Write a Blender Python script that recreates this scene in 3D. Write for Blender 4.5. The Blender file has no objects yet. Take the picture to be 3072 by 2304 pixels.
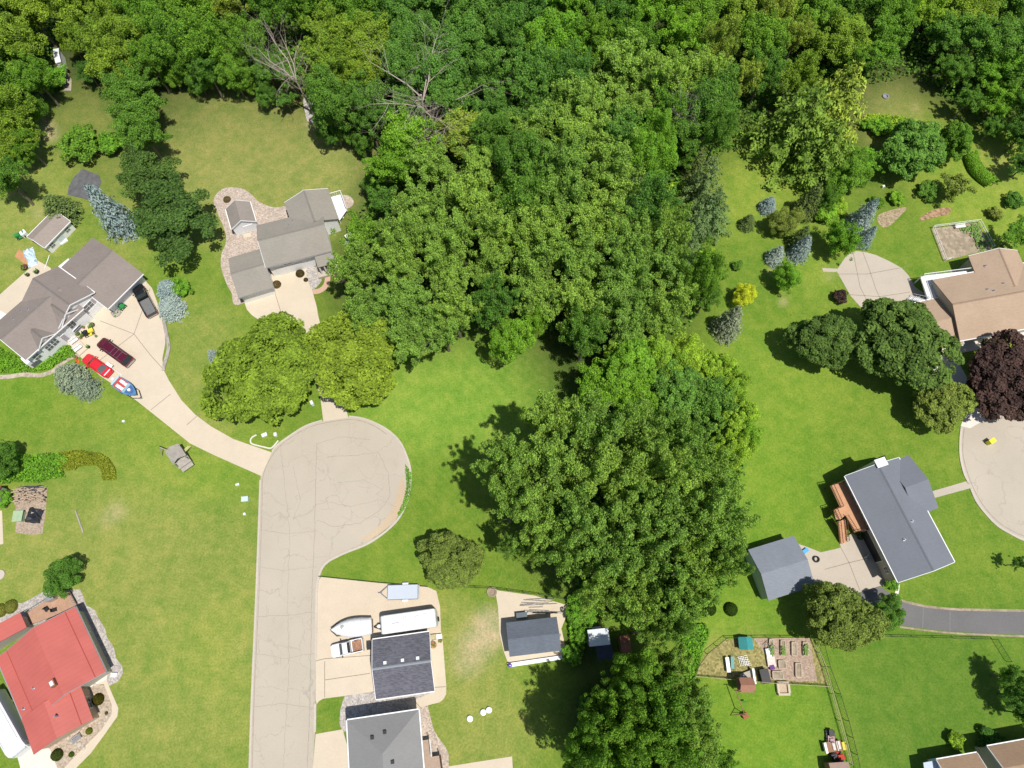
import bpy, math, random
import numpy as np
from mathutils import Vector, Matrix, noise as mnoise
R = math.radians
S = bpy.context.scene
COL = S.collection
# ---------------------------------------------------------------- camera
H = 108.0; F = 2130.0; TILT = R(20.5); TA = math.tan(TILT)
cam = bpy.data.cameras.new("camera"); co = bpy.data.objects.new("camera", cam); COL.objects.link(co)
cam.sensor_width = 36.0; cam.lens = 36.0 * F / 3072.0; cam.clip_end = 5000; cam.clip_start = 1
co.location = (0, 0, H); co.rotation_euler = (TILT, 0, 0)
S.camera = co
# ---------------------------------------------------------------- light
SUNV = Vector((.265, -.26, 1.0)).normalized()
sl = bpy.data.lights.new("sun", 'SUN'); sl.energy = 4.6; sl.angle = R(.53); sl.color = (1.0, .955, .88)
so = bpy.data.objects.new("sun", sl); COL.objects.link(so); so.location = (60, -60, 200)
so.rotation_euler = SUNV.to_track_quat('Z', 'Y').to_euler()
wd = bpy.data.worlds.new("World"); S.world = wd; wd.use_nodes = True
wn = wd.node_tree; bg = wn.nodes["Background"]
sky = wn.nodes.new("ShaderNodeTexSky"); sky.sky_type = 'NISHITA'; sky.sun_disc = False
sky.sun_elevation = math.asin(SUNV.z); sky.sun_rotation = math.atan2(SUNV.x, SUNV.y)
wn.links.new(sky.outputs[0], bg.inputs[0]); bg.inputs[1].default_value = .085
S.view_settings.view_transform = 'Standard'; S.view_settings.look = 'None'
S.view_settings.exposure = 0.12; S.view_settings.gamma = 1.0
S.cycles.max_bounces = 4; S.cycles.diffuse_bounces = 2; S.cycles.glossy_bounces = 2
S.cycles.transmission_bounces = 2; S.cycles.transparent_max_bounces = 4
S.cycles.use_denoising = True
# ---------------------------------------------------------------- helpers
ct, st = math.cos(TILT), math.sin(TILT)
def W(px, py, h=0.0):
    """photo pixel (3072 wide) -> point of the place at height h"""
    cx = (px - 1536.0) / F; cy = (1152.0 - py) / F
    t = (H - h) / (ct - cy * st)
    return Vector((t * cx, t * (cy * ct + st), h))
def W2(p, h=0.0): return W(p[0], p[1], h)
def ppm(px, py):                                   # metres per photo pixel there
    cy = (1152.0 - py) / F
    return H / (ct - cy * st) / F
ORI = {}
def link(o): COL.objects.link(o); return o
def props(o, label=None, cat=None, group=None, kind=None):
    if label: o['label'] = label
    if cat: o['category'] = cat
    if group: o['group'] = group
    if kind: o['kind'] = kind
    return o
def root(name, label, cat, loc, rz=0.0, group=None):
    o = bpy.data.objects.new(name, None); o.empty_display_size = .5
    o.location = loc; o.rotation_euler = (0, 0, rz); link(o)
    ORI[o.name] = Vector(loc)
    return props(o, label, cat, group)
class MB:
    def __init__(s): s.v = []; s.f = []; s.m = []
    def add(s, vs, fs, mi=0):
        b = len(s.v); s.v += [tuple(x) for x in vs]
        for f in fs: s.f.append(tuple(i + b for i in f)); s.m.append(mi)
        return s
    def box(s, c, sz, rz=0.0, mi=0, rot=None):
        hx, hy, hz = sz[0] / 2, sz[1] / 2, sz[2] / 2
        M = rot if rot is not None else Matrix.Rotation(rz, 3, 'Z')
        c = Vector(c)
        vs = [c + M @ Vector((x * hx, y * hy, z * hz)) for z in (-1, 1) for y in (-1, 1) for x in (-1, 1)]
        return s.add(vs, [(0, 2, 3, 1), (4, 5, 7, 6), (0, 1, 5, 4), (2, 6, 7, 3), (0, 4, 6, 2), (1, 3, 7, 5)], mi)
    def prism(s, pts, z0, z1, mi=0):
        a = sum(pts[i][0] * pts[(i + 1) % len(pts)][1] - pts[(i + 1) % len(pts)][0] * pts[i][1] for i in range(len(pts)))
        if a < 0: pts = pts[::-1]
        n = len(pts)
        vs = [(p[0], p[1], z0) for p in pts] + [(p[0], p[1], z1) for p in pts]
        fs = [tuple(range(n - 1, -1, -1)), tuple(range(n, 2 * n))]
        fs += [(i, (i + 1) % n, (i + 1) % n + n, i + n) for i in range(n)]
        return s.add(vs, fs, mi)
    def extrude(s, poly, d, mi=0):                  # 3-D polygon swept by vector d
        n = len(poly); d = Vector(d); P = [Vector(p) for p in poly]
        nr = Vector((0, 0, 0))
        for i in range(n): nr += P[i].cross(P[(i + 1) % n])
        if nr.dot(d) > 0: P = P[::-1]
        vs = P + [p + d for p in P]
        fs = [tuple(range(n)), tuple(range(2 * n - 1, n - 1, -1))]
        fs += [((i + 1) % n, i, i + n, (i + 1) % n + n) for i in range(n)]
        return s.add(vs, fs, mi)
    def tube(s, p0, p1, r0, r1=None, n=6, mi=0):
        p0, p1 = Vector(p0), Vector(p1); r1 = r0 if r1 is None else r1
        d = p1 - p0
        if d.length < 1e-6: return s
        q = d.to_track_quat('Z', 'Y').to_matrix()
        vs = []
        for p, r in ((p0, r0), (p1, r1)):
            for k in range(n):
                a = 2 * math.pi * k / n
                vs.append(p + q @ Vector((math.cos(a) * r, math.sin(a) * r, 0)))
        fs = [(k, (k + 1) % n, (k + 1) % n + n, k + n) for k in range(n)]
        fs += [tuple(range(n - 1, -1, -1)), tuple(range(n, 2 * n))]
        return s.add(vs, fs, mi)
    def loft(s, secs, mi=0, caps=True):             # sections of equal point count
        n = len(secs[0]); b = []
        for q in secs: b += list(q)
        fs = []
        for k in range(len(secs) - 1):
            for i in range(n):
                j = (i + 1) % n
                fs.append((k * n + i, k * n + j, (k + 1) * n + j, (k + 1) * n + i))
        if caps: fs += [tuple(range(n - 1, -1, -1)), tuple(range((len(secs) - 1) * n, len(secs) * n))]
        return s.add(b, fs, mi)
    def dome(s, c, r, h, n=10, k=4, mi=0, z0=0.0):
        c = Vector(c); vs = []; fs = []
        for j in range(k):
            t = z0 + (math.pi / 2 - z0) * j / k
            for i in range(n):
                a = 2 * math.pi * i / n
                vs.append(c + Vector((math.cos(a) * math.cos(t) * r, math.sin(a) * math.cos(t) * r, math.sin(t) * h)))
        vs.append(c + Vector((0, 0, h)))
        for j in range(k - 1):
            for i in range(n): fs.append((j * n + i, j * n + (i + 1) % n, (j + 1) * n + (i + 1) % n, (j + 1) * n + i))
        for i in range(n): fs.append(((k - 1) * n + i, (k - 1) * n + (i + 1) % n, k * n))
        fs.append(tuple(range(n - 1, -1, -1)))
        return s.add(vs, fs, mi)
    def strip(s, pts, w, z, mi=0, h=.004, zb=None):  # ribbon along world xy points; thin slab
        n = len(pts); P = [Vector((p[0], p[1])) for p in pts]
        vs = []
        for i in range(n):
            a = P[max(i - 1, 0)]; b = P[min(i + 1, n - 1)]; d = (b - a)
            d = d.normalized() if d.length > 1e-9 else Vector((1, 0)); q = Vector((-d.y, d.x)) * w / 2
            for e in (q, -q):
                vs.append((P[i].x + e.x, P[i].y + e.y, z)); 
        fs = [(2 * i, 2 * i + 1, 2 * i + 3, 2 * i + 2) for i in range(n - 1)]
        b0 = len(vs); zb = z - h if zb is None else zb
        if zb < z - 1e-6:
            vs += [(x, y, zb) for x, y, _ in vs]
            for i in range(n - 1):
                fs.append((2 * i, 2 * i + 2, b0 + 2 * i + 2, b0 + 2 * i)); fs.append((2 * i + 1, b0 + 2 * i + 1, b0 + 2 * i + 3, 2 * i + 3))
            fs.append((0, b0, b0 + 1, 1)); e = 2 * n - 2; fs.append((e, e + 1, b0 + e + 1, b0 + e))
        return s.add(vs, fs, mi)
    def build(s, name, mats, parent=None, loc=None, rz=0.0, smooth=False, local=False):
        me = bpy.data.meshes.new(name)
        if parent is not None: org = Vector((0, 0, 0)) if local else ORI.get(parent.name, Vector((0, 0, 0)))
        elif loc is not None: org = Vector((0, 0, 0)) if local else Vector(loc)
        else:
            xs = [v[0] for v in s.v]; ys = [v[1] for v in s.v]; zs = [v[2] for v in s.v]
            org = Vector(((min(xs) + max(xs)) / 2, (min(ys) + max(ys)) / 2, min(zs)))
        me.from_pydata([(v[0] - org.x, v[1] - org.y, v[2] - org.z) for v in s.v], [], s.f)
        if not isinstance(mats, (list, tuple)): mats = [mats]
        for m in mats: me.materials.append(m)
        if len(mats) > 1: me.polygons.foreach_set('material_index', s.m)
        if smooth: me.polygons.foreach_set('use_smooth', [True] * len(me.polygons))
        me.update()
        o = bpy.data.objects.new(name, me); link(o)
        if parent is not None: o.parent = parent; ORI[o.name] = ORI.get(parent.name, Vector((0, 0, 0)))
        else:
            o.location = org if loc is None else loc; o.rotation_euler = (0, 0, rz); ORI[o.name] = Vector(o.location)
        return o
def smooth_line(P, closed=False, n=6):
    out = []; m = len(P)
    rng = range(m if closed else m - 1)
    for i in rng:
        if closed: p0, p1, p2, p3 = P[(i - 1) % m], P[i], P[(i + 1) % m], P[(i + 2) % m]
        else: p0, p1, p2, p3 = P[max(i - 1, 0)], P[i], P[i + 1], P[min(i + 2, m - 1)]
        for k in range(n):
            t = k / n
            out.append(tuple(.5 * (2 * p1[j] + (p2[j] - p0[j]) * t + (2 * p0[j] - 5 * p1[j] + 4 * p2[j] - p3[j]) * t * t + (3 * p1[j] - p0[j] - 3 * p2[j] + p3[j]) * t ** 3) for j in (0, 1)))
    if not closed: out.append(tuple(P[-1][:2]))
    return out
def G(pts, h=0.0): return [tuple(W(p[0], p[1], h)[:2]) for p in pts]
def dup(r, loc, rz=None, label=None, scale=None):
    c = r.copy(); link(c); c.location = loc
    if rz is not None: c.rotation_euler = (0, 0, rz)
    if label: c['label'] = label
    if scale: c.scale = scale
    for ch in r.children:
        d = ch.copy(); link(d); d.parent = c
        for g_ in ch.children:
            e = g_.copy(); link(e); e.parent = d
    return c
# ---------------------------------------------------------------- materials
MC = {}
def nt(name, rough=.8, spec=.2):
    m = bpy.data.materials.new(name); m.use_nodes = True
    b = m.node_tree.nodes["Principled BSDF"]; b.inputs["Roughness"].default_value = rough
    b.inputs["Specular IOR Level"].default_value = spec
    return m, m.node_tree, b
def node(t, kind, **kw):
    n = t.nodes.new(kind)
    for k, v in kw.items():
        if k.startswith('i_'): n.inputs[k[2:].replace('_', ' ')].default_value = v
        else: setattr(n, k, v)
    return n
def noise_fac(t, scale, detail=4, rough=.6, lo=.35, hi=.65, vec=None):
    n = node(t, "ShaderNodeTexNoise"); n.inputs["Scale"].default_value = scale
    n.inputs["Detail"].default_value = detail; n.inputs["Roughness"].default_value = rough
    t.links.new(vec or coords(t), n.inputs["Vector"])
    r = node(t, "ShaderNodeMapRange"); r.inputs["From Min"].default_value = lo; r.inputs["From Max"].default_value = hi
    t.links.new(n.outputs["Fac"], r.inputs["Value"]); return r.outputs[0]
def coords(t):
    for n in t.nodes:
        if n.bl_idname == "ShaderNodeNewGeometry": return n.outputs["Position"]
    return t.nodes.new("ShaderNodeNewGeometry").outputs["Position"]
def mix(t, fac, a, b, mode='MIX'):
    n = node(t, "ShaderNodeMix", data_type='RGBA', blend_type=mode)
    if isinstance(fac, (int, float)): n.inputs[0].default_value = fac
    else: t.links.new(fac, n.inputs[0])
    for x, i in ((a, 6), (b, 7)):
        if isinstance(x, tuple): n.inputs[i].default_value = (*x, 1) if len(x) == 3 else x
        else: t.links.new(x, n.inputs[i])
    return n.outputs[2]
def math_(t, op, a, b=None, c=None):
    n = node(t, "ShaderNodeMath", operation=op)
    for i, x in enumerate((a, b, c)):
        if x is None: continue
        if isinstance(x, (int, float)): n.inputs[i].default_value = x
        else: t.links.new(x, n.inputs[i])
    return n.outputs[0]
def mat(name, c, rough=.75, var=.14, scale=3.0, fine=25.0, spec=.25, metal=0.0, bump=0.0):
    """painted / solid surface with soft wear: broad blotches and fine grain"""
    key = (name,)
    if key in MC: return MC[key]
    m, t, b = nt(name, rough, spec)
    c1 = tuple(x * (1 - var) for x in c); c2 = tuple(min(1, x * (1 + var)) for x in c)
    a = noise_fac(t, scale); f = noise_fac(t, fine, 2)
    k = math_(t, 'ADD', math_(t, 'MULTIPLY', a, .55), math_(t, 'MULTIPLY', f, .45))
    t.links.new(mix(t, k, c1, c2), b.inputs["Base Color"]); b.inputs["Metallic"].default_value = metal
    if bump:
        bp = node(t, "ShaderNodeBump"); bp.inputs["Strength"].default_value = bump; bp.inputs["Distance"].default_value = .02
        t.links.new(f, bp.inputs["Height"]); t.links.new(bp.outputs[0], b.inputs["Normal"])
    MC[key] = m; return m
def shingle(name, c, ang=0.0, var=.2, course=.28, dash=0.0):
    """asphalt shingles: granules, tab patches and faint courses running along angle ang"""
    m, t, b = nt(name, .9, .15)
    mp = node(t, "ShaderNodeMapping"); mp.inputs["Rotation"].default_value = (0, 0, -ang)
    t.links.new(coords(t), mp.inputs["Vector"])
    gr = noise_fac(t, 9.0, 3, .7, .3, .7); bl = noise_fac(t, .35, 4, .55, .3, .7)
    mp2 = node(t, "ShaderNodeMapping"); mp2.inputs["Rotation"].default_value = (0, 0, -ang); mp2.inputs["Scale"].default_value = (1.1, 4.5, 1)
    t.links.new(coords(t), mp2.inputs["Vector"])
    tb = noise_fac(t, 1.6, 3, .6, .38, .62, mp2.outputs[0])
    w = node(t, "ShaderNodeTexWave", wave_type='BANDS', bands_direction='Y', wave_profile='SAW'); w.inputs["Scale"].default_value = .314 / course
    w.inputs["Distortion"].default_value = .15
    t.links.new(mp.outputs[0], w.inputs["Vector"])
    k = math_(t, 'ADD', math_(t, 'MULTIPLY', gr, .42 - dash * .2), math_(t, 'MULTIPLY', tb, .26 + dash * .5))
    k = math_(t, 'ADD', k, math_(t, 'MULTIPLY', bl, .26)); k = math_(t, 'ADD', k, math_(t, 'MULTIPLY', w.outputs["Fac"], .10))
    t.links.new(mix(t, k, tuple(x * (1 - var) for x in c), tuple(x * (1 + var) for x in c)), b.inputs["Base Color"])
    bp = node(t, "ShaderNodeBump"); bp.inputs["Strength"].default_value = .35; bp.inputs["Distance"].default_value = .02
    t.links.new(gr, bp.inputs["Height"]); t.links.new(bp.outputs[0], b.inputs["Normal"])
    return m
def concrete(name, c, stain=.12):
    m, t, b = nt(name, .9, .2)
    a = noise_fac(t, .12, 5, .6, .3, .7); f = noise_fac(t, 6, 4, .7); s = noise_fac(t, .6, 6, .65, .45, .75)
    k = math_(t, 'ADD', math_(t, 'MULTIPLY', a, .5), math_(t, 'MULTIPLY', f, .5))
    base = mix(t, k, tuple(x * (1 - stain) for x in c), tuple(x * (1 + stain * .6) for x in c))
    base = mix(t, math_(t, 'MULTIPLY', s, .16), base, tuple(x * .62 for x in c))
    t.links.new(base, b.inputs["Base Color"]); return m
def gravel(name, c, sz=3.2, var=.5, c2=None):
    m, t, b = nt(name, .95, .15)
    v = node(t, "ShaderNodeTexVoronoi"); v.inputs["Scale"].default_value = sz; t.links.new(coords(t), v.inputs["Vector"])
    sp = node(t, "ShaderNodeSeparateColor"); t.links.new(v.outputs["Color"], sp.inputs[0])
    a = noise_fac(t, .5, 4, .6)
    lo = tuple(x * (1 - var) for x in c); hi = tuple(min(.85, x * (1 + var)) for x in (c2 or c))
    x1 = mix(t, sp.outputs[0], lo, hi)
    x1 = mix(t, math_(t, 'MULTIPLY', a, .35), x1, tuple(x * .7 for x in c))
    t.links.new(x1, b.inputs["Base Color"])
    bp = node(t, "ShaderNodeBump"); bp.inputs["Strength"].default_value = .7; bp.inputs["Distance"].default_value = .06
    t.links.new(v.outputs["Distance"], bp.inputs["Height"]); bp.invert = True; t.links.new(bp.outputs[0], b.inputs["Normal"])
    return m
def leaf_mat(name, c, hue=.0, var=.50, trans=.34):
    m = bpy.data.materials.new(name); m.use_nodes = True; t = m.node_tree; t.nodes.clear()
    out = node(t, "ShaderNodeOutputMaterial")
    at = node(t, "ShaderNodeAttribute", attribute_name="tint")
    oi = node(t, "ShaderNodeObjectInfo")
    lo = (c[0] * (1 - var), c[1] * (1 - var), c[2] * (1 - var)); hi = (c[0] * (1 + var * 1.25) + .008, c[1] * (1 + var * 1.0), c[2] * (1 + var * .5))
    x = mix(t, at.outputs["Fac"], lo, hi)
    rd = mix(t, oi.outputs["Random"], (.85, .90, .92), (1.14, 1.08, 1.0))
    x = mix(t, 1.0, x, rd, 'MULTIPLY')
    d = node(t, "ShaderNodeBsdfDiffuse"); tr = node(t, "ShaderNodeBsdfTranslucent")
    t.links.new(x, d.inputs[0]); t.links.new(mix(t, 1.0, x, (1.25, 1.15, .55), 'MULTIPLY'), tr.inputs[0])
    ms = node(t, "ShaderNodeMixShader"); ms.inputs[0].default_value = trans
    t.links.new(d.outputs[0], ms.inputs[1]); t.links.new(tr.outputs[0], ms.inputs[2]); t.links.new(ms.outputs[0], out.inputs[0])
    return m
# ---------------------------------------------------------------- ground
def axis(lo, hi, step, far):
    a = list(np.arange(lo, hi + .01, step)); e = []; d = step; x = hi
    while x < far: d *= 1.7; x += d; e.append(x)
    f = []; d = step; x = lo
    while x > -far: d *= 1.7; x -= d; f.append(x)
    return np.array(f[::-1] + a + e)
GX = axis(-125, 125, .8, 1800); GY = axis(-30, 130, .8, 1800)
# tones of the turf: (px, py, radius px, colour, weight)
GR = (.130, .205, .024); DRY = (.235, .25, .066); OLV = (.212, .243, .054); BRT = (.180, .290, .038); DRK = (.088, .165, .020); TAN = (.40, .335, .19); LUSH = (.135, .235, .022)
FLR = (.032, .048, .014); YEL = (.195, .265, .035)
TONE = [(770, 330, 300, DRY, 4), (600, 480, 220, DRY, 3), (1000, 470, 180, DRY, 3), (700, 260, 160, OLV, 2), (300, 330, 140, OLV, 3), (60, 560, 160, OLV, 3), (60, 760, 140, OLV, 2.5), (330, 800, 90, OLV, 2),
    (560, 830, 110, GR, 2), (600, 980, 110, OLV, 1.5), (560, 1150, 90, OLV, 2), (620, 1290, 90, OLV, 2), (150, 1300, 260, GR, 2.5), (60, 1180, 130, LUSH, 2), (420, 1330, 200, YEL, 1.5), (620, 1400, 150, LUSH, 1.5),
    (300, 1600, 300, OLV, 2.3), (560, 1750, 300, OLV, 2.3), (500, 2100, 320, OLV, 2.2), (600, 1950, 200, YEL, 1.3), (100, 1680, 160, OLV, 2), (740, 1950, 80, DRY, 1.2),
    (1300, 1180, 220, BRT, 3), (1500, 1100, 200, BRT, 3), (1350, 1450, 150, GR, 2.5), (1240, 1650, 200, GR, 2), (1100, 1700, 120, GR, 1.5), (1350, 1900, 90, OLV, 3), (1400, 2050, 120, OLV, 3), (1440, 2220, 150, OLV, 2.6), (1420, 1935, 55, TAN, 4), (1465, 1885, 50, TAN, 4),(1400,1995,45,TAN,3.0), (1350, 1830, 60, OLV, 2),
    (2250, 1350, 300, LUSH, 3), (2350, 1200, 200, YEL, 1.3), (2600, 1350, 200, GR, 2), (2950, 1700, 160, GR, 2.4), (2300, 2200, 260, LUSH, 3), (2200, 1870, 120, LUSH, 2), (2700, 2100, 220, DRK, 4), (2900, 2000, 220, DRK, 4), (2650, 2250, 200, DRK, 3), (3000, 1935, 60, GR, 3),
    (2250, 560, 150, YEL, 2.4), (2300, 850, 160, GR, 2), (2600, 780, 140, GR, 2.4), (2450, 820, 90, YEL, 1.6), (2670, 320, 110, DRY, 6), (2760, 420, 120, YEL, 6), (2900, 540, 140, YEL, 5), (2990, 500, 60, OLV, 4), (3000, 620, 120, YEL, 2), (2120, 640, 70, YEL, 2), (2480, 560, 120, GR, 2), (2170, 1960, 60, OLV, 2.5), (2130, 1950, 50, DRY, 1.5),(2250,1930,60,OLV,2.2),
    (1010, 380, 60, TAN, .8), (935, 375, 22, TAN, 3), (1115, 430, 26, TAN, 2.6), (150, 400, 26, TAN, 2.2), (140, 380, 18, TAN, 2), (350, 1535, 32, TAN, 2.2), (315, 1560, 30, TAN, 1.0), (2745, 325, 22, TAN, 1.4), (2490, 825, 22, TAN, .7), (2350,905,14,TAN,2), (2315,815,14,TAN,1.6), (110,640,25,TAN,1),
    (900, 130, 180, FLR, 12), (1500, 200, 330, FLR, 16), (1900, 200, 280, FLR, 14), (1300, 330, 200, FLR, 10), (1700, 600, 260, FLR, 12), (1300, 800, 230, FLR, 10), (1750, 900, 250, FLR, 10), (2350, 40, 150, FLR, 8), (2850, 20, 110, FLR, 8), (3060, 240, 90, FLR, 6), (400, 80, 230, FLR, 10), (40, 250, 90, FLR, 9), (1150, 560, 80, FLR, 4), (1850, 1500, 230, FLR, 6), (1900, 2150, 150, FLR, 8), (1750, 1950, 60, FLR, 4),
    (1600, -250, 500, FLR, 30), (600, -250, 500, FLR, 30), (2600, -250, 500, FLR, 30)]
gx, gy = np.meshgrid(GX, GY)
nx, ny = len(GX), len(GY)
pts = np.stack([gx.ravel(), gy.ravel(), np.zeros(nx * ny)], 1)
# project to photo pixels to look the turf tone up where each patch of lawn lies
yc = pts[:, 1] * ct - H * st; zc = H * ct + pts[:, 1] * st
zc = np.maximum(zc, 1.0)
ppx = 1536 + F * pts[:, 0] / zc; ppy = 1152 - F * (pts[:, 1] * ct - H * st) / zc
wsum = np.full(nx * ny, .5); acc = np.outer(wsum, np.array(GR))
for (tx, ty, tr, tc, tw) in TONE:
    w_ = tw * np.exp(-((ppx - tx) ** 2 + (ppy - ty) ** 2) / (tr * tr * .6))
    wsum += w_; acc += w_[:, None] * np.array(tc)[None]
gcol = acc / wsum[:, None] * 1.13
me = bpy.data.meshes.new("ground")
me.vertices.add(nx * ny); me.vertices.foreach_set('co', pts.ravel())
i0 = (np.arange(ny - 1)[:, None] * nx + np.arange(nx - 1)[None]).ravel()
quads = np.stack([i0, i0 + 1, i0 + nx + 1, i0 + nx], 1)
nq = len(quads)
me.loops.add(nq * 4); me.loops.foreach_set('vertex_index', quads.ravel())
me.polygons.add(nq); me.polygons.foreach_set('loop_start', np.arange(nq) * 4); me.polygons.foreach_set('loop_total', np.full(nq, 4))
ca = me.attributes.new('turf', 'FLOAT_COLOR', 'POINT')
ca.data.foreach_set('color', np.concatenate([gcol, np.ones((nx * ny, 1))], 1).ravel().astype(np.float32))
mw = sum(w_ * np.exp(-((ppx - a) ** 2 + (ppy - c) ** 2) / (r * r)) for a, c, r, w_ in ((1500, 1110, 190, 1.0), (1300, 1560, 150, .6), (2750, 2080, 200, .5), (2230, 560, 120, .7), (2300, 1350, 220, .3), (560, 1800, 300, .3), (600, 1000, 100, .6)))
ca2 = me.attributes.new('mow', 'FLOAT', 'POINT'); ca2.data.foreach_set('value', np.clip(mw, 0, 1).astype(np.float32))
me.update(calc_edges=True)
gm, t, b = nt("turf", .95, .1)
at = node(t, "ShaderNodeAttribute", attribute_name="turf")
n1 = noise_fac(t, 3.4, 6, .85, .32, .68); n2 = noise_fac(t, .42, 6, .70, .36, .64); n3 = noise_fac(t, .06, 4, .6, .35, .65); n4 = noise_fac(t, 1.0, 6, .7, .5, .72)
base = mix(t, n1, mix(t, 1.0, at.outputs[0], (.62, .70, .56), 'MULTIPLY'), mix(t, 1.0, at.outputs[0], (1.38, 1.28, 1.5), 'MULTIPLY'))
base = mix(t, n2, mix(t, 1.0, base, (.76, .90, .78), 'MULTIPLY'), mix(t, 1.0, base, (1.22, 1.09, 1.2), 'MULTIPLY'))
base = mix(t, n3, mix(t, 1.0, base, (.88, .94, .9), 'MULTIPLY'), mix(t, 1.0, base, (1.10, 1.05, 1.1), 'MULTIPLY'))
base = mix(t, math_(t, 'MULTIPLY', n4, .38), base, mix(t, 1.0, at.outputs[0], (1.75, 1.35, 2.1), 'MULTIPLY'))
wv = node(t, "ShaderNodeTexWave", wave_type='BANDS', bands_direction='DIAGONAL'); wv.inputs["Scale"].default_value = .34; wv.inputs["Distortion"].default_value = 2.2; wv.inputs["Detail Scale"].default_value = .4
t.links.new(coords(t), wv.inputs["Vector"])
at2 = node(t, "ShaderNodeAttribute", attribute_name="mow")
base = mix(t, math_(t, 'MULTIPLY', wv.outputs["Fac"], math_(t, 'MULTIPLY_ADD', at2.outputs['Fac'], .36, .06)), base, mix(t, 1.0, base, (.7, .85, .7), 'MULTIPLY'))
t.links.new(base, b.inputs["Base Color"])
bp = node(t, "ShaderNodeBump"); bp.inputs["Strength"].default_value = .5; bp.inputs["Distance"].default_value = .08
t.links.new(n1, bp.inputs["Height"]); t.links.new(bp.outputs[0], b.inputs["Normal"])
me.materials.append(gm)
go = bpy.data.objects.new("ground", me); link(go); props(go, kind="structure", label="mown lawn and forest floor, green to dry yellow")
# ---------------------------------------------------------------- roads
ROADC = (.44, .39, .32)
rm, t, b = nt("old_asphalt", .9, .2)
a1 = noise_fac(t, .10, 5, .6, .3, .7); a2 = noise_fac(t, 5, 5, .75, .3, .7); a3 = noise_fac(t, .5, 6, .7, .48, .8)
vo = node(t, "ShaderNodeTexVoronoi", feature='DISTANCE_TO_EDGE'); vo.inputs["Scale"].default_value = .16
wn_ = node(t, "ShaderNodeTexNoise"); wn_.inputs["Scale"].default_value = .5; wn_.inputs["Detail"].default_value = 6; t.links.new(coords(t), wn_.inputs["Vector"])
vm = node(t, "ShaderNodeVectorMath", operation='MULTIPLY_ADD'); t.links.new(wn_.outputs["Color"], vm.inputs[0]); vm.inputs[1].default_value = (4, 4, 0); t.links.new(coords(t), vm.inputs[2])
t.links.new(vm.outputs[0], vo.inputs["Vector"])
cr = node(t, "ShaderNodeMapRange"); cr.inputs["From Min"].default_value = 0.0; cr.inputs["From Max"].default_value = .012; cr.inputs["To Min"].default_value = 1; cr.inputs["To Max"].default_value = 0
t.links.new(vo.outputs["Distance"], cr.inputs["Value"])
k = math_(t, 'ADD', math_(t, 'MULTIPLY', a1, .5), math_(t, 'MULTIPLY', a2, .5))
x = mix(t, k, tuple(c * .86 for c in ROADC), tuple(c * 1.1 for c in ROADC))
x = mix(t, math_(t, 'MULTIPLY', a3, .25), x, (.50, .42, .32))
x = mix(t, math_(t, 'MULTIPLY', cr.outputs[0], math_(t, 'MULTIPLY', a1, .55)), x, (.20, .18, .155))
t.links.new(x, b.inputs["Base Color"]); M_ROAD = rm
M_CONC = concrete("concrete", (.575, .495, .385)); M_CONC2 = concrete("grey_concrete", (.46, .405, .335)); M_WHITEC = concrete("pale_concrete", (.64, .60, .54), .08)
M_KERB = concrete("kerb_concrete", (.50, .45, .385), .2); M_JOINT = mat("joint", (.24, .20, .16), var=.25); M_CRACK = mat("sealed_crack", (.30, .262, .22), var=.3, scale=1.5)
M_BLACKTOP = concrete("blacktop", (.155, .15, .15), .22)
M_GRAVEL = gravel("river_gravel", (.46, .38, .32), 5.5, .33); M_GRAVELG = gravel("grey_gravel", (.42, .385, .355), 5.5, .36); M_MULCH = gravel("bark_mulch", (.30, .19, .13), 5.5, .4)
M_SOIL = gravel("garden_soil", (.33, .27, .195), 2.0, .25); M_FABRIC = mat("weed_fabric", (.115, .115, .12), var=.35, scale=.9, fine=6)
def pad(name, pxs, m, z, label, sm=False, closed_smooth=4):
    P = G(pxs, z)
    if sm: P = smooth_line(P, True, closed_smooth)
    mb = MB(); mb.prism(P, -.12, z)
    o = mb.build(name, m); return props(o, kind="structure", label=label)
def lines(segs, z, parent_name, label, m=None, w=.09):
    mb = MB()
    for sg in segs: mb.strip(G(sg, z), w, z, h=.004)
    return props(mb.build(parent_name, m or M_JOINT), kind="structure", label=label)
LROAD = [(750, 2304), (757, 2083), (769, 1800), (778, 1562), (782, 1427), (797, 1388), (815, 1358), (832, 1336), (876, 1304), (919, 1278), (967, 1263), (1010, 1254), (1045, 1251), (1088, 1257), (1130, 1273), (1166, 1295), (1196, 1325), (1217, 1366), (1229, 1410), (1228, 1462), (1216, 1512), (1182, 1568), (1111, 1624), (1028, 1660), (975, 1692), (955, 1736), (950, 1800), (948, 1982), (945, 2199), (938, 2304)]
full = [(748, 2500)] + LROAD + [(932, 2500)]
pad("road", full, M_ROAD, .012, "pale cracked asphalt street ending in a round turning circle")
pad("road", [(2884, 1280), (2881, 1320), (2882, 1372), (2900, 1440), (2935, 1510), (2985, 1568), (3030, 1598), (3080, 1620), (3160, 1625), (3260, 1600), (3330, 1500), (3340, 1400), (3300, 1300), (3200, 1250), (3072, 1240), (2960, 1243), (2905, 1256)], M_ROAD, .012, "second turning circle east of the purple tree", True)
def kerb(pxs, name="kerb", w=.32, z=.12, m=None, label=None, sm=True):
    P = G(pxs, 0)
    if sm: P = smooth_line(P, False, 5)
    mb = MB(); mb.strip(P, w, z, zb=-.05)
    return props(mb.build(name, m or M_KERB), kind="structure", label=label)
kerb([(748, 2420), (750, 2304), (757, 2083), (769, 1800), (778, 1562), (782, 1440)], label="kerb along the western side of the street")
kerb([(817, 1356), (832, 1336), (876, 1304), (919, 1278), (967, 1262)], label="kerb between the two driveways of the turning circle")
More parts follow.
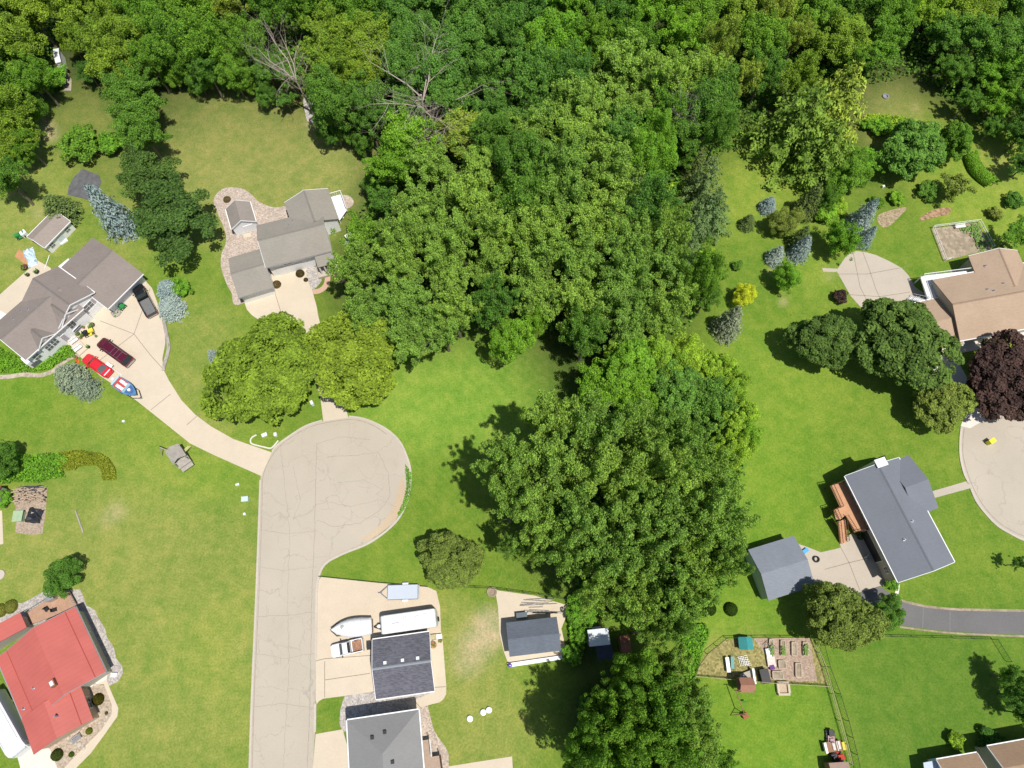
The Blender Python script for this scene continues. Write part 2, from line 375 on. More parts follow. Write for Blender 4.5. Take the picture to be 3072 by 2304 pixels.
kerb([(1047, 1250), (1088, 1256), (1130, 1272), (1166, 1293), (1198, 1324), (1219, 1366), (1231, 1410), (1230, 1462), (1218, 1513), (1184, 1570), (1111, 1627), (1028, 1662), (975, 1693), (955, 1738), (950, 1800), (948, 1975)], label="kerb around the eastern side of the turning circle")
kerb([(946, 2110), (945, 2196)], label="short kerb beside the small front lawn")
kerb([(2884, 1282), (2880, 1320), (2881, 1372), (2892, 1420), (2903, 1443)], label="kerb of the second turning circle north of the path")
kerb([(2912, 1466), (2934, 1512), (2984, 1570), (3030, 1600), (3080, 1622), (3160, 1628)], label="kerb of the second turning circle south of the path")
# gutter ribbon along the turning circle and cracks
mb = MB(); P = smooth_line(G([(787, 1440), (800, 1396), (836, 1342), (880, 1308), (925, 1283), (970, 1270), (1045, 1259), (1088, 1264), (1128, 1281), (1160, 1303)], 0), False, 5); mb.strip(P, .10, .018)
P = smooth_line(G([(757, 2304), (763, 2083), (776, 1800), (785, 1562), (787, 1440)], 0), False, 5); mb.strip(P, .09, .018)
P = smooth_line(G([(2893, 1285), (2889, 1320), (2890, 1372), (2910, 1440), (2944, 1508), (2990, 1562), (3032, 1590), (3080, 1612)], 0), False, 5); mb.strip(P, .12, .018)
props(mb.build("gutter_line", M_CRACK), kind="structure", label="thin gutter seam along the road edges")
random.seed(5)
mb = MB()
def crack(pxs, w, jit=4):
    out = []
    for a, c in zip(pxs, pxs[1:]):
        n = max(2, int(math.dist(a, c) / 9))
        for k in range(n):
            s_ = k / n; out.append((a[0] + (c[0] - a[0]) * s_ + random.uniform(-jit, jit) * .5, a[1] + (c[1] - a[1]) * s_ + random.uniform(-jit, jit) * .5))
    out.append(pxs[-1]); mb.strip(G(out, .018), w, .019 + random.uniform(0, .003), h=.003)
crack([(950, 1330), (947, 1450), (944, 1600), (935, 1800), (930, 2100), (922, 2304)], .07, 2)
crack([(980, 1372), (1060, 1366), (1135, 1356), (1165, 1420), (1170, 1490), (1140, 1530), (1080, 1570), (1000, 1580), (950, 1560)], .06)
crack([(840, 1330), (850, 1420), (870, 1600), (862, 1800), (868, 2000), (850, 2304)], .045)
crack([(780, 1590), (860, 1602), (950, 1592)], .05); crack([(772, 1700), (850, 1712), (950, 1700)], .04); crack([(768, 1850), (860, 1846), (948, 1836)], .05)
crack([(765, 1960), (850, 1975), (947, 1960)], .04); crack([(760, 2120), (850, 2110), (944, 2125)], .05); crack([(950, 1330), (1030, 1310), (1110, 1318)], .05)
crack([(1010, 1450), (1090, 1440), (1150, 1470)], .04); crack([(960, 1500), (1050, 1520), (1140, 1500), (1190, 1520)], .04); crack([(880, 1400), (900, 1500), (880, 1560)], .04)
for k in range(26):
    x0 = random.uniform(790, 930); y0 = random.uniform(1500, 2280); a_ = random.uniform(0, 6.28); l = random.uniform(15, 55)
    crack([(x0, y0), (x0 + math.cos(a_) * l * .4, y0 + math.sin(a_) * l)], .03)
for k in range(22):
    a0 = random.uniform(0, 6.28); r0 = random.uniform(20, 150); x0 = 1060 + math.cos(a0) * r0; y0 = 1440 + math.sin(a0) * r0 * .9; a_ = random.uniform(0, 6.28); l = random.uniform(15, 50)
    crack([(x0, y0), (x0 + math.cos(a_) * l, y0 + math.sin(a_) * l)], .03)
props(mb.build("road_cracks", M_CRACK), kind="structure", label="tar filled cracks wandering over the street")
pad('dirt', [(1206, 1430), (1216, 1485), (1197, 1542), (1155, 1588), (1102, 1620), (1085, 1618), (1130, 1585), (1172, 1535), (1193, 1475)], concrete('tan_dirt', (.50, .39, .27), .22), .0165, 'tan dirt washed along the eastern rim of the turning circle', True)
# ---------------------------------------------------------------- driveways and pads
pad("driveway", [(784, 1428), (815, 1357), (760, 1338), (700, 1317), (633, 1279), (586, 1244), (544, 1200), (506, 1140), (490, 1108), (487, 1076), (496, 1029), (492, 966), (484, 943), (471, 905), (456, 864), (430, 836), (400, 820), (250, 850), (170, 960), (190, 1023), (228, 1054), (247, 1077), (300, 1127), (348, 1159), (411, 1203), (475, 1254), (570, 1330), (633, 1361), (700, 1391)], M_CONC, .035, "long curved beige driveway to the white gabled house")
lines([[(300, 962), (402, 1002), (452, 1066), (490, 1108)], [(450, 866), (402, 1002)], [(402, 1002), (300, 1080)], [(452, 1230), (512, 1182)], [(560, 1275), (600, 1240)]], .042, "driveway_joints", "expansion joints of the curved driveway")
pad("driveway", [(733, 907), (741, 929), (755, 945), (800, 975), (880, 1010), (935, 1100), (962, 1200), (970, 1264), (1045, 1253), (1031, 1198), (1005, 1110), (972, 1020), (953, 939), (951, 923), (939, 880), (928, 830), (925, 806), (908, 780), (780, 800), (822, 868), (826, 880)], M_CONC, .035, "cream driveway in front of the grey roofed house")
lines([[(826, 882), (850, 960)], [(940, 1110), (1000, 1100)]], .042, "driveway_joints", "expansion joints of the cream driveway")
pad("gravel", [(698, 904), (695, 880), (679, 850), (663, 800), (665, 760), (677, 731), (676, 698), (655, 644), (641, 608), (646, 587), (665, 568), (692, 562), (725, 565), (749, 579), (774, 603), (801, 617), (831, 622), (870, 622), (900, 680), (860, 800), (780, 880), (735, 907), (708, 915)], M_GRAVEL, .02, "pinkish river gravel around the shed and garage", True)
pad("gravel", [(1015, 590), (1040, 585), (1058, 597), (1060, 612), (1045, 625), (1025, 622)], M_GRAVEL, .02, "gravel patch beyond the white deck", True)
pad("gravel", [(910, 300), (925, 290), (950, 330), (966, 352), (950, 372), (925, 366), (915, 340)], M_GRAVELG, .02, "grey gravel patch under the dead tree", True)
pad("gravel", [(918, 806), (958, 804), (966, 832), (958, 852), (934, 866)], M_GRAVELG, .04, "grey gravel bed beside the front steps", True)
kerb([(978, 812), (983, 832), (978, 856), (960, 872), (938, 876)], "path", .95, .05, concrete("paver", (.50, .33, .24)), "curved brick path from the front steps")
kerb([(492, 960), (500, 1000), (507, 1040), (502, 1070), (494, 1095), (492, 1112)], "kerb", .55, .22, gravel("edging_stone", (.36, .33, .29), 1.6, .3), "stone edging beside the curved driveway")
kerb([(-20, 1132), (30, 1130), (70, 1124), (120, 1126), (158, 1114), (180, 1095), (205, 1077), (240, 1064)], "path", .75, .05, gravel("worn_path", (.42, .36, .29), 2.4, .25), "narrow worn path below the front garden")
pad("patio", [(-80, 950), (0, 883), (76, 816), (114, 782), (152, 804), (160, 850), (120, 900), (66, 925), (0, 985), (-60, 1020)], M_CONC, .035, "beige patio behind the white gabled house")
pad("soil", [(57, 748), (43, 768), (78, 795), (96, 780)], mat("red_sand", (.47, .24, .12), var=.2), .05, "square of orange sand beside the blue tarp")
pad("soil", [(247, 506), (297, 525), (304, 547), (282, 604), (202, 584), (206, 560), (221, 532)], M_FABRIC, .03, "garden plot covered with dark weed fabric")
pad("pavement", [(963, 1731), (1135, 1749), (1283, 1761), (1309, 1773), (1320, 1819), (1323, 1895), (1327, 1910), (1290, 1960), (1117, 1978), (976, 1978), (948, 1982), (950, 1800), (955, 1742)], concrete("sandy_concrete", (.575, .485, .37), .12), .03, "sandy parking pad with the boat, camper and trailer")
pad("driveway", [(976, 1975), (1130, 1960), (1150, 2070), (1033, 2088), (969, 2096), (957, 2103), (950, 2112), (947, 2100), (948, 1984)], M_CONC, .038, "beige driveway west of the dark roofed garage")
pad("path", [(1280, 1900), (1327, 1906), (1339, 2060), (1338, 2083), (1330, 2098), (1318, 2107), (1294, 2113), (1247, 2126), (1220, 2110), (1290, 2080)], M_CONC, .042, "concrete walk curling round the dark roofed garage")
pad("driveway", [(934, 2500), (938, 2304), (947, 2202), (1028, 2188), (1060, 2304), (1070, 2500)], M_CONC, .036, "driveway beside the hip roofed house")
lines([[(1304, 2062), (1339, 2060)], [(950, 1982), (976, 1976), (1115, 1966)], [(974, 1984), (974, 2092)], [(974, 2040), (1110, 2020)], [(1327, 1915), (1295, 1920)], [(1245, 2104), (1262, 2124)]], .047, "driveway_joints", "joints of the driveway and walk by the garage")
pad("gravel", [(1034, 2089), (1100, 2076), (1240, 2080), (1300, 2078), (1300, 2090), (1262, 2130), (1150, 2180), (1027, 2196), (1018, 2170), (1021, 2130), (1028, 2104)], M_GRAVELG, .022, "gravel bed between the garage and the hip roofed house")
pad("gravel", [(1250, 2124), (1283, 2116), (1291, 2150), (1300, 2185), (1313, 2210), (1335, 2238), (1346, 2262), (1346, 2330), (1240, 2330)], M_GRAVEL, .024, "gravel strip east of the hip roofed house", False)
pad("pavement", [(1346, 2299), (1536, 2269), (1545, 2400), (1346, 2400)], M_CONC, .035, "concrete slab at the edge of the lawn")
pad("pavement", [(1485, 1770), (1605, 1787), (1703, 1816), (1704, 1835), (1684, 1886), (1700, 1957), (1692, 1977), (1526, 1993), (1512, 1957), (1499, 1902), (1494, 1820)], M_CONC, .035, "concrete pad around the small blue grey garage")
pad("driveway", [(2509, 812), (2537, 770), (2553, 757), (2570, 753), (2600, 757), (2628, 765), (2667, 783), (2704, 803), (2725, 825), (2745, 860), (2800, 900), (2820, 1000), (2700, 1030), (2640, 990), (2610, 952), (2552, 888)], M_CONC2, .035, "rounded parking slab behind the tan roofed house")
lines([[(2588, 755), (2605, 800), (2628, 868), (2645, 905), (2680, 960)], [(2514, 822), (2600, 822), (2720, 800)], [(2550, 884), (2640, 890), (2730, 876)], [(2560, 760), (2580, 860), (2600, 900)]], .042, "driveway_joints", "joints of the rounded parking slab")
pad("path", [(2466, 804), (2512, 806), (2509, 816), (2470, 815)], M_CONC2, .034, "short path to the rounded parking slab")
pad("driveway", [(2740, 1075), (2850, 1040), (2892, 1032), (2892, 1008), (2932, 1006), (2946, 1042), (2930, 1050), (2866, 1062), (2880, 1095), (2917, 1160), (2950, 1225), (2958, 1257), (2910, 1285), (2882, 1278), (2897, 1240), (2885, 1190), (2830, 1150), (2760, 1140)], M_WHITEC, .035, "white driveway between the maples")
pad("path", [(3040, 985), (3072, 980), (3120, 975), (3120, 1040), (3046, 1046)], M_WHITEC, .035, "white doorstep of the tan roofed house")
pad("path", [(2795, 1474), (2898, 1444), (2913, 1464), (2803, 1494)], M_CONC2, .034, "straight path from the grey roofed house to the turning circle")
pad("patio", [(2395, 1632), (2420, 1640), (2462, 1657), (2523, 1643), (2519, 1631), (2555, 1600), (2640, 1640), (2680, 1760), (2645, 1756), (2555, 1784), (2476, 1753), (2440, 1745), (2425, 1700)], M_CONC2, .035, "concrete patio between the grey roofed house and its garage")
lines([[(2524, 1645), (2548, 1690), (2580, 1772)], [(2474, 1708), (2548, 1688), (2590, 1678)]], .042, "patio_joints", "joints of the concrete patio")
pad("driveway", [(2557, 1784), (2638, 1757), (2673, 1781), (2705, 1805), (2740, 1815), (2783, 1824), (2870, 1832), (3072, 1836), (3180, 1836), (3180, 1903), (3072, 1904), (2949, 1900), (2831, 1892), (2700, 1876), (2690, 1846), (2594, 1806)], M_BLACKTOP, .030, "dark asphalt driveway leaving the grey roofed house")
lines([[(2703, 1806), (2701, 1875)], [(2770, 1822), (2768, 1884)], [(2850, 1832), (2850, 1893)]], .038, "driveway_joints", "seams across the dark asphalt driveway", mat("old_seam", (.20, .195, .19)))
kerb([(2700, 1801), (2740, 1811), (2783, 1820), (2870, 1828), (3072, 1832), (3180, 1832)], "path", .35, .015, M_SOIL, "dry soil edge north of the asphalt driveway")
kerb([(2700, 1881), (2831, 1897), (2949, 1904), (3072, 1909), (3180, 1909)], "path", .25, .015, M_SOIL, "dry soil edge south of the asphalt driveway")
kerb([(2694, 1752), (2692, 1770), (2688, 1785), (2684, 1790)], "path", .5, .05, M_WHITEC, "pale edging strip at the house corner")
pad("soil", [(2795, 686), (2933, 668), (2974, 746), (2832, 783)], M_SOIL, .03, "brown soil of the fenced garden bed")
pad("mulch", [(2632, 650), (2660, 634), (2718, 622), (2704, 645), (2664, 680), (2640, 676)], gravel("pale_mulch", (.34, .27, .17), 5, .4), .02, "mulch bed with low shrubs east of the blue spruces", True)
pad("mulch", [(2762, 652), (2800, 630), (2848, 622), (2846, 642), (2800, 652), (2768, 662)], gravel("red_mulch", (.33, .21, .13), 3.2, .5), .02, "strip of red mulch north of the fenced garden", True)
pad("soil", [(2178, 1918), (2300, 1916), (2436, 1917), (2470, 2010), (2484, 2054), (2330, 2046), (2180, 2033), (2084, 2024), (2096, 1996), (2121, 1962)], gravel("dry_grass", (.235, .235, .075), 4, .35, (.30, .25, .11)), .012, "dry worn grass inside the vegetable garden fence")
pad("mulch", [(2262, 1915), (2428, 1912), (2440, 1980), (2452, 2044), (2380, 2042), (2300, 2037), (2298, 1966)], gravel("mulch_floor", (.38, .285, .22), 6, .3), .02, "mulched ground of the vegetable garden")
pad("gravel", [(220, 1805), (250, 1811), (285, 1830), (294, 1852), (316, 1887), (321, 1912), (342, 1944), (348, 1975), (366, 1997), (369, 2019), (354, 2045), (329, 2057), (300, 2040), (200, 1850)], M_GRAVELG, .02, "grey gravel bed with a scalloped edge by the red roof")
pad("gravel", [(200, 2080), (316, 2042), (335, 2121), (335, 2143), (304, 2190), (221, 2273), (190, 2330), (150, 2330), (140, 2240), (190, 2150)], gravel("tan_gravel", (.42, .345, .265), 5.5, .34), .021, "tan gravel bed south of the red roofed house")
pad("gravel", [(-60, 1826), (0, 1813), (34, 1805), (65, 1810), (93, 1796), (142, 1768), (170, 1777), (215, 1768), (241, 1768), (252, 1795), (262, 1824), (220, 1850), (79, 1880), (-60, 1900)], M_GRAVELG, .022, "gravel bed north of the red roofed house")
pad("path", [(262, 2034), (316, 2026), (330, 2067), (355, 2124), (352, 2149), (316, 2200), (272, 2260), (234, 2298), (190, 2350), (150, 2350), (205, 2290), (221, 2273), (304, 2190), (335, 2143), (335, 2115), (312, 2052), (275, 2052)], M_CONC, .036, "curved beige walk around the red roofed house")
pad("driveway", [(30, 2190), (100, 2230), (150, 2246), (172, 2304), (185, 2440), (75, 2440), (60, 2300)], M_WHITEC, .034, "white driveway south of the red roofed house")
pad("soil", [(47, 1482), (142, 1460), (137, 1539), (127, 1602), (90, 1604), (47, 1598)], gravel("wood_chips", (.38, .30, .23), 6, .3), .02, "chip covered ground under the woodpile")
pad("driveway", [(-40, 1530), (6, 1532), (10, 1632), (-40, 1640)], M_CONC, .03, "end of a neighbouring path west of the woodpile")
kerb([(770, 1305), (757, 1312), (752, 1322), (757, 1332), (790, 1341), (810, 1345), (820, 1340), (835, 1322)], "kerb", .22, .1, M_WHITEC, "pale edging around the small planted island")
pad("path", [(191, 190), (200, 208), (215, 240), (213, 272), (190, 272), (183, 235), (160, 165), (158, 140), (170, 130)], gravel("lane", (.36, .31, .25), 2.5, .3), .02, "gravel lane coming out of the wood")
pad("path", [(1305, 2095), (1240, 2110), (1232, 2126), (1250, 2126)], M_CONC, .040, "concrete link between walk and house")
# ---------------------------------------------------------------- buildings
M_SIDW = mat("white_siding", (.82, .82, .82), var=.05); M_SIDB = mat("beige_siding", (.42, .39, .33), var=.08); M_SIDG = mat("sage_siding", (.40, .46, .42), var=.07)
M_TRIM = mat("white_trim", (.80, .80, .80), var=.03, rough=.5); M_GLASS = mat("window_glass", (.13, .13, .15), var=.2, rough=.08, spec=.6); M_SHUT = mat("shutter", (.42, .38, .42), var=.08)
M_DARKTR = mat("dark_trim", (.10, .09, .09), var=.1); M_METAL = mat("grey_metal", (.45, .46, .48), rough=.35, metal=.6); M_WHITE = mat("white_paint", (.74, .75, .77), var=.03, rough=.35, spec=.5)
M_BLACK = mat("black_plastic", (.025, .025, .028), rough=.5); M_RUB = mat("tyre_rubber", (.03, .03, .03), rough=.9); M_BRICK = mat("red_brick", (.30, .14, .09), var=.2, fine=12)
M_CEDAR = mat("cedar_boards", (.50, .27, .15), var=.16, scale=1.2, fine=14); M_GREYWOOD = mat("weathered_wood", (.36, .33, .29), var=.2, scale=2, fine=14); M_BROWNW = mat("brown_wood", (.26, .15, .09), var=.2)
M_DECKW = mat("white_deck", (.78, .79, .80), var=.04)
def V3(p, z): return Vector((p[0], p[1], z))
def block(rt, A, B, C, he, rise, roofm, wallm, ov=.45, og=.3, z0=-.1, ridge=True, trim=M_TRIM, prof=None, wall_name="wall", capm=None, th=.16, flat=False, only_roof=False, ends='ab', eaves='AC'):
    """gabled block; A-B is an eave edge in photo pixels (height he), C any pixel on the opposite eave"""
    a, b_, c = W2(A, he), W2(B, he), W2(C, he)
    u = (b_ - a); L = u.length; u.normalize(); n = Vector((-u.y, u.x, 0))
    if (c - a).dot(n) < 0: n = -n
    w = abs((c - a).dot(n))
    P = lambda s, q, z: Vector((a.x + u.x * s + n.x * q, a.y + u.y * s + n.y * q, z))
    prof = prof or [(0, he), (w / 2, he + rise), (w, he)]
    prof = [(q * w if q <= 1.0001 and prof[-1][0] <= 1.0001 else q, z) for q, z in prof]
    def zr(q):
        for (q0, z_0), (q1, z1) in zip(prof, prof[1:]):
            if q0 <= q <= q1: return z_0 + (z1 - z_0) * (q - q0) / (q1 - q0)
        return prof[-1][1]
    top = [P(0, q, z) for q, z in prof]; bot = [P(0, q, z - th) for q, z in prof]
    mb = MB(); mb.extrude(top + bot[::-1], u * L)
    rf = mb.build("roof", roofm, rt)
    # walls
    if not only_roof:
        q0, q1 = ov, w - ov
        wl = [P(og, q0, z0)] + [P(og, q0, zr(q0) - th - .01)] + [P(og, q, z - th - .01) for q, z in prof[1:-1]] + [P(og, q1, zr(q1) - th - .01), P(og, q1, z0)]
        mb = MB(); mb.extrude(wl, u * (L - 2 * og)); mb.build(wall_name, wallm, rt)
    if ridge:
        k = max(range(len(prof)), key=lambda i: prof[i][1]); q, z = prof[k]
        s1 = (z - prof[k - 1][1]) / max(.01, q - prof[k - 1][0]); 
        mb = MB(); e = .16
        mb.extrude([P(.02, q - e, z - s1 * e + .02), P(.02, q, z + .035), P(.02, q + e, z - s1 * e + .02), P(.02, q, z - .03)], u * (L - .04))
        mb.build("ridge_cap", capm or roofm, rf)
    if trim:
        mb = MB()
        for q, sg in (((0, -1),) if 'A' in eaves else ()) + (((w, 1),) if 'C' in eaves else ()):
            z = zr(q)
            mb.extrude([P(0, q + sg * .002, z - .22), P(0, q + sg * .14, z - .2), P(0, q + sg * .14, z - .03), P(0, q + sg * .002, z - .05)], u * L)
        for s_, sg in (((0, -1),) if 'a' in ends else ()) + (((L, 1),) if 'b' in ends else ()):
            for (qa, za), (qb, zb) in zip(prof, prof[1:]):
                mb.extrude([P(s_ + sg * .003, qa, za - .2), P(s_ + sg * .003, qb, zb - .2), P(s_ + sg * .003, qb, zb + .012), P(s_ + sg * .003, qa, za + .012)], u * (sg * .07))
        if mb.v: mb.build("trim", trim, rt)
    return dict(P=P, u=u, n=n, L=L, w=w, he=he, ov=ov, og=og, prof=prof, zr=zr, rf=rf, rt=rt)
def opening(bk, side, s, z, wd_, hg, name="window", m=M_GLASS, shutters=False, muntin=True, frame=M_TRIM):
    """window or door on a wall: side 'A','C' eave walls, 'a','b' gable ends; s = position along wall in metres"""
    P, u, n = bk['P'], bk['u'], bk['n']
    if side == 'A': o = P(s, bk['ov'], z); d = -n; r = u
    elif side == 'C': o = P(s, bk['w'] - bk['ov'], z); d = n; r = u
    elif side == 'a': o = P(bk['og'], s, z); d = -u; r = n
    else: o = P(bk['L'] - bk['og'], s, z); d = u; r = n
    rot = Matrix((r, d, Vector((0, 0, 1)))).transposed()
    if rot.determinant() < 0: rot = Matrix((-r, d, Vector((0, 0, 1)))).transposed()
    mb = MB()
    mb.box(o + d * .03, (wd_ + .16, .06, hg + .16), rot=rot)
    f = mb.build(name, frame, bk['rt'])
    mb = MB(); mb.box(o + d * .065, (wd_, .02, hg), rot=rot)
    mb.build("pane" if name == "window" else "panel", m, f)
    if muntin:
        mb = MB(); mb.box(o + d * .082, (.05, .02, hg), rot=rot); mb.box(o + d * .0825, (wd_, .018, .05), rot=rot); mb.build("muntin", frame, f)
    if shutters:
        for sg in (-1, 1):
            mb = MB(); mb.box(o + d * .03 + r * sg * (wd_ / 2 + .33), (.42, .06, hg + .1), rot=rot); mb.build("shutter", M_SHUT, f)
    return f
def vent(bk, s, q, kind="pipe", name="roof_vent"):
    z = bk['zr'](q); p = bk['P'](s, q, z)
    mb = MB()
    if kind == "pipe": mb.tube(p - Vector((0, 0, .1)), p + Vector((0, 0, .45)), .09, .09, 8); mb.box(p + Vector((0, 0, .02)), (.35, .35, .06), rz=.3)
    elif kind == "box": mb.box(p + Vector((0, 0, .12)), (.45, .45, .3), rz=math.atan2(bk['u'].y, bk['u'].x))
    mb.build(name, M_METAL if kind == "pipe" else M_BLACK, bk['rf'])
# roofs
def ang(A, B, h=3): a, b_ = W2(A, h), W2(B, h); return math.atan2(b_.y - a.y, b_.x - a.x)
# --- 1 white gabled house
r1 = root("house", "white house with three front gables and grey brown shingles by the curved driveway", "house", W(180, 940))
sh1a = shingle("taupe_shingle_a", (.235, .20, .18), ang((272, 718), (166, 823))); sh1b = shingle("taupe_shingle_b", (.235, .20, .18), ang((174, 799), (283, 877)))
cap1 = mat("ridge_shingle", (.19, .165, .15), var=.15)
bG = block(r1, (429, 821), (323, 926), (272, 718), 2.9, 1.6, sh1a, M_SIDW, ov=.8, capm=cap1, ends='b', eaves='A')
bB = block(r1, (174, 799), (283, 877), (66, 905), 4.2, 1.9, sh1b, M_SIDW, ov=.45, capm=cap1, ends='b', eaves='A')
bC = block(r1, (76, 1080), (250, 925), (25, 937), 4.1, 1.7, sh1a, M_SIDW, ov=.45, capm=cap1, ends='a', eaves='A')
sh1c = shingle("taupe_shingle_c", (.225, .195, .175), ang((244, 924), (183, 987)) + math.pi / 2)
a_, b2 = W(244, 924, 3.9), W(183, 987, 3.9)
def front_gable(rt, p, q, he, rise, depth, roofm, ov=.3):
    """small gable facing along the outward normal; p,q eave feet pixels at the front"""
    P0, Q0 = W2(p, he), W2(q, he); d = (Q0 - P0).normalized(); out = Vector((-d.y, d.x, 0))
    if out.dot(Vector((1, -1, 0))) < 0: out = -out
    # pixel of eave foot at the back
    def px_of(w_): 
        z_ = H * ct + w_.y * st - w_.z * ct
        return (1536 + F * w_.x / z_, 1152 - F * (w_.y * ct - (H - w_.z) * st) / z_)
    bp0 = px_of(P0 - out * depth)
    return block(rt, bp0, p, q, he, rise, roofm, M_SIDW, ov=ov, og=.25, capm=cap1, ends='b', eaves='')
bG2 = front_gable(r1, (244, 924), (183, 987), 3.9, 1.7, 3.2, sh1c)
bG3 = front_gable(r1, (171, 999), (114, 1052), 3.9, 1.5, 2.6, sh1c)
# garage doors and windows
for k in (.27, .68): opening(bG, 'A', bG['L'] * k, 1.15, 2.7, 2.1, "garage_door", mat("garage_door_white", (.70, .71, .73), var=.04), muntin=False)
opening(bB, 'b', bB['w'] * .28, 2.6, 1.5, 1.3, shutters=True)
opening(bB, 'b', bB['w'] * .22, .9, 2.6, 1.6, "garage_door", M_TRIM, muntin=False)
opening(bG2, 'b', bG2['w'] * .36, 2.6, 1.1, 1.4, shutters=False); opening(bG2, 'b', bG2['w'] * .66, 2.6, 1.1, 1.4, shutters=False)
opening(bG2, 'b', bG2['w'] * .5, .9, 2.9, .8, "window", muntin=True)
opening(bG3, 'b', bG3['w'] * .35, 2.5, 1.0, 1.3); opening(bG3, 'b', bG3['w'] * .65, 2.5, 1.0, 1.3)
opening(bC, 'A', 1.3, 2.4, 1.0, 1.2); opening(bC, 'A', bC['L'] * .52, 1.2, .95, 2.0, "door", M_SHUT, muntin=False)
opening(bG, 'C', 2.5, 1.2, 1.2, .9)
for s_, q_ in ((5, 2.2), (6, 3.2), (3.4, 2.5), (7.2, 4.6)): vent(bC, s_, bC['w'] - q_)
# entry porch slab with benches
p0 = W(205, 1018)
mb = MB(); mb.prism(G([(182, 1004), (206, 985), (262, 1045), (238, 1066)], .3), 0, .3); mb.build("porch", M_CONC, r1)
mb = MB(); c = W(98, 1082, 2.3)
mb.box(W(100, 1078, 1.1), (2.2, 1.6, 2.2), rz=ang((76, 1080), (250, 925))); bw = mb.build("bay_window", M_SIDW, r1)
mb = MB(); q = W(108, 1088, 1.35); mb.box(W(113, 1094, 1.3) + Vector((-.25, .25, 0)), (1.5, .1, 1.1), rz=ang((76, 1080), (250, 925))); mb.build("pane", M_GLASS, bw)
mb = MB(); mb.prism(G([(-60, 972), (0, 932), (30, 948), (0, 985), (-50, 1010)], 2.6), 2.5, 2.6); mb.tube(W(28, 950, 0) , W(28, 950, 2.5), .05); mb.tube(W(-40, 985, 0), W(-40, 985, 2.5), .05)
mb.build("awning", M_WHITE, r1)
mb = MB(); mb.box((W(212, 800, .4) + W(180, 826, .4)) / 2 + Vector((-.6, .6, 0)), (3.6, .9, .8), rz=ang((225, 790), (178, 828), .4)); mb.build("cellar_hatch", M_WHITE, r1)
# --- white potting shed
r = root("shed", "small white shed with a brown roof and double doors northwest of the gabled house", "shed", W(130, 735))
sh_s = shingle("brown_shed_shingle", (.29, .245, .215), ang((132, 743), (210, 663)))
bs = block(r, (132, 743), (210, 663), (81, 710), 2.35, .85, sh_s, M_SIDW, ov=.2, og=.2, capm=cap1, ridge=False)
opening(bs, 'A', bs['L'] * .5, 1.0, 1.1, 1.9, "door", mat("pale_grey", (.6, .63, .66), var=.04), muntin=False)
for k in (.2, .78): opening(bs, 'A', bs['L'] * k, 1.3, .8, .8)
mb = MB(); mb.box(W(190, 722, .12), (1.3, 1.1, .24), rz=.7); mb.build("ramp", M_TRIM, r)
# --- 2 grey roofed house
r2 = root("house", "white house with grey shingles and a front porch above the two bright maples", "house", W(880, 730))
g2 = (.27, .25, .215); cap2 = mat("ridge_grey", (.215, .2, .175), var=.12)
s2a = shingle("grey_shingle_a", g2, ang((797, 802), (990, 748))); s2b = shingle("grey_shingle_b", g2, ang((797, 802), (990, 748)) + math.pi / 2)
bM = block(r2, (797, 803), (996, 752), (763, 678), 4.0, 1.75, s2a, M_SIDW, ov=.5, capm=cap2, ends='a', eaves='A', trim=M_METAL)
bN = block(r2, (884, 700), (853, 608), (985, 569), 3.9, 1.55, s2b, M_SIDW, ov=.4, ridge=True, capm=cap2, ends='b', eaves='')
bN['rf'].name = "roof"
bW_ = block(r2, (715, 894), (820, 862), (687, 774), 2.9, 1.3, s2a, M_SIDW, ov=.5, capm=cap2, ends='', eaves='A', trim=M_METAL)
opening(bW_, 'A', bW_['L'] * .5, 1.1, 4.6, 2.1, "garage_door", M_TRIM, muntin=False)
opening(bM, 'A', bM['L'] * .3, 1.1, 4.4, 2.1, "garage_door", M_TRIM, muntin=False); opening(bM, 'A', bM['L'] * .3, 3.0, 1.3, .6)
vent(bM, 5.4, bM['w'] * .75); vent(bM, 6.2, bM['w'] * .85)
# porch roof with posts and steps
mb = MB(); Pq = bM['P']
mb.extrude([Pq(8.2, .2, 3.75), Pq(8.2, -2.0, 3.25), Pq(8.2, -2.0, 3.1), Pq(8.2, .2, 3.6)], bM['u'] * (bM['L'] - 8.2)); mb.build("porch_roof", s2a, r2)
for k in range(4):
    mb = MB(); s_ = 8.4 + k * (bM['L'] - 8.8) / 3; mb.box(Pq(s_, -1.8, 1.55), (.18, .18, 3.1)); mb.build("porch_post", M_TRIM, r2)
mb = MB(); c = Pq(9.9, -1.1, .3); mb.box(c, (4.6, 2.4, .6), rz=math.atan2(bM['u'].y, bM['u'].x)); mb.build("porch", M_CONC2, r2)
mb = MB()
for k in range(4): mb.box(Pq(11.0, -2.6 - k * .42, .27 - k * .06), (1.7, .42, .5 - k * .12), rz=math.atan2(bM['u'].y, bM['u'].x))
mb.build("steps", mat("brick_step", (.42, .25, .17), var=.15), r2)
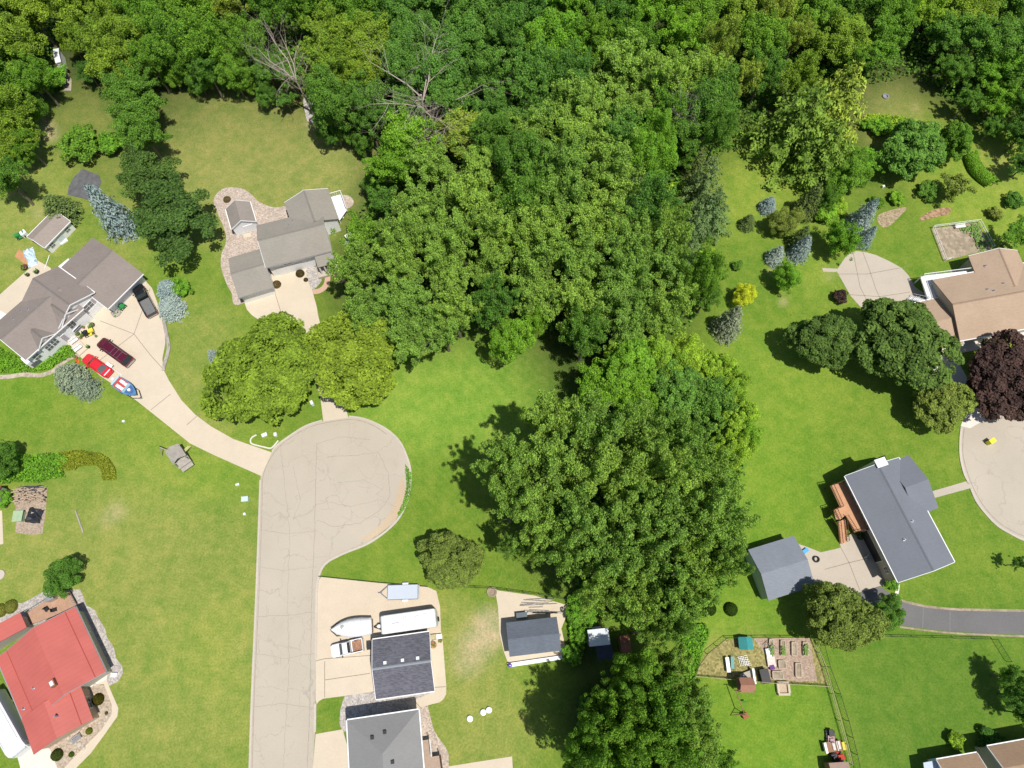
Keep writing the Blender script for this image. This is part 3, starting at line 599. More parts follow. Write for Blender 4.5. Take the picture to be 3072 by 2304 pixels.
# white deck to the north-east
mb = MB(); mb.prism(G([(990, 592), (1025, 582), (1040, 630), (1018, 662), (1005, 640)], 1.2), 1.05, 1.2); mb.build("deck", M_DECKW, r2)
mb = MB()
rl = [W(x, y, 1.2) for x, y in ((992, 590), (1024, 581), (1041, 630))]
for a, b3 in zip(rl, rl[1:]):
    n_ = int((b3 - a).length / .35)
    for k in range(n_ + 1):
        p = a.lerp(b3, k / n_); mb.tube(p, p + Vector((0, 0, .95)), .03, n=4)
    mb.tube(a + Vector((0, 0, .98)), b3 + Vector((0, 0, .98)), .06, n=4)
for p in rl + [W(1018, 660, 1.2)]: mb.tube(Vector((p.x, p.y, 0)), p, .08, n=4)
mb.build("deck_railing", M_TRIM, r2)
mb = MB()
for k in range(5): mb.box(W(1022, 634 + k * 5, 1.0 - k * .2), (1.1, .3, .06), rz=.3)
mb.build("deck_steps", M_TRIM, r2)
# --- white garden shed on gravel
r = root("shed", "white gable fronted shed with a grey roof standing on pinkish gravel", "shed", W(720, 665))
bs = block(r, (694, 687), (677, 627), (768, 666), 2.5, 1.5, shingle("shed_shingle", (.27, .24, .215), 1.2), M_SIDW, ov=.15, og=.15, ridge=False)
opening(bs, 'a', bs['w'] * .62, 1.0, 1.5, 1.9, "door", M_TRIM, muntin=False)
mb = MB(); mb.prism(G([(730, 702), (751, 698), (755, 710), (733, 714)], .1), -.05, .1); mb.build("doorstep", M_CONC, r)
# --- 3 tan roofed house
r3 = root("house", "tan shingle roofed house with a white deck behind the large maples", "house", W(2960, 900))
g3 = (.38, .28, .20); cap3 = mat("ridge_tan", (.28, .195, .135), var=.12)
s3a = shingle("tan_shingle_a", g3, ang((2892, 1018), (3072, 984))); s3b = shingle("tan_shingle_b", g3, ang((2892, 1018), (3072, 984)) + math.pi / 2)
b3m = block(r3, (2880, 1022), (3400, 925), (2801, 838), 3.6, 1.9, s3a, M_SIDB, ov=.5, capm=cap3, eaves='AC', ends='')
b3n = block(r3, (2950, 880), (2905, 768), (3052, 750), 3.7, 1.6, s3b, M_SIDB, ov=.4, capm=cap3, trim=M_TRIM, ends='b', eaves='')
b3g = block(r3, (2790, 1055), (2892, 1033), (2746, 908), 2.7, 1.4, s3a, M_SIDB, ov=.5, ridge=False, capm=cap3)
for s_, q_ in ((3.0, 7.0), (3.8, 7.5), (6.2, 6.4)): vent(b3m, s_ + 4, b3m['w'] - q_ + 3)
vent(b3n, 4.6, 1.6); opening(b3m, 'A', 6.0, 1.5, 1.6, 1.2); opening(b3m, 'A', 10.0, 1.5, 1.6, 1.2); opening(b3m, 'a', b3m['w'] * .7, 2.0, 1.0, 1.0)
mb = MB(); mb.prism(G([(2762, 832), (2775, 826), (2912, 812), (2925, 822), (2800, 842), (2812, 890), (2802, 902), (2782, 898)], 2.4), 2.2, 2.4); mb.build("deck", M_DECKW, r3)
mb = MB(); rl = [W(x, y, 2.4) for x, y in ((2788, 900), (2764, 830), (2905, 812))]
for a, b4 in zip(rl, rl[1:]):
    n_ = int((b4 - a).length / .3)
    for k in range(n_ + 1):
        p = a.lerp(b4, k / n_); mb.tube(p, p + Vector((0, 0, .95)), .028, n=4)
    mb.tube(a + Vector((0, 0, .98)), b4 + Vector((0, 0, .98)), .06, n=4)
for a in rl: mb.tube((a.x, a.y, 0), a, .1, n=4)
mb.build("deck_railing", M_TRIM, r3)
mb = MB(); t0 = W(2785, 905, 2.3); t1 = W(2728, 893, .1); 
for k in range(11):
    p = t0.lerp(t1, (k + .5) / 11); mb.box(p, (.36, 1.1, .06), rz=math.atan2(t1.y - t0.y, t1.x - t0.x))
for sg in (-1, 1):
    d = (t1 - t0).normalized(); q = Vector((-d.y, d.x, 0)) * sg * .55
    mb.tube(t0 + q + Vector((0, 0, .9)), t1 + q + Vector((0, 0, .9)), .04, n=4); mb.tube(t0 + q, t1 + q, .07, n=4)
    for k in range(6): p = t0.lerp(t1, k / 5) + q; mb.tube(p, p + Vector((0, 0, .9)), .03, n=4)
mb.build("deck_steps", M_TRIM, r3)
mb = MB(); mb.prism(G([(2936, 1010), (3010, 996), (3014, 1010), (2942, 1024)], .5), 0, .5); mb.build("planter_wall", M_CONC, r3)
# --- 4 blue grey roofed house
r4 = root("house", "beige house with a slate grey roof and cedar deck west of the second turning circle", "house", W(2680, 1560))
g4 = (.165, .178, .205); cap4 = mat("ridge_slate", (.13, .14, .16), var=.1)
a4 = ang((2535, 1428), (2695, 1747)); s4a = shingle("slate_shingle_a", g4, a4, .13); s4b = shingle("slate_shingle_b", g4, a4 + math.pi / 2, .13)
b4 = block(r4, (2535, 1428), (2695, 1747), (2866, 1690), 4.6, 1.8, s4a, M_SIDB, ov=.6, capm=cap4)
def sub_wing(rt, A, B, C, **k): return block(rt, A, B, C, **k)
b4w = block(r4, (2658, 1390), (2726, 1365), (2813, 1525), 4.5, 1.35, s4b, M_SIDB, ov=.5, capm=cap4, ridge=False, trim=None)
for s_, q_ in ((9, 5.2), (11.0, 3.0)): vent(b4, s_, q_)
opening(b4, 'A', 10.5, 1.1, 4.6, 2.1, "garage_door", M_BLACK, muntin=False); opening(b4, 'A', 14.2, 2.0, .9, .8)
for k, s_ in enumerate((2.0, 5.0, 8.0)): opening(b4, 'A', s_, 3.4, 1.2, 1.0)
mb = MB(); c4 = W(2634, 1392, 5.6)
mb.box((c4.x, c4.y, 3.2), (1.5, 1.1, 6.6), rz=a4 + math.pi / 2); ch = mb.build("chimney", M_SIDW, r4)
mb = MB(); mb.box((c4.x, c4.y, 6.56), (1.7, 1.25, .12), rz=a4 + math.pi / 2); mb.build("chimney_cap", M_WHITE, ch)
# cedar deck with railings and stairs
mb = MB(); DK = [(2491, 1457), (2548, 1443), (2628, 1584), (2564, 1597), (2536, 1546), (2521, 1558), (2508, 1558), (2501, 1530), (2521, 1523)]
dz = 2.6
mb.prism(G(DK, dz), dz - .2, dz); dk = mb.build("deck", M_CEDAR, r4)
def rail(pts, h0, name, parent, m, hh=1.0, step=.22, posts=None, pm=None):
    mb = MB()
    for a, b5 in zip(pts, pts[1:]):
        n_ = max(2, int((b5 - a).length / step))
        for k in range(n_ + 1):
            p = a.lerp(b5, k / n_); mb.tube(p, p + Vector((0, 0, hh - .04)), .02, n=4)
        mb.tube(a + Vector((0, 0, hh)), b5 + Vector((0, 0, hh)), .05, n=4); mb.tube(a + Vector((0, 0, .12)), b5 + Vector((0, 0, .12)), .035, n=4)
    return mb.build(name, m, parent)
M_DKRAIL = mat("dark_stained_rail", (.12, .055, .04), var=.2)
rail([W(x, y, dz) for x, y in ((2531, 1447), (2493, 1456), (2523, 1522), (2503, 1527), (2518, 1560))], dz, "deck_railing", r4, M_DKRAIL)
rail([W(x, y, dz) for x, y in ((2536, 1548), (2566, 1596), (2608, 1588))], dz, "deck_railing", r4, M_DKRAIL)
mb = MB()
for x, y in ((2495, 1456), (2522, 1522), (2504, 1527), (2518, 1560), (2566, 1595), (2600, 1588)): p = W(x, y, dz); mb.tube((p.x, p.y, 0), p, .09, n=4)
mb.build("deck_post", M_DKRAIL, r4)
mb = MB(); t0 = W(2524, 1562, 2.5); t1 = W(2531, 1628, .1)
for k in range(14): mb.box(t0.lerp(t1, (k + .5) / 14), (1.25, .30, .07), rz=math.atan2(t1.y - t0.y, t1.x - t0.x) + math.pi / 2)
mb.build("deck_stairs", M_CEDAR, r4)
for sg in (-1, 1):
    d = (t1 - t0).normalized(); q = Vector((-d.y, d.x, 0)) * sg * .65
    rail([t0 + q, t1 + q], 0, "stair_railing", r4, M_DKRAIL, .95, .25)
# --- garage 4
r = root("garage", "detached sage sided garage with a light blue grey roof beside the patio", "garage", W(2345, 1710))
b4g = block(r, (2244, 1649), (2381, 1607), (2305, 1802), 2.9, 1.3, shingle("blue_grey_shingle", (.205, .225, .26), ang((2244, 1649), (2381, 1607)), .2), M_SIDG, ov=.3, og=.12, trim=None, capm=cap4, ridge=False)
opening(b4g, 'b', b4g['w'] * .5, 1.1, 4.4, 2.1, "garage_door", M_TRIM, muntin=False)
# --- 5 red roofed house
r5 = root("house", "house with a red metal roof and a brown deck on its north side", "house", W(120, 2000))
def metal_roof(name, c, a):
    m, t, b = nt(name, .42, .45)
    mp = node(t, "ShaderNodeMapping"); mp.inputs["Rotation"].default_value = (0, 0, -a); t.links.new(coords(t), mp.inputs["Vector"])
    w = node(t, "ShaderNodeTexWave", wave_type='BANDS', bands_direction='X', wave_profile='SIN'); w.inputs["Scale"].default_value = .5; t.links.new(mp.outputs[0], w.inputs["Vector"])
    pw = math_(t, 'POWER', w.outputs["Fac"], 14.0); a1 = noise_fac(t, .25, 4, .6)
    x = mix(t, a1, tuple(q * .93 for q in c), tuple(q * 1.06 for q in c)); x = mix(t, math_(t, 'MULTIPLY', pw, .16), x, tuple(q * .55 for q in c))
    t.links.new(x, b.inputs["Base Color"]); return m
RED = (.47, .12, .098)
a5 = ang((226, 1820), (318, 2015)); m5 = metal_roof("red_metal_a", RED, a5); m5b = metal_roof("red_metal_b", RED, a5)
bR = block(r5, (226, 1820), (318, 2015), (-30, 1935), 2.9, 1.6, m5, M_SIDB, ov=.5, prof=[(0, 2.9), (.42, 4.9), (.86, 2.95), (1.0, 2.75)], ridge=False, trim=M_METAL)
bRs = block(r5, (240, 2052), (279, 2157), (102, 2268), 2.75, 1.5, m5b, mat("brick_tan", (.46, .36, .27), var=.15), ov=.5, ridge=False, trim=None)
bRn = block(r5, (60, 1837), (80, 1882), (-160, 1930), 2.6, 1.4, m5b, M_SIDB, ov=.4, ridge=False, trim=None, prof=[(0, 2.6), (.35, 3.5), (1, 2.6)])
ML = mat("roof_lap", (.33, .06, .05), var=.1)
for bk_, q_ in ((bR, 1.25), (bR, bR['w'] * .86), (bRs, 1.3)):
    mb = MB(); z = bk_['zr'](q_); mb.extrude([bk_['P'](.05, q_ - .05, z + .03), bk_['P'](.05, q_ + .05, z + .03), bk_['P'](.05, q_ + .05, z - .03), bk_['P'](.05, q_ - .05, z - .03)], bk_['u'] * (bk_['L'] - .1)); mb.build("roof_seam", ML, bk_['rf'])
mb = MB(); p = bR['P'](bR['L'] * .80, bR['w'] * .455, 4.9); mb.box(p + Vector((0, 0, 0)), (.9, .7, 1.3), rz=a5); ch = mb.build("chimney", M_BRICK, bR['rf'])
mb = MB(); mb.box(p + Vector((0, 0, .68)), (.6, .45, .08), rz=a5); mb.build("chimney_cap", M_WHITE, ch)
mb = MB(); p = bRs['P'](bRs['L'] * .5, bRs['w'] * .4, 4.3); mb.tube(p - Vector((0, 0, .8)), p + Vector((0, 0, .5)), .13, n=8); mb.build("roof_vent", M_METAL, bRs['rf'])
vent(bR, bR['L'] * .66, bR['w'] * .73); vent(bR, bR['L'] * .8, bR['w'] * .94)
opening(bR, 'A', 3, 1.6, 1.4, 1.1); opening(bRs, 'A', 2.5, 1.5, 1.6, 1.2)
mb = MB(); mb.prism(G([(78, 1842), (170, 1778), (208, 1774), (232, 1822), (95, 1872)], .6), .4, .6); mb.build("deck", mat("brown_deck", (.40, .245, .165), var=.14, scale=1.5, fine=9), r5)
rail([W(x, y, .6) for x, y in ((78, 1840), (170, 1782))], 0, "deck_railing", r5, M_GREYWOOD, .9, .35)
rail([W(x, y, .6) for x, y in ((209, 1775), (231, 1815))], 0, "deck_railing", r5, M_GREYWOOD, .9, .35)
mb = MB(); mb.prism(G([(240, 2062), (324, 2018), (320, 2038), (262, 2066)], .12), 0, .12); mb.build("doorstep", M_WHITEC, r5)
# --- 6 hip roofed house
r6 = root("house", "grey hip roofed house with white gutters and a brown side deck below the dark garage", "house", W(1155, 2280))
h6 = 4.6; A6, B6 = W(1041, 2161, h6), W(1256, 2129, h6); u6 = (B6 - A6).normalized(); n6 = Vector((u6.y, -u6.x, 0)); w6 = (B6 - A6).length; L6 = 17.0; hd = w6 / 2 * .92
P6 = lambda s, q, z: Vector((A6.x + u6.x * s + n6.x * q, A6.y + u6.y * s + n6.y * q, z))
rz6 = h6 + 2.3
m6 = shingle("mid_grey_shingle", (.235, .235, .235), math.atan2(u6.y, u6.x), .13)
v = [P6(0, 0, h6), P6(w6, 0, h6), P6(w6, L6, h6), P6(0, L6, h6), P6(w6 / 2, hd, rz6), P6(w6 / 2, L6 - hd, rz6)]
v += [x_ - Vector((0, 0, .18)) for x_ in v]
mb = MB(); mb.add(v, [(0, 4, 1), (1, 4, 5, 2), (2, 5, 3), (3, 5, 4, 0), (6, 7, 10), (7, 8, 11, 10), (8, 9, 11), (9, 6, 10, 11), (0, 1, 7, 6), (1, 2, 8, 7), (2, 3, 9, 8), (3, 0, 6, 9)])
rf6 = mb.build("roof", m6, r6)
mb = MB(); mb.prism([tuple(P6(a, b_, 0)[:2]) for a, b_ in ((.5, .5), (w6 - .5, .5), (w6 - .5, L6 - .5), (.5, L6 - .5))], -.1, h6 - .1); mb.build("wall", mat("grey_siding", (.46, .46, .45), var=.06), r6)
mb = MB()
ringp = [(0, 0), (w6, 0), (w6, L6), (0, L6)]
for (a, b_), (c_, d_) in zip(ringp, ringp[1:] + ringp[:1]):
    p, q = P6(a, b_, h6), P6(c_, d_, h6); o_ = (p + q) / 2 - P6(w6 / 2, L6 / 2, h6); e = (q - p).normalized(); o_ = (o_ - e * o_.dot(e)).normalized()
    mb.extrude([p + o_ * .003 - Vector((0, 0, .2)), p + o_ * .15 - Vector((0, 0, .18)), p + o_ * .15 - Vector((0, 0, .01)), p + o_ * .003 - Vector((0, 0, .01))], q - p)
mb.build("gutter", M_TRIM, r6)
for (s_, q_) in ((w6 * .36, 2.4), (w6 * .53, 2.0), (w6 * .62, 5.5), (w6 * .6, 8.0)):
    zz = h6 + 2.3 * min(1, q_ / hd, 2 * min(s_, w6 - s_) / w6); p = P6(s_, q_, zz)
    mb = MB(); mb.box(p + Vector((0, 0, .1)), (.42, .42, .3), rz=math.atan2(u6.y, u6.x)); mb.build("roof_vent", M_BLACK, rf6)
mb = MB(); mb.prism(G([(1262, 2222), (1290, 2218), (1296, 2270), (1322, 2266), (1328, 2330), (1262, 2330)], 1.4), 1.25, 1.4); mb.build("deck", mat("taupe_deck", (.36, .27, .21), var=.14), r6)
rail([W(x, y, 1.4) for x, y in ((1290, 2214), (1296, 2268))], 0, "deck_railing", r6, M_TRIM, .9, .3)
rail([W(x, y, 1.4) for x, y in ((1322, 2262), (1330, 2320))], 0, "deck_railing", r6, M_DKRAIL, .9, .3)
# --- dark roofed garage
r = root("garage", "white garage with a dark charcoal roof, pale ridge and three square vents", "garage", W(1210, 2000))
ag = ang((1117, 1919), (1288, 1895)); M6 = shingle("charcoal_shingle", (.105, .105, .125), ag, .42, .3, dash=.8)
b6 = block(r, (1117, 1919), (1288, 1895), (1128, 2098), 3.0, 1.4, M6, M_SIDW, ov=.35, og=.3, capm=mat("grey_ridge", (.24, .26, .29), var=.08))
for k in (.22, .52, .78):
    q_ = b6['w'] * .42; z = b6['zr'](q_); mb = MB(); mb.box(b6['P'](b6['L'] * k, q_, z + .1), (.42, .42, .26), rz=ag); mb.build("roof_vent", mat("pale_vent", (.62, .68, .68), var=.04), b6['rf'])
opening(b6, 'a', b6['w'] * .35, 1.1, 3, 2.1, "garage_door", M_TRIM, muntin=False); opening(b6, 'a', b6['w'] * .75, 1.1, 3, 2.1, "garage_door", M_TRIM, muntin=False)
mb = MB(); mb.box(W(1280, 1890, 1.2), (.4, 1.2, 2.0), rz=ag); 
# --- small garage
r = root("garage", "small garage with a low blue grey roof on a pad beside the worn lawn", "garage", W(1600, 1915))
bq = block(r, (1518, 1868), (1670, 1850), (1533, 1970), 2.9, 1.1, shingle("blue_black_shingle", (.125, .145, .18), ang((1518, 1868), (1670, 1850)), .3), M_SIDW, ov=.3, trim=None, ridge=False)
opening(bq, 'a', bq['w'] * .5, 1.1, 3.2, 2.0, "garage_door", M_TRIM, muntin=False)
# --- south-east roofs
r = root("house", "brown shingled house cut by the picture edge with a dark shaded north side", "house", W(3030, 2280))
M7 = shingle("brown_shingle", (.33, .225, .15), .12, .2)
block(r, (2962, 2239), (3200, 2196), (2990, 2360), 3.6, 1.9, M7, M_SIDB, ov=.5, ridge=False)
r = root("garage", "low brown roofed outbuilding with a white edge at the bottom of the dark lawn", "garage", W(2870, 2310))
block(r, (2810, 2279), (2931, 2258), (2836, 2400), 3.0, 1.4, M7, M_SIDW, ov=.4, ridge=False)
mb = MB(); mb.prism(G([(2770, 2288), (2812, 2280), (2820, 2330), (2778, 2340)], 2.3), 2.15, 2.3); mb.build("lean_to_roof", mat("blue_panel", (.45, .52, .62), var=.1), r)
r = root("shed", "brown flat topped shed beside the fence, cut by the bottom edge", "shed", W(2520, 2300))
block(r, (2486, 2289), (2545, 2285), (2494, 2350), 2.2, .35, mat("brown_roofing", (.33, .23, .19), var=.12), M_BROWNW, ov=.15, og=.1, ridge=False, trim=None)
# --- shed under the cottonwoods
r = root("shed", "pale metal roofed shed with a dark lower lean-to among the tall trees", "shed", W(1800, 1940))
block(r, (1762, 1890), (1824, 1883), (1771, 1940), 3.6, .25, mat("pale_metal_roof", (.66, .70, .74), rough=.4, var=.08), M_GREYWOOD, ov=.15, og=.1, ridge=False, trim=None)
mb = MB(); mb.prism(G([(1786, 1940), (1835, 1934), (1842, 1975), (1795, 1982)], 2.2), 2.05, 2.2); mb.build("lean_to_roof", mat("navy_roofing", (.05, .06, .085), var=.2), r)
mb = MB(); mb.prism(G([(1774, 1882), (1802, 1878), (1806, 1888), (1776, 1891)], 2.4), 0, 2.4); mb.build("annex", M_METAL, r)
r = root("shed", "rust brown roofed lean-to between the metal roofed shed and the dark trunks", "shed", W(1872, 1930))
block(r, (1858, 1908), (1886, 1904), (1864, 1962), 2.6, .3, mat("rusty_roof", (.26, .11, .065), var=.35, scale=1.5), M_BROWNW, ov=.12, og=.1, ridge=False, trim=None)
r = root("shed", "small white roofed structure at the head of the gravel lane", "shed", W(182, 170, 0))
block(r, (160, 148), (176, 144), (178, 186), 2.3, .3, M_WHITE, M_SIDW, ov=.1, og=.1, ridge=False, trim=None)
r = root("shed", "red brown roofed shed at the western picture edge by a small shrub", "shed", W(-15, 1480))
block(r, (-60, 1460), (3, 1458), (-55, 1510), 2.3, .5, mat("rust_red_roof", (.30, .12, .09), var=.2), M_GREYWOOD, ov=.12, og=.1, ridge=False, trim=None)
# ---------------------------------------------------------------- vehicles
M_CARG = mat("car_glass", (.03, .04, .045), rough=.06, spec=.7, var=.1); M_CHROME = mat("chrome", (.6, .6, .62), rough=.2, metal=.9, var=.05)
M_LAMPR = mat("tail_lens", (.35, .02, .02), rough=.2); M_LAMPW = mat("head_lens", (.75, .76, .78), rough=.15)
def paint(name, c):
    m, t, b = nt(name, .28, .5); b.inputs["Base Color"].default_value = (*c, 1); b.inputs["Coat Weight"].default_value = .6; b.inputs["Coat Roughness"].default_value = .08
    f = noise_fac(t, 1.3, 4); t.links.new(mix(t, f, tuple(x * .93 for x in c), tuple(min(1, x * 1.06) for x in c)), b.inputs["Base Color"]); return m
def sec(x, wb, wt, z0, z1, z2, rr=.86):
    """car section at x: sill width wb, shoulder width wt, floor z0, shoulder z1, top z2"""
    return [(x, -wb, z0), (x, -wt, z0 + (z1 - z0) * .45), (x, -wt * .985, z1), (x, -wt * rr, z2), (x, wt * rr, z2), (x, wt * .985, z1), (x, wt, z0 + (z1 - z0) * .45), (x, wb, z0)]
def wheel(par, x, y, r, w=.22):
    mb = MB(); mb.tube((x, y - w / 2, r), (x, y + w / 2, r), r, n=16); o = mb.build("wheel", M_RUB, par, local=True)
    mb = MB(); mb.tube((x, y - w / 2 - .01, r), (x, y + w / 2 + .01, r), r * .6, n=12); mb.build("rim", M_CHROME, o, local=True)
def car(name, label, cat, p, head, L, Wd, kind, m, extra=None):
    r = root(name, label, cat, (p.x, p.y, .035), head); h = L / 2; w = Wd / 2
    if kind == 'sedan':
        S_ = [sec(h, w * .72, w * .74, .3, .55, .62), sec(h - .25, w * .9, w * .92, .22, .62, .70), sec(h - .9, w * .97, w, .2, .72, .80), sec(h - 1.45, w, w, .2, .8, .90), sec(-h + 1.05, w, w, .2, .82, .94), sec(-h + .5, w * .96, w * .97, .22, .80, .92), sec(-h + .12, w * .88, w * .9, .28, .74, .84), sec(-h, w * .78, w * .8, .35, .62, .70)]
        GH = [(h - 1.42, .88, .88), (h - 2.15, .72, 1.36), (-h + 1.75, .70, 1.38), (-h + .85, .86, .92)]
    elif kind == 'suv':
        S_ = [sec(h, w * .76, w * .78, .35, .75, .85), sec(h - .3, w * .92, w * .95, .28, .85, .98), sec(h - 1.15, w, w, .28, .95, 1.08), sec(-h + .3, w, w, .28, 1.0, 1.14), sec(-h + .05, w * .96, w * .97, .3, .98, 1.1), sec(-h, w * .9, w * .92, .38, .9, 1.0)]
        GH = [(h - 1.15, .9, 1.07), (h - 1.85, .8, 1.78), (-h + .45, .80, 1.82), (-h + .06, .86, 1.12)]
    else:
        S_ = [sec(h, w * .8, w * .82, .4, .8, .9), sec(h - .25, w * .95, w * .97, .32, .9, 1.02), sec(h - 1.2, w, w, .32, .98, 1.1), sec(h - 2.75, w, w, .32, 1.0, 1.12)]
        GH = [(h - 1.2, .9, 1.09), (h - 1.75, .8, 1.72), (h - 2.45, .78, 1.74), (h - 2.75, .84, 1.12)]
    mb = MB(); mb.loft(S_); mb.build("body", m, r, local=True, smooth=False)
    zb = GH[0][2] - .05
    # greenhouse glass under a painted roof skin
    pts = []
    (x0, k0, z0_), (x1, k1, z1_), (x2, k2, z2_), (x3, k3, z3_) = GH
    ring = [(x0, w * k0, z0_ - .03), (x1, w * k1, z1_ - .04), (x2, w * k2, z2_ - .04), (x3, w * k3, z3_ - .03)]
    secs = []
    for x_, hw, z_ in ring: secs.append([(x_, -hw - (.08 if z_ > 1.2 else 0), zb - .02 if z_ < 1.2 else zb), (x_, -hw, z_), (x_, hw, z_), (x_, hw + (.08 if z_ > 1.2 else 0), zb - .02 if z_ < 1.2 else zb)])
    mb = MB(); mb.loft(secs); mb.build("windows", M_CARG, r, local=True)
    mb = MB(); n_ = 5; sc2 = []
    for k in range(n_):
        t_ = k / (n_ - 1); x_ = x1 + (x2 - x1) * t_; hw = w * (k1 + (k2 - k1) * t_) + .02; z_ = z1_ + (z2_ - z1_) * t_ + .04 * math.sin(math.pi * t_)
        sc2.append([(x_, -hw, z_ - .07), (x_, -hw * .9, z_), (x_, hw * .9, z_), (x_, hw, z_ - .07)])
    mb.loft(sc2); 
    for a, b_ in ((ring[0], ring[1]), (ring[3], ring[2])):
        for sg in (-1, 1): mb.tube((a[0], sg * a[1], a[2] + .01), (b_[0], sg * b_[1], b_[2] + .02), .045, n=5)
    mb.build("roof", m, r, local=True)
    for x_ in (h - .85, -h + .9):
        for sg in (-1, 1): wheel(r, x_, sg * (w - .10), .34 if kind == 'sedan' else .4)
    for sg in (-1, 1):
        mb = MB(); mb.box((GH[0][0] - .35, sg * (w + .12), zb + .08), (.14, .24, .16)); mb.build("mirror", M_BLACK if kind != 'sedan' else m, r, local=True)
        mb = MB(); mb.box((h - .14, sg * w * .62, (S_[1][2][2] + S_[0][0][2]) / 2 + .08), (.26, w * .34, .14)); mb.build("headlight", M_LAMPW, r, local=True)
        if kind != 'pickup': mb = MB(); mb.box((-h + .06, sg * w * .68, .82 if kind == 'sedan' else .95), (.14, w * .26, .16)); mb.build("tail_light", M_LAMPR, r, local=True)
    mb = MB(); mb.box((h - .02, 0, .42), (.18, Wd * .84, .2)); mb.box((-h + .02, 0, .45), (.2, Wd * .84, .2)); 
    mb2 = MB(); mb2.box((h - .02, 0, .42), (.16, Wd * .82, .2)); mb2.build("front_bumper", M_BLACK if kind != 'sedan' else m, r, local=True)
    mb2 = MB(); mb2.box((-h + .02, 0, .45), (.2, Wd * .84, .2)); mb2.build("rear_bumper", M_CHROME if kind != 'sedan' else m, r, local=True)
    if kind == 'sedan':
        mb = MB(); mb.box((-h + .28, 0, .99), (.16, Wd * .72, .05)); mb.build("spoiler", M_WHITE, r, local=True)
    if kind == 'suv':
        mb = MB()
        for sg in (-1, 1): mb.tube((x1 - .3, sg * w * .68, z1_ + .08), (x2 + .2, sg * w * .68, z2_ + .08), .03, n=5)
        for k in range(3): mb.tube((-.3 - k * .75, -w * .68, z1_ + .1), (-.3 - k * .75, w * .68, z1_ + .1), .025, n=5)
        mb.build("roof_rack", M_CHROME, r, local=True)
    if kind == 'pickup':
        xb = h - 2.8; Lb = xb + h
        mb = MB()
        for sg in (-1, 1): mb.loft([[(xb, sg * (w - .13), .45), (xb, sg * w, .45), (xb, sg * w, 1.12), (xb, sg * (w - .13), 1.14)], [(-h, sg * (w - .13), .45), (-h, sg * w * .985, .45), (-h, sg * w * .985, 1.12), (-h, sg * (w - .13), 1.14)]])
        mb.box(((xb - h) / 2, 0, .52), (Lb - .02, Wd - .2, .14)); mb.build("bed", m, r, local=True)
        mb = MB(); mb.box((-h + .04, 0, .86), (.08, Wd - .28, .5)); mb.build("tailgate", m, r, local=True)
        mb = MB(); mb.box(((xb - h) / 2, 0, .61), (Lb - .3, Wd - .32, .04)); mb.build("bed_liner", extra or M_BLACK, r, local=True)
        for sg in (-1, 1): mb = MB(); mb.box((-h - .005, sg * w * .9, .85), (.05, .16, .35)); mb.build("tail_light", M_LAMPR, r, local=True)
    return r
def heading(a, b_): p, q = W2(a), W2(b_); return math.atan2(q.y - p.y, q.x - p.x)
def mid(a, b_, h=.8): return (W(a[0], a[1], h) + W(b_[0], b_[1], h)) / 2
def clen(a, b_, h=.8): return (W(a[0], a[1], h) - W(b_[0], b_[1], h)).length
# maroon wagon, red car, black and white pickups
a, b_ = (298, 1022), (388, 1087); car("suv", "long maroon wagon parked nose towards the gabled house", "car", mid(a, b_, 1), heading(b_, a), clen(a, b_, 1), 1.98, 'suv', paint("maroon_paint", (.085, .006, .018)))
a, b_ = (253, 1070), (328, 1122); car("car", "bright red two door car with a white rear spoiler beside the lawn edge", "car", mid(a, b_, .7), heading(b_, a), clen(a, b_, .7), 1.8, 'sedan', paint("red_paint", (.62, .02, .03)))
a, b_ = (409, 857), (455, 943); car("pickup_truck", "black pickup truck parked by the garage end with things in its bed", "pickup", mid(a, b_, 1), heading(b_, a), clen(a, b_, 1), 1.98, 'pickup', paint("black_paint", (.010, .010, .013)), mat("grey_bed", (.16, .16, .16), var=.2))
a, b_ = (993, 1955), (1088, 1933); car("pickup_truck", "white pickup truck with a rusty brown load bed beside the charcoal garage", "pickup", mid(a, b_, 1), heading(b_, a), clen(a, b_, 1), 1.85, 'pickup', paint("white_paint_a", (.75, .77, .79)), mat("rusty_load", (.30, .16, .10), var=.5, scale=4, fine=14))
mb = MB(); 
def simple(name, label, cat, build, m, group=None, loc=None, smooth=False):
    mb = MB(); build(mb); o = mb.build(name, m, smooth=smooth); return props(o, label, cat, group)
# --- boats
def hull(mb, L, w, z0, z1, n=9, stern=.92):
    secs = []
    for k in range(n + 1):
        t_ = k / n; x = -L / 2 + L * t_; hw = w / 2 * (stern + (1 - stern) * min(1, t_ * 3)) * (1 - max(0, (t_ - .45) / .55) ** 2.2 * .97)
        zz = z1 + .18 * max(0, t_ - .4); kz = z0 + (z1 - z0) * max(0, (t_ - .7) / .3) ** 2 * .7
        secs.append([(x, -hw * .15, kz), (x, -hw * .85, kz + (zz - kz) * .45), (x, -hw, zz), (x, hw, zz), (x, hw * .85, kz + (zz - kz) * .45), (x, hw * .15, kz)])
    mb.loft(secs); return secs
a, b_ = (347, 1143), (410, 1185); L = clen(a, b_, 1.0) * .98; hd_ = heading(a, b_); p = mid(a, b_, 1.0)
r = root("boat", "blue open fishing boat with white seats and a red floor by the driveway edge", "boat", (p.x, p.y, .55), hd_)
M_BLUEB = paint("blue_hull", (.08, .22, .42)); mb = MB(); hull(mb, L, 2.05, 0, .62); mb.build("hull", M_BLUEB, r, local=True)
mb = MB(); mb.prism([(-L * .46, -.86), (L * .05, -.86), (L * .05, .86), (-L * .46, .86)], .63, .66); mb.build("cockpit_floor", mat("red_carpet", (.45, .07, .06), var=.3, fine=9), r, local=True)
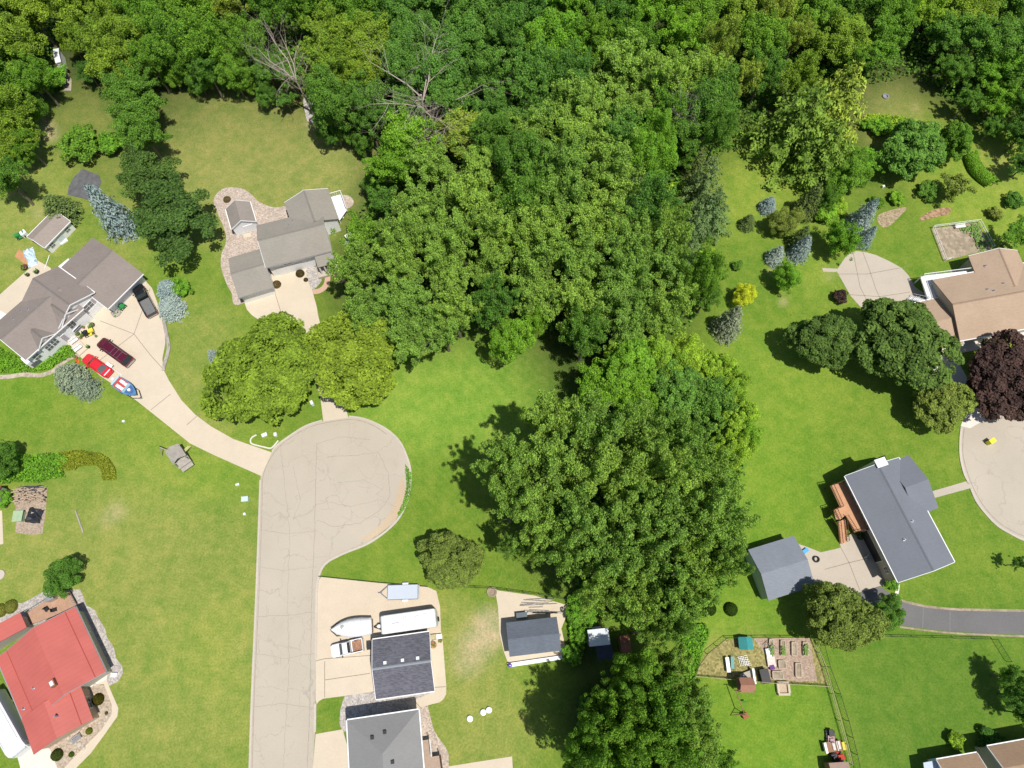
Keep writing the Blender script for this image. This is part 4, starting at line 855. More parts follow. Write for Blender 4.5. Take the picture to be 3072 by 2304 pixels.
for x_, y_ in ((-.9, -.45), (-.9, .45), (-.1, -.45), (-.1, .42)):
    mb = MB(); mb.box((x_, y_, .8), (.55, .5, .24)); mb.box((x_ - .28, y_, .98), (.12, .5, .4)); mb.build("seat", M_WHITE, r, local=True)
mb = MB(); mb.extrude([(L * .07, -.85, .66), (L * .07, .85, .66), (L * .03, .8, 1.1), (L * .03, -.8, 1.1)], (.04, 0, .0)); mb.build("windshield", mat("boat_glass", (.35, .5, .6), rough=.1), r, local=True)
mb = MB(); mb.prism([(L * .10, -.72), (L * .30, -.45), (L * .38, 0), (L * .30, .45), (L * .10, .72)], .72, .75); mb.build("bow_deck", mat("navy_deck", (.06, .12, .28), var=.1), r, local=True)
mb = MB(); mb.tube((L * .2, 0, .74), (L * .2, 0, .95), .25, n=12); mb.build("pedestal_seat", M_WHITE, r, local=True)
mb = MB(); mb.box((-L * .5, 0, .72), (.28, 1.7, .12)); mb.build("transom", mat("light_blue", (.35, .55, .65)), r, local=True)
mb = MB(); mb.box((-L * .56, 0, .85), (.45, .4, .55)); mb.box((-L * .57, 0, .3), (.18, .15, .8)); mb.build("outboard_motor", M_WHITE, r, local=True)
def trailer(label, p, hd_, L, w, tongue, name="boat_trailer"):
    r = root(name, label, "trailer", (p.x, p.y, 0), hd_)
    mb = MB()
    for sg in (-1, 1): mb.tube((-L / 2, sg * w * .4, .45), (L / 2 - .6, sg * w * .4, .45), .05, n=5); mb.tube((L / 2 - .6, sg * w * .4, .45), (L / 2 + tongue, 0, .45), .05, n=5)
    for k in range(4): mb.tube((-L / 2 + k * L / 4, -w * .4, .45), (-L / 2 + k * L / 4, w * .4, .45), .04, n=5)
    mb.build("frame", M_BLACK, r, local=True)
    mb = MB(); mb.tube((L / 2 + tongue - .3, 0, .5), (L / 2 + tongue + .05, 0, .5), .07, n=6); mb.build("hitch", M_CHROME, r, local=True)
    for sg in (-1, 1): wheel(r, -L * .15, sg * w * .5, .3, .18)
    return r
trailer("black trailer carrying the blue fishing boat", p, hd_, L, 2.0, .7)
a, b_ = (1116, 1879), (994, 1888); L = clen(a, b_, 1.4); hd_ = heading((1116, 1879), (994, 1892)); p = mid(a, b_, 1.2)
M_WRAP = mat("shrink_wrap", (.80, .81, .83), rough=.35, var=.04)
r = root("boat", "white shrink wrapped boat with a pointed bow next to the camper", "boat", (p.x, p.y, .6), hd_)
mb = MB(); secs = []
for k in range(13):
    t_ = k / 12; x = -L / 2 + L * t_; hw = 1.3 * min(1, .86 + t_ * .5) * (1 - max(0, (t_ - .4) / .6) ** 2.3 * .96); zt = 1.45 + .25 * math.sin(min(1, t_ * 1.2) * math.pi) - .25 * t_
    secs.append([(x, -hw * .3, .0 + .5 * max(0, t_ - .6)), (x, -hw * .9, .45), (x, -hw, .85), (x, -hw * .55, zt - .12), (x, 0, zt), (x, hw * .55, zt - .12), (x, hw, .85), (x, hw * .9, .45), (x, hw * .3, .0 + .5 * max(0, t_ - .6))])
mb.loft(secs); mb.build("hull", M_WRAP, r, local=True, smooth=True)
for k in (3, 5, 7, 9):
    mb = MB(); s_ = secs[k]
    for q0, q1 in zip(s_[2:7], s_[3:7]): mb.tube((q0[0], q0[1], q0[2] + .01), (q1[0], q1[1], q1[2] + .01), .025, n=4)
    mb.build("wrap_seam", mat("wrap_seam", (.62, .64, .68)), r, local=True)
mb = MB(); mb.dome((L * .2, -.2, 1.36), .3, .05); mb.build("patch", mat("wrap_patch", (.35, .38, .35)), r, local=True)
trailer("trailer under the white shrink wrapped boat", p, hd_, L, 2.2, .3)
# --- camper
Pn = [(1140, 1848), (1300, 1824), (1312, 1880), (1143, 1903)]
a, b_ = (1141, 1876), (1307, 1852); L = clen(a, b_, 2.8); p = mid(a, b_, 2.8); hd_ = heading(b_, a)
r = root("travel_trailer", "long white travel trailer parked between the flat trailer and the charcoal garage", "camper", (p.x, p.y, .03), hd_)
mb = MB(); secs = []
for x, zt, w_ in ((-L / 2, 2.6, 1.16), (-L / 2 + .12, 2.85, 1.22), (-L / 2 + .5, 2.92, 1.24), (L / 2 - .6, 2.92, 1.24), (L / 2 - .2, 2.75, 1.22), (L / 2, 2.4, 1.14)):
    secs.append([(x, -w_, .55), (x, -w_, zt - .12), (x, -w_ * .9, zt), (x, w_ * .9, zt), (x, w_, zt - .12), (x, w_, .55)])
mb.loft(secs); mb.build("body", M_WHITE, r, local=True)
for x_, y_, s_ in ((L * .05, -.45, .42), (-L * .17, -.35, .42), (.9, .5, .3)):
    mb = MB(); mb.box((x_, y_, 2.97), (s_, s_, .1)); o = mb.build("roof_vent", mat("vent_grey", (.35, .36, .36)), r, local=True); mb = MB(); mb.box((x_, y_, 3.03), (s_ * .7, s_ * .7, .04)); mb.build("vent_lid", M_TRIM, o, local=True)
mb = MB(); mb.box((-L * .34, -.3, 3.02), (.9, .75, .24)); mb.build("air_conditioner", M_WHITE, r, local=True)
mb = MB(); mb.box((L * .22, .0, 2.96), (1.1, .12, .06)); mb.build("antenna", M_METAL, r, local=True)
for sg in (-1, 1):
    for k in range(3): mb = MB(); mb.box((-L * .3 + k * L * .28, sg * 1.25, 1.75), (.9, .04, .6)); mb.build("window", M_CARG, r, local=True)
for x_ in (-.9, -.05):
    for sg in (-1, 1): wheel(r, x_, sg * 1.1, .36)
mb = MB(); mb.tube((L / 2, -.6, .5), (L / 2 + 1.3, 0, .5), .06); mb.tube((L / 2, .6, .5), (L / 2 + 1.3, 0, .5), .06); mb.build("tongue", M_BLACK, r, local=True)
mb = MB(); mb.tube((L / 2 + .5, 0, .5), (L / 2 + .5, 0, 1.1), .28, n=10); mb.dome((L / 2 + .5, 0, 1.1), .28, .12); mb.build("propane_cover", M_WHITE, r, local=True)
mb = MB(); mb.tube((-L / 2 - .12, -.9, .9), (-L / 2 - .12, .9, .9), .07); mb.build("rear_bumper", M_METAL, r, local=True)
mb = MB(); mb.tube((-L / 2 - .15, .2, 1.2), (-L / 2 - .32, .2, 1.2), .33, n=12); mb.build("spare_wheel", M_RUB, r, local=True)
# --- flat white trailer
a, b_ = (1163, 1778), (1254, 1775); L = clen(a, b_, .7); p = mid(a, b_, .7); hd_ = heading(b_, a)
r = root("utility_trailer", "flat pale grey utility trailer with fenders at the north of the parking pad", "trailer", (p.x, p.y, .03), hd_)
mb = MB(); mb.box((0, 0, .65), (L, 2.0, .1)); mb.build("deck", mat("pale_blue_sheet", (.46, .51, .58), var=.04), r, local=True)
mb = MB()
for sg in (-1, 1): mb.tube((-L / 2, sg * 1.02, .74), (L / 2, sg * 1.02, .74), .045, n=5); mb.tube((L / 2, sg * .9, .6), (L / 2 + 1.1, 0, .55), .05, n=5)
mb.tube((-L / 2, -1.02, .74), (-L / 2, 1.02, .74), .045, n=5); mb.tube((L / 2 + .8, 0, .55), (L / 2 + 1.4, 0, .55), .05); mb.build("frame", M_METAL, r, local=True)
for sg in (-1, 1):
    wheel(r, -L * .08, sg * 1.18, .32, .2); mb = MB(); mb.box((-L * .08, sg * 1.18, .70), (.85, .28, .05)); mb.build("fender", M_WHITE, r, local=True)
mb = MB(); mb.box((-L / 2 - .1, 0, .62), (.2, 1.9, .05)); mb.build("ramp", M_METAL, r, local=True)
# --- white motorhome by the red house
a, b_ = (-62, 2085), (66, 2240); p = mid((-12, 2085), (44, 2262), 2.6); 
rz_ = heading((-35, 2075), (62, 2248)); 
r = root("motorhome", "white motorhome parked along the western side of the red roofed house", "motorhome", (p.x - .4, p.y, .03), rz_)
L = 9.2; mb = MB(); secs = []
for x, zt, w_ in ((-L / 2, 2.9, 1.2), (-L / 2 + .2, 3.05, 1.25), (L / 2 - .9, 3.05, 1.25), (L / 2 - .3, 2.8, 1.22), (L / 2 - .02, 2.1, 1.1), (L / 2, 1.2, 1.05)):
    secs.append([(x, -w_, .5), (x, -w_, zt - .12), (x, -w_ * .88, zt), (x, w_ * .88, zt), (x, w_, zt - .12), (x, w_, .5)])
mb.loft(secs); mb.build("body", M_WHITE, r, local=True)
mb = MB(); mb.box((L / 2 - .08, 0, 2.2), (.12, 2.0, .7)); mb.build("windshield", mat("pale_glass", (.5, .53, .56), rough=.1), r, local=True)
for x_, y_ in ((-1.2, .4), (.8, -.3), (-3.0, .2)): mb = MB(); mb.box((x_, y_, 3.12), (.7, .6, .16)); mb.build("roof_vent", M_TRIM, r, local=True)
mb = MB()
for sg in (-1, 1): mb.tube((-L / 2 + .8, sg * 1.0, 3.08), (L / 2 - 1.5, sg * 1.0, 3.08), .025, n=4)
mb.build("roof_rail", M_METAL, r, local=True)
for x_ in (-2.6, 2.8):
    for sg in (-1, 1): wheel(r, x_, sg * 1.08, .42)
# ---------------------------------------------------------------- flag, mowers and yard things
pf = W(345, 932, 0); r = root("flagpole", "slanting pole with a striped flag at the garage corner", "flag", pf)
tip = W(258, 858, 5.2); mb = MB(); mb.tube(pf, tip, .05, .03); mb.build("pole", M_METAL, r)
d = (tip - pf).normalized(); fl = MB(); rows_ = []
q0 = pf + d * ((tip - pf).length * .55); q1 = pf + d * ((tip - pf).length * .98)
nrm = Vector((.25, -.1, -1)).normalized()
for k in range(7):
    a = q0 + nrm * (k * .2); b2_ = q1 + nrm * (k * .2); mi = 0 if k % 2 == 0 else 1
    midp = a.lerp(b2_, .52)
    if k < 4: fl.extrude([midp, b2_, b2_ + nrm * .2, midp + nrm * .2], (0.02, .02, 0), 2); fl.extrude([a, midp, midp + nrm * .2, a + nrm * .2], (.02, .02, 0), mi)
    else: fl.extrude([a, b2_, b2_ + nrm * .2, a + nrm * .2], (.02, .02, 0), mi)
fl.build("flag", [mat("flag_red", (.5, .06, .08)), mat("flag_white", (.8, .8, .8)), mat("flag_blue", (.10, .10, .42))], r)
def mower(px, py, label, c1, c2, rz, s=1.0):
    p = W(px, py); r = root("riding_mower", label, "mower", (p.x, p.y, .03), rz)
    mb = MB(); mb.box((.45, 0, .6), (.8, .62, .42)); mb.build("hood", c1, r, local=True)
    mb = MB(); mb.box((-.35, 0, .5), (.9, .9, .2)); mb.box((-.5, 0, .78), (.5, .5, .1)); mb.box((-.72, 0, 1.0), (.1, .5, .4)); mb.build("seat", c2, r, local=True)
    mb = MB(); mb.box((0, 0, .28), (.8, 1.2, .16)); mb.build("mower_deck", c1, r, local=True)
    for x_, s_ in ((.6, .2), (-.5, .3)):
        for sg in (-1, 1): wheel(r, x_, sg * .5, s_, .2)
    mb = MB(); mb.tube((.0, 0, .8), (-.12, 0, 1.05), .02); mb.tube((-.12, -.2, 1.05), (-.12, .2, 1.05), .025); mb.build("steering_wheel", M_BLACK, r, local=True)
    return r
M_GRN = mat("tractor_green", (.03, .22, .06)); M_YEL = mat("tractor_yellow", (.75, .62, .06))
mower(66, 709, "green riding mower beside the potting shed", M_GRN, M_GRN, 3.6)
mower(366, 920, "green mower parked at the flagpole corner of the garage", M_GRN, M_BLACK, -.6)
mower(270, 1000, "yellow and black tractor among clutter on the porch side of the driveway", M_YEL, M_BLACK, .5)
simple("crate", "white crate leaning beside the green riding mower", "crate", lambda m_: m_.box(W(72, 701, .5), (1.0, .9, .9), rz=.8), M_WHITE)
TRD = random.Random(11)
def tarp(px, py, L, w, rz, m, label, name="tarp"):
    p = W(px, py); n = 9; k_ = 7; vs = []; fs = []; rnd = random.Random(int(px))
    for i in range(n):
        for j in range(k_):
            x = (i / (n - 1) - .5) * L; y = (j / (k_ - 1) - .5) * w; e = min(i, n - 1 - i, j, k_ - 1 - j); x += rnd.uniform(-.15, .15); y += rnd.uniform(-.12, .12)
            vs.append((p.x + x * math.cos(rz) - y * math.sin(rz), p.y + x * math.sin(rz) + y * math.cos(rz), .05 if e == 0 else rnd.uniform(.2, .75)))
    for i in range(n - 1):
        for j in range(k_ - 1): fs.append((i * k_ + j, (i + 1) * k_ + j, (i + 1) * k_ + j + 1, i * k_ + j + 1))
    mb = MB(); mb.add(vs, fs); return props(mb.build(name, m), label, "tarp")
tarp(92, 772, 3.8, 1.7, -1.05, mat("pale_blue_tarp", (.50, .62, .70), var=.4, scale=2.5, fine=5), "crumpled pale blue tarp beside the orange sand")
def pot(px, py, r_, label, m=None, plant=None, name="plant_pot", h=.4, g_=None):
    p = W(px, py); r = root(name, label, "pot", (p.x, p.y, .03), 0, g_)
    mb = MB(); n = 12; mb.loft([[(math.cos(i * 6.2832 / n) * r_ * s_, math.sin(i * 6.2832 / n) * r_ * s_, z) for i in range(n)] for s_, z in ((.72, 0), (1, h), (1.06, h), (.9, h - .04))]); mb.build("pot", m or M_SHUTD, r, local=True)
    mb = MB(); rnd = random.Random(int(px * 7 + py))
    for k in range(26):
        a = rnd.uniform(0, 6.28); s_ = rnd.uniform(.2, 1.2) * r_; z = h + rnd.uniform(.02, .3); c = Vector((math.cos(a) * s_, math.sin(a) * s_, z)); q = rnd.uniform(.05, .11)
        mb.add([c + Vector((q, 0, 0)), c + Vector((0, q, .03)), c - Vector((q, 0, -.02)), c - Vector((0, q, 0))], [(0, 1, 2, 3)])
    mb.build("plant", plant or mat("pot_foliage", (.10, .19, .03), var=.3, scale=6), r, local=True)
    return r
M_SHUTD = mat("dark_pot", (.09, .06, .05), var=.2); M_TERRA = mat("terracotta", (.48, .20, .11), var=.1)
pot(76, 805, .55, "round maroon tub by the patio corner", mat("maroon_tub", (.12, .03, .03)), name="tub"); pot(86, 827, .32, "small black ringed pot on the patio", M_BLACK); pot(113, 818, .4, "dark pot at the patio edge by the main roof", M_BLACK)
FR = [(257, 972, .3, M_BLACK, "dark tyre shaped planter at the house corner end of the porch clutter"), (279, 977, .42, M_SHUTD, "large brown planter by the driveway in the porch clutter"), (274, 985, .35, M_SHUTD, "second brown planter just below the largest one"),
      (236, 1004, .34, M_SHUTD, "brown planter nearest the porch wall"), (250, 1008, .3, M_SHUTD, "round dark planter left of the yellow tractor"), (246, 1016, .2, M_TERRA, "small red pot at the bottom of the porch clutter"), (253, 984, .25, M_TERRA, "terracotta pot under the bay gable"), (268, 1043, .26, M_BLACK, "black pot at the end of the front porch"), (230, 1075, .3, M_TERRA, "orange flower pot beside the red car's nose"), (293, 1012, .16, M_TRIM, "small white ornament ahead of the maroon wagon")]
for x, y, q, m_, lb in FR: pot(x, y, q, lb, m_)
pot(350, 940, .75, "ring of green plants round the flagpole foot", M_GREYWOOD, h=.2, name="planter_ring")
def bench(px, py, rz, label, m, L=1.4, z=.05, name="bench", z_h=.3):
    p = W(px, py, z); r = root(name, label, "bench", (p.x, p.y, z), rz)
    mb = MB()
    for k in range(4): mb.box((0, -.2 + k * .13, .45), (L, .1, .04))
    mb.build("seat", m, r, local=True)
    mb = MB()
    for k in range(3): mb.box((0, .3 + k * .03, .6 + k * .14), (L, .03, .1))
    mb.build("backrest", m, r, local=True)
    for sx in (-1, 1):
        for y_ in (-.18, .25): mb = MB(); mb.box((sx * L * .44, y_, .22), (.06, .06, .44)); mb.build("leg", m, r, local=True)
    return r
bench(197, 1018, .78, "white bench close to the front door on the porch", M_TRIM, 1.2, .3); bench(226, 1026, .78, "white bench halfway along the porch", M_TRIM, 1.4, .3); bench(238, 1048, .78, "white bench at the outer end of the porch", M_TRIM, 1.4, .3)
# trailer jack table between the cars
p = W(326, 1097, .5); r = root("work_cart", "white and grey cart with a long handle between the red car and the blue boat", "cart", (p.x, p.y, .03), -.55)
mb = MB(); mb.box((0, 0, .5), (1.2, .8, .08)); mb.build("tray", M_WHITE, r, local=True); mb = MB(); mb.tube((.6, 0, .45), (2.8, -.1, .15), .05); mb.build("handle", M_TRIM, r, local=True)
for x_ in (-.4, .4):
    for sg in (-1, 1): wheel(r, x_, sg * .4, .16, .08)
simple("safety_cone", "small orange cone on the grass by the red car", "cone", lambda m_: (m_.tube(W(233, 1084, .03), W(233, 1084, .03) + Vector((0, 0, .55)), .2, .03, 10), m_.box(W(233, 1084, .05), (.5, .5, .05))), mat("cone_orange", (.75, .14, .04)))
# --- well heads and small white markers
for x, y, lb in ((1410, 2156, "white round cap alone on the lawn, southwest of the touching pair"), (1450, 2137, "western white round cap of the touching pair"), (1467, 2130, "eastern white round cap of the touching pair")):
    p = W(x, y, .1); o = MB().tube((p.x, p.y, -.05), (p.x, p.y, .32), .40, .40, 20).dome((p.x, p.y, .32), .42, .07, 20, 3).build("septic_lid", M_WHITE); props(o, lb, "lid", "round caps on the worn lawn")
def marker(px, py, label, sz=(.6, .4, .5), m=None, rz=.3, name="utility_box", cat="box"):
    p = W(px, py); mb = MB(); mb.box((p.x, p.y, sz[2] / 2), sz, rz); o = mb.build(name, m or M_TRIM); 
    mb = MB(); mb.box((p.x, p.y, sz[2] + .03), (sz[0] * 1.12, sz[1] * 1.12, .06), rz); mb.build("lid", m or M_TRIM, o); return props(o, label, cat)
marker(738, 1499, "pale blue green utility box near the street kerb", (.9, .7, .6), mat("pale_green_box", (.50, .62, .60)), 0.1); marker(736, 1543, "small white box south of the blue green utility box", (.3, .3, .4)); marker(715, 1455, "pale pedestal north of the blue green utility box", (.5, .3, .4), mat("pale_grey2", (.62, .66, .68)))
marker(373, 1265, "tiny white marker alone on the western lawn", (.35, .25, .3)); marker(795, 1306, "white boulder on the planted island", (.75, .5, .35), M_WHITE, .4, "white_boulder", "boulder"); marker(829, 1306, "white box on the planted island", (.4, .5, .6), M_WHITE, .2, "yard_box")
marker(939, 1213, "white mailbox shaped object beside the short apron", (.4, .6, .9), M_WHITE, .5, "mailbox", "mailbox"); marker(345, 2024, "smooth white boulder on the scalloped gravel", (.75, .45, .3), M_WHITE, 0, "white_boulder", "boulder")
marker(2965, 1328, "bright yellow box standing in the second turning circle", (.9, .6, 1.1), mat("bright_yellow", (.78, .74, .06)), .5, "crate", "box")
marker(2647, 563, "little white post on the slope above the mulch bed", (.35, .3, .5)); 
marker(2232, 2146, "rusty orange feeder box on the lower lawn", (.7, .6, .7), mat("rust_orange", (.30, .11, .05)), .4, "feeder", "feeder")
# fire ring
def ring_(px, py, r0, r1, z, label, m, name="fire_ring", cat="fire ring"):
    p = W(px, py); mb = MB(); n = 18
    I = [(math.cos(i * 6.2832 / n), math.sin(i * 6.2832 / n)) for i in range(n)]
    mb.loft([[(p.x + c * a, p.y + s * a, h_) for c, s in I] for a, h_ in ((r1, 0), (r1, z), (r0, z), (r0, 0.02))], caps=False); mb.add([(p.x + c * r0, p.y + s * r0, .03) for c, s in I], [tuple(range(n))])
    return props(mb.build(name, m), label, cat)
ring_(2656, 291, .42, .62, .3, "round fire ring on the worn clearing beside the wood", M_METAL); ring_(1476, 1776, .5, .75, .25, "pale stone ring at the corner of the concrete pad", M_SOIL, "stone_ring", "stone ring"); ring_(0, 1725, .5, .75, .15, "ring of edging stones at the western edge", M_KERB, "stone_ring", "stone ring"); ring_(2447, 1678, .3, .48, .35, "black tyre standing on the patio by the sage garage", M_RUB, "tyre", "tyre")
marker(2414, 1653, "blue and white float by the sage garage corner", (.8, .5, .4), mat("pool_blue", (.10, .35, .65)), .6, "pool_float", "float"); marker(2481, 1756, "dark grill beside the olive tree on the patio", (.8, .5, .9), M_BLACK, .2, "grill", "grill")
def chair(px, py, label, m, rz=.3, z=.035):
    p = W(px, py, z); r = root("patio_chair", label, "chair", (p.x, p.y, z), rz)
    mb = MB(); mb.box((0, 0, .4), (.5, .5, .05)); mb.build("seat", m, r, local=True); mb = MB(); mb.box((0, .26, .65), (.5, .05, .5)); mb.build("backrest", m, r, local=True)
    for a in (-1, 1):
        for b_ in (-1, 1): mb = MB(); mb.box((a * .21, b_ * .21, .19), (.04, .04, .38)); mb.build("leg", m, r, local=True)
    return r
chair(2597, 1676, "pale metal chair in the shade of the grey roofed house", M_METAL, .4); chair(2602, 1672, "second pale chair touching the first in the house's shade", M_METAL, 1.2)
pot(2577, 1612, .45, "large dark pot under the cedar deck's southern end", M_BLACK)
# red house deck furniture
chair(144, 1829, "black chair beside the grill in the middle of the brown deck", M_BLACK, .8, .6); chair(167, 1830, "black chair against the red roof edge on the brown deck", M_BLACK, 1.9, .6)
marker(170, 1797, "covered silver grill on the brown deck", (1.0, .6, 1.2), M_METAL, .5, "grill", "grill"); bpy.data.objects['grill.001' if 'grill.001' in bpy.data.objects else 'grill'].location.z += .6
pot(202, 1792, .28, "orange flower pot near the brown deck's eastern railing", M_TERRA); 
# red house shrubs built later; landscape stones
rnd = random.Random(3)
for i, (x, y, s_, lb) in enumerate([(286, 2054, .3, 'stone on the tan gravel nearest the front doorstep'), (320, 2150, .25, 'stone lying at the widest bend of the curved beige walk'), (315, 2168, .22, 'smallest stone beside the curved walk, below the bend'), (238, 2233, .4, 'largest stone, between the grey bench and the walk'), (252, 2245, .3, 'middling stone touching the edge of the walk below the bench'), (262, 1890, .25, 'lone stone on the scalloped grey gravel'), (205, 2214, .28, 'stone against the red roofed house, left of the grey bench')]):
    p = W(x, y); mb = MB(); mb.dome((p.x, p.y, 0), s_, s_ * .7, 7, 3); props(mb.build("landscape_stone", M_KERB), lb, "stone", "rounded stones in the red house's gravel beds")
bench(234, 2217, .7, "grey bench on the tan gravel south of the red roof", M_METAL, 1.3)
# firewood
r = root("woodpile", "long stack of split logs partly covered by a dark tarp", "woodpile", W(105, 1490))
rnd = random.Random(4); M_LOG = mat("split_log", (.40, .31, .23), var=.4, scale=5, fine=14)
mb = MB()
for k in range(150):
    t_ = rnd.random(); p = W(52 + t_ * 84, 1478 + rnd.uniform(-12, 34), 0); q = rnd.uniform(.07, .12); a = rnd.gauss(.1, .25); d = Vector((math.cos(a), math.sin(a), 0)) * .42; z = rnd.uniform(.1, .95)
    mb.tube(p + Vector((0, 0, z)) - d, p + Vector((0, 0, z)) + d, q, n=6)
mb.build("logs", M_LOG, r)
tarp(90, 1470, 4.0, 1.2, .1, mat("dark_tarp", (.07, .075, .09), var=.3, rough=.4), "dark plastic sheet over the northern end of the log stack")
tarp(105, 1547, 2.2, 2.4, 1.4, mat("black_tarp", (.03, .033, .04), rough=.35, var=.3), "black covered heap on the chip ground")
marker(63, 1551, "pale green box beside the black covered heap", (1.3, 1.5, .8), mat("faded_green", (.32, .42, .26), var=.12), .05, "storage_bin", "bin")
simple("timber_post", "long weathered timber lying on the lawn right of the woodpile", "timber", lambda m_: m_.tube(W(226, 1531, .1), W(250, 1598, .1), .12, n=6), M_GREYWOOD)
# ---------------------------------------------------------------- swing sets
r = root("play_tower", "weathered wooden play tower with a swing beam and yellow slide by the driveway", "play set", W(548, 1385))
pt = {k: W(*v) for k, v in {'a': (522, 1370, 0), 'b': (548, 1352, 0), 'c': (582, 1385, 0), 'd': (560, 1412, 0)}.items()}
ctr = (pt['a'] + pt['b'] + pt['c'] + pt['d']) / 4; aa = math.atan2(pt['b'].y - pt['a'].y, pt['b'].x - pt['a'].x)
ux = Vector((math.cos(aa), math.sin(aa), 0)); uy = Vector((-ux.y, ux.x, 0))
for sx in (-1, 1):
    for sy in (-1, 1): p = ctr + ux * sx * .95 + uy * sy * 1.1; mb = MB(); mb.box(p + Vector((0, 0, 1.5)), (.12, .12, 3.0), aa); mb.build("post", M_GREYWOOD, r)
mb = MB(); mb.box(ctr + Vector((0, 0, 1.4)), (2.1, 3.0, .1), aa); mb.box(ctr - uy * 1.6 + Vector((0, 0, .9)), (1.9, .9, .08), aa); mb.build("platform", M_GREYWOOD, r)
mb = MB(); c = ctr + uy * .35 + Vector((0, 0, 2.6))
for sg in (-1, 1): mb.extrude([c - uy * 1.2 + ux * sg * 1.15 + Vector((0, 0, 0)), c + uy * 1.2 + ux * sg * 1.15, c + uy * 1.2 + Vector((0, 0, .75)), c - uy * 1.2 + Vector((0, 0, .75))], Vector((0, 0, .06)))
mb.build("roof", M_GREYWOOD, r)
mb = MB(); q0 = W(480, 1342, 2.3); q1 = W(525, 1362, 2.5); mb.tube(q0, q1, .08)
for dx in ((478, 1338), (487, 1368)): mb.tube(W(*dx, 0), q0, .07)
mb.build("swing_beam", M_GREYWOOD, r)
for t_ in (.3, .6):
    mb = MB(); p = q0.lerp(q1, t_)
    for e in (-.22, .22): mb.tube(p + ux * e, p + ux * e - Vector((0, 0, 1.8)), .012, n=4)
    mb.box(p - Vector((0, 0, 1.8)), (.5, .18, .04), aa); mb.build("swing", M_WHITE, r)
mb = MB(); s0 = W(553, 1354, 1.5); s1 = W(570, 1338, .1); dd = (s1 - s0).normalized(); sw = Vector((-dd.y, dd.x, 0)).normalized() * .28
mb.add([s0 + sw, s0 - sw, s1 - sw, s1 + sw, s0 + sw * 1.1 + Vector((0, 0, .12)), s0 - sw * 1.1 + Vector((0, 0, .12)), s1 - sw * 1.1 + Vector((0, 0, .12)), s1 + sw * 1.1 + Vector((0, 0, .12))], [(0, 1, 2, 3), (0, 3, 7, 4), (1, 5, 6, 2)]); mb.build("slide", mat("pale_yellow", (.72, .70, .30)), r)
r = root("play_tower", "swing set with a rust brown tower roof beside the vegetable garden fence", "play set", W(2215, 2060))
ctr = W(2222, 2052)
for sx in (-1, 1):
    for sy in (-1, 1): p = ctr + Vector((sx * .9, sy * .8, 0)); mb = MB(); mb.box(p + Vector((0, 0, 1.5)), (.1, .1, 3.0)); mb.build("post", M_BROWNW, r)
mb = MB(); mb.box(ctr + Vector((0, 0, 1.4)), (1.9, 1.7, .1)); mb.build("platform", M_BROWNW, r)
mb = MB(); c = ctr + Vector((0, 0, 2.7))
for sg in (-1, 1): mb.extrude([c + Vector((-1.0, sg * .95, 0)), c + Vector((1.0, sg * .95, 0)), c + Vector((1.0, 0, .7)), c + Vector((-1.0, 0, .7))], Vector((0, 0, .06)))
mb.build("roof", mat("brown_tarp_roof", (.32, .16, .11), var=.1), r)
mb = MB(); q0 = ctr + Vector((-1.8, -.6, 2.2)); q1 = ctr + Vector((-2.0, -4.2, 2.2)); mb.tube(ctr + Vector((-.8, -.6, 2.2)), q0, .06); mb.tube(ctr + Vector((-1.4, -.7, 2.2)), ctr + Vector((-.6, -3.6, 2.2)), .06)
e = ctr + Vector((-.6, -3.6, 2.2)); mb.tube(e, e + Vector((-1.3, -.4, -2.2)), .05); mb.tube(e, e + Vector((1.1, -.5, -2.2)), .05); mb.tube(e + Vector((-.8, -.25, -1.3)), e + Vector((.7, -.3, -1.3)), .035); mb.build("swing_frame", M_BROWNW, r)
mb = MB(); p = ctr + Vector((.1, -2.2, 2.2)); 
for e_ in (-.2, .2): mb.tube(p + Vector((e_, 0, 0)), p + Vector((e_, 0, -1.7)), .012, n=4)
mb.box(p - Vector((0, 0, 1.7)), (.45, .2, .05)); mb.build("swing", M_GRN, r)
# ---------------------------------------------------------------- fences
M_FENCE = mat("dark_fence", (.035, .04, .035), var=.2); M_FWOOD = mat("tan_fence_rail", (.42, .36, .22), var=.2)
def fence(pxs, label, hh=1.2, step=2.4, m=None, rails=(.98,), mesh=True, r_=.045, name="fence", closed=False, dense=.45):
    m = m or M_FENCE; P = [W(x, y) for x, y in pxs]; r = root(name, label, "fence", P[0]); 
    if closed: P.append(P[0])
    for a, b_ in zip(P, P[1:]):
        n = max(1, round((b_ - a).length / step))
        for k in range(n + (1 if b_ is P[-1] and not closed else 0)):
            p = a.lerp(b_, k / n); mb = MB(); mb.tube(p - Vector((0, 0, .1)), p + Vector((0, 0, hh)), r_, n=6); mb.build("post", m, r)
        for f_ in rails:
            mb = MB(); mb.tube(a + Vector((0, 0, hh * f_)), b_ + Vector((0, 0, hh * f_)), r_ * .8, n=5); mb.build("rail", m, r)
        if mesh:
            mb = MB(); L = (b_ - a).length; d = (b_ - a) / L; k = 0.0
            while k < L - dense:
                mb.tube(a + d * k + Vector((0, 0, .05)), a + d * (k + dense) + Vector((0, 0, hh * .96)), .010, n=3); mb.tube(a + d * (k + dense) + Vector((0, 0, .05)), a + d * k + Vector((0, 0, hh * .96)), .010, n=3); k += dense
            mb.build("wire_mesh", m, r)
    return r
fence([(958, 1730), (1135, 1748), (1283, 1761)], "low dark edging fence north of the parking pad", .5, 3, M_FENCE, mesh=False)
fence([(1380, 1762), (1476, 1766), (1620, 1785), (1700, 1800)], "black fence along the north of the small garage pad", 1.3, 2.4, mesh=True)
fence([(2176, 1914), (2118, 1960), (2092, 1995), (2079, 2028)], "dark garden fence on the curved northwest side", 1.3, 2.2)
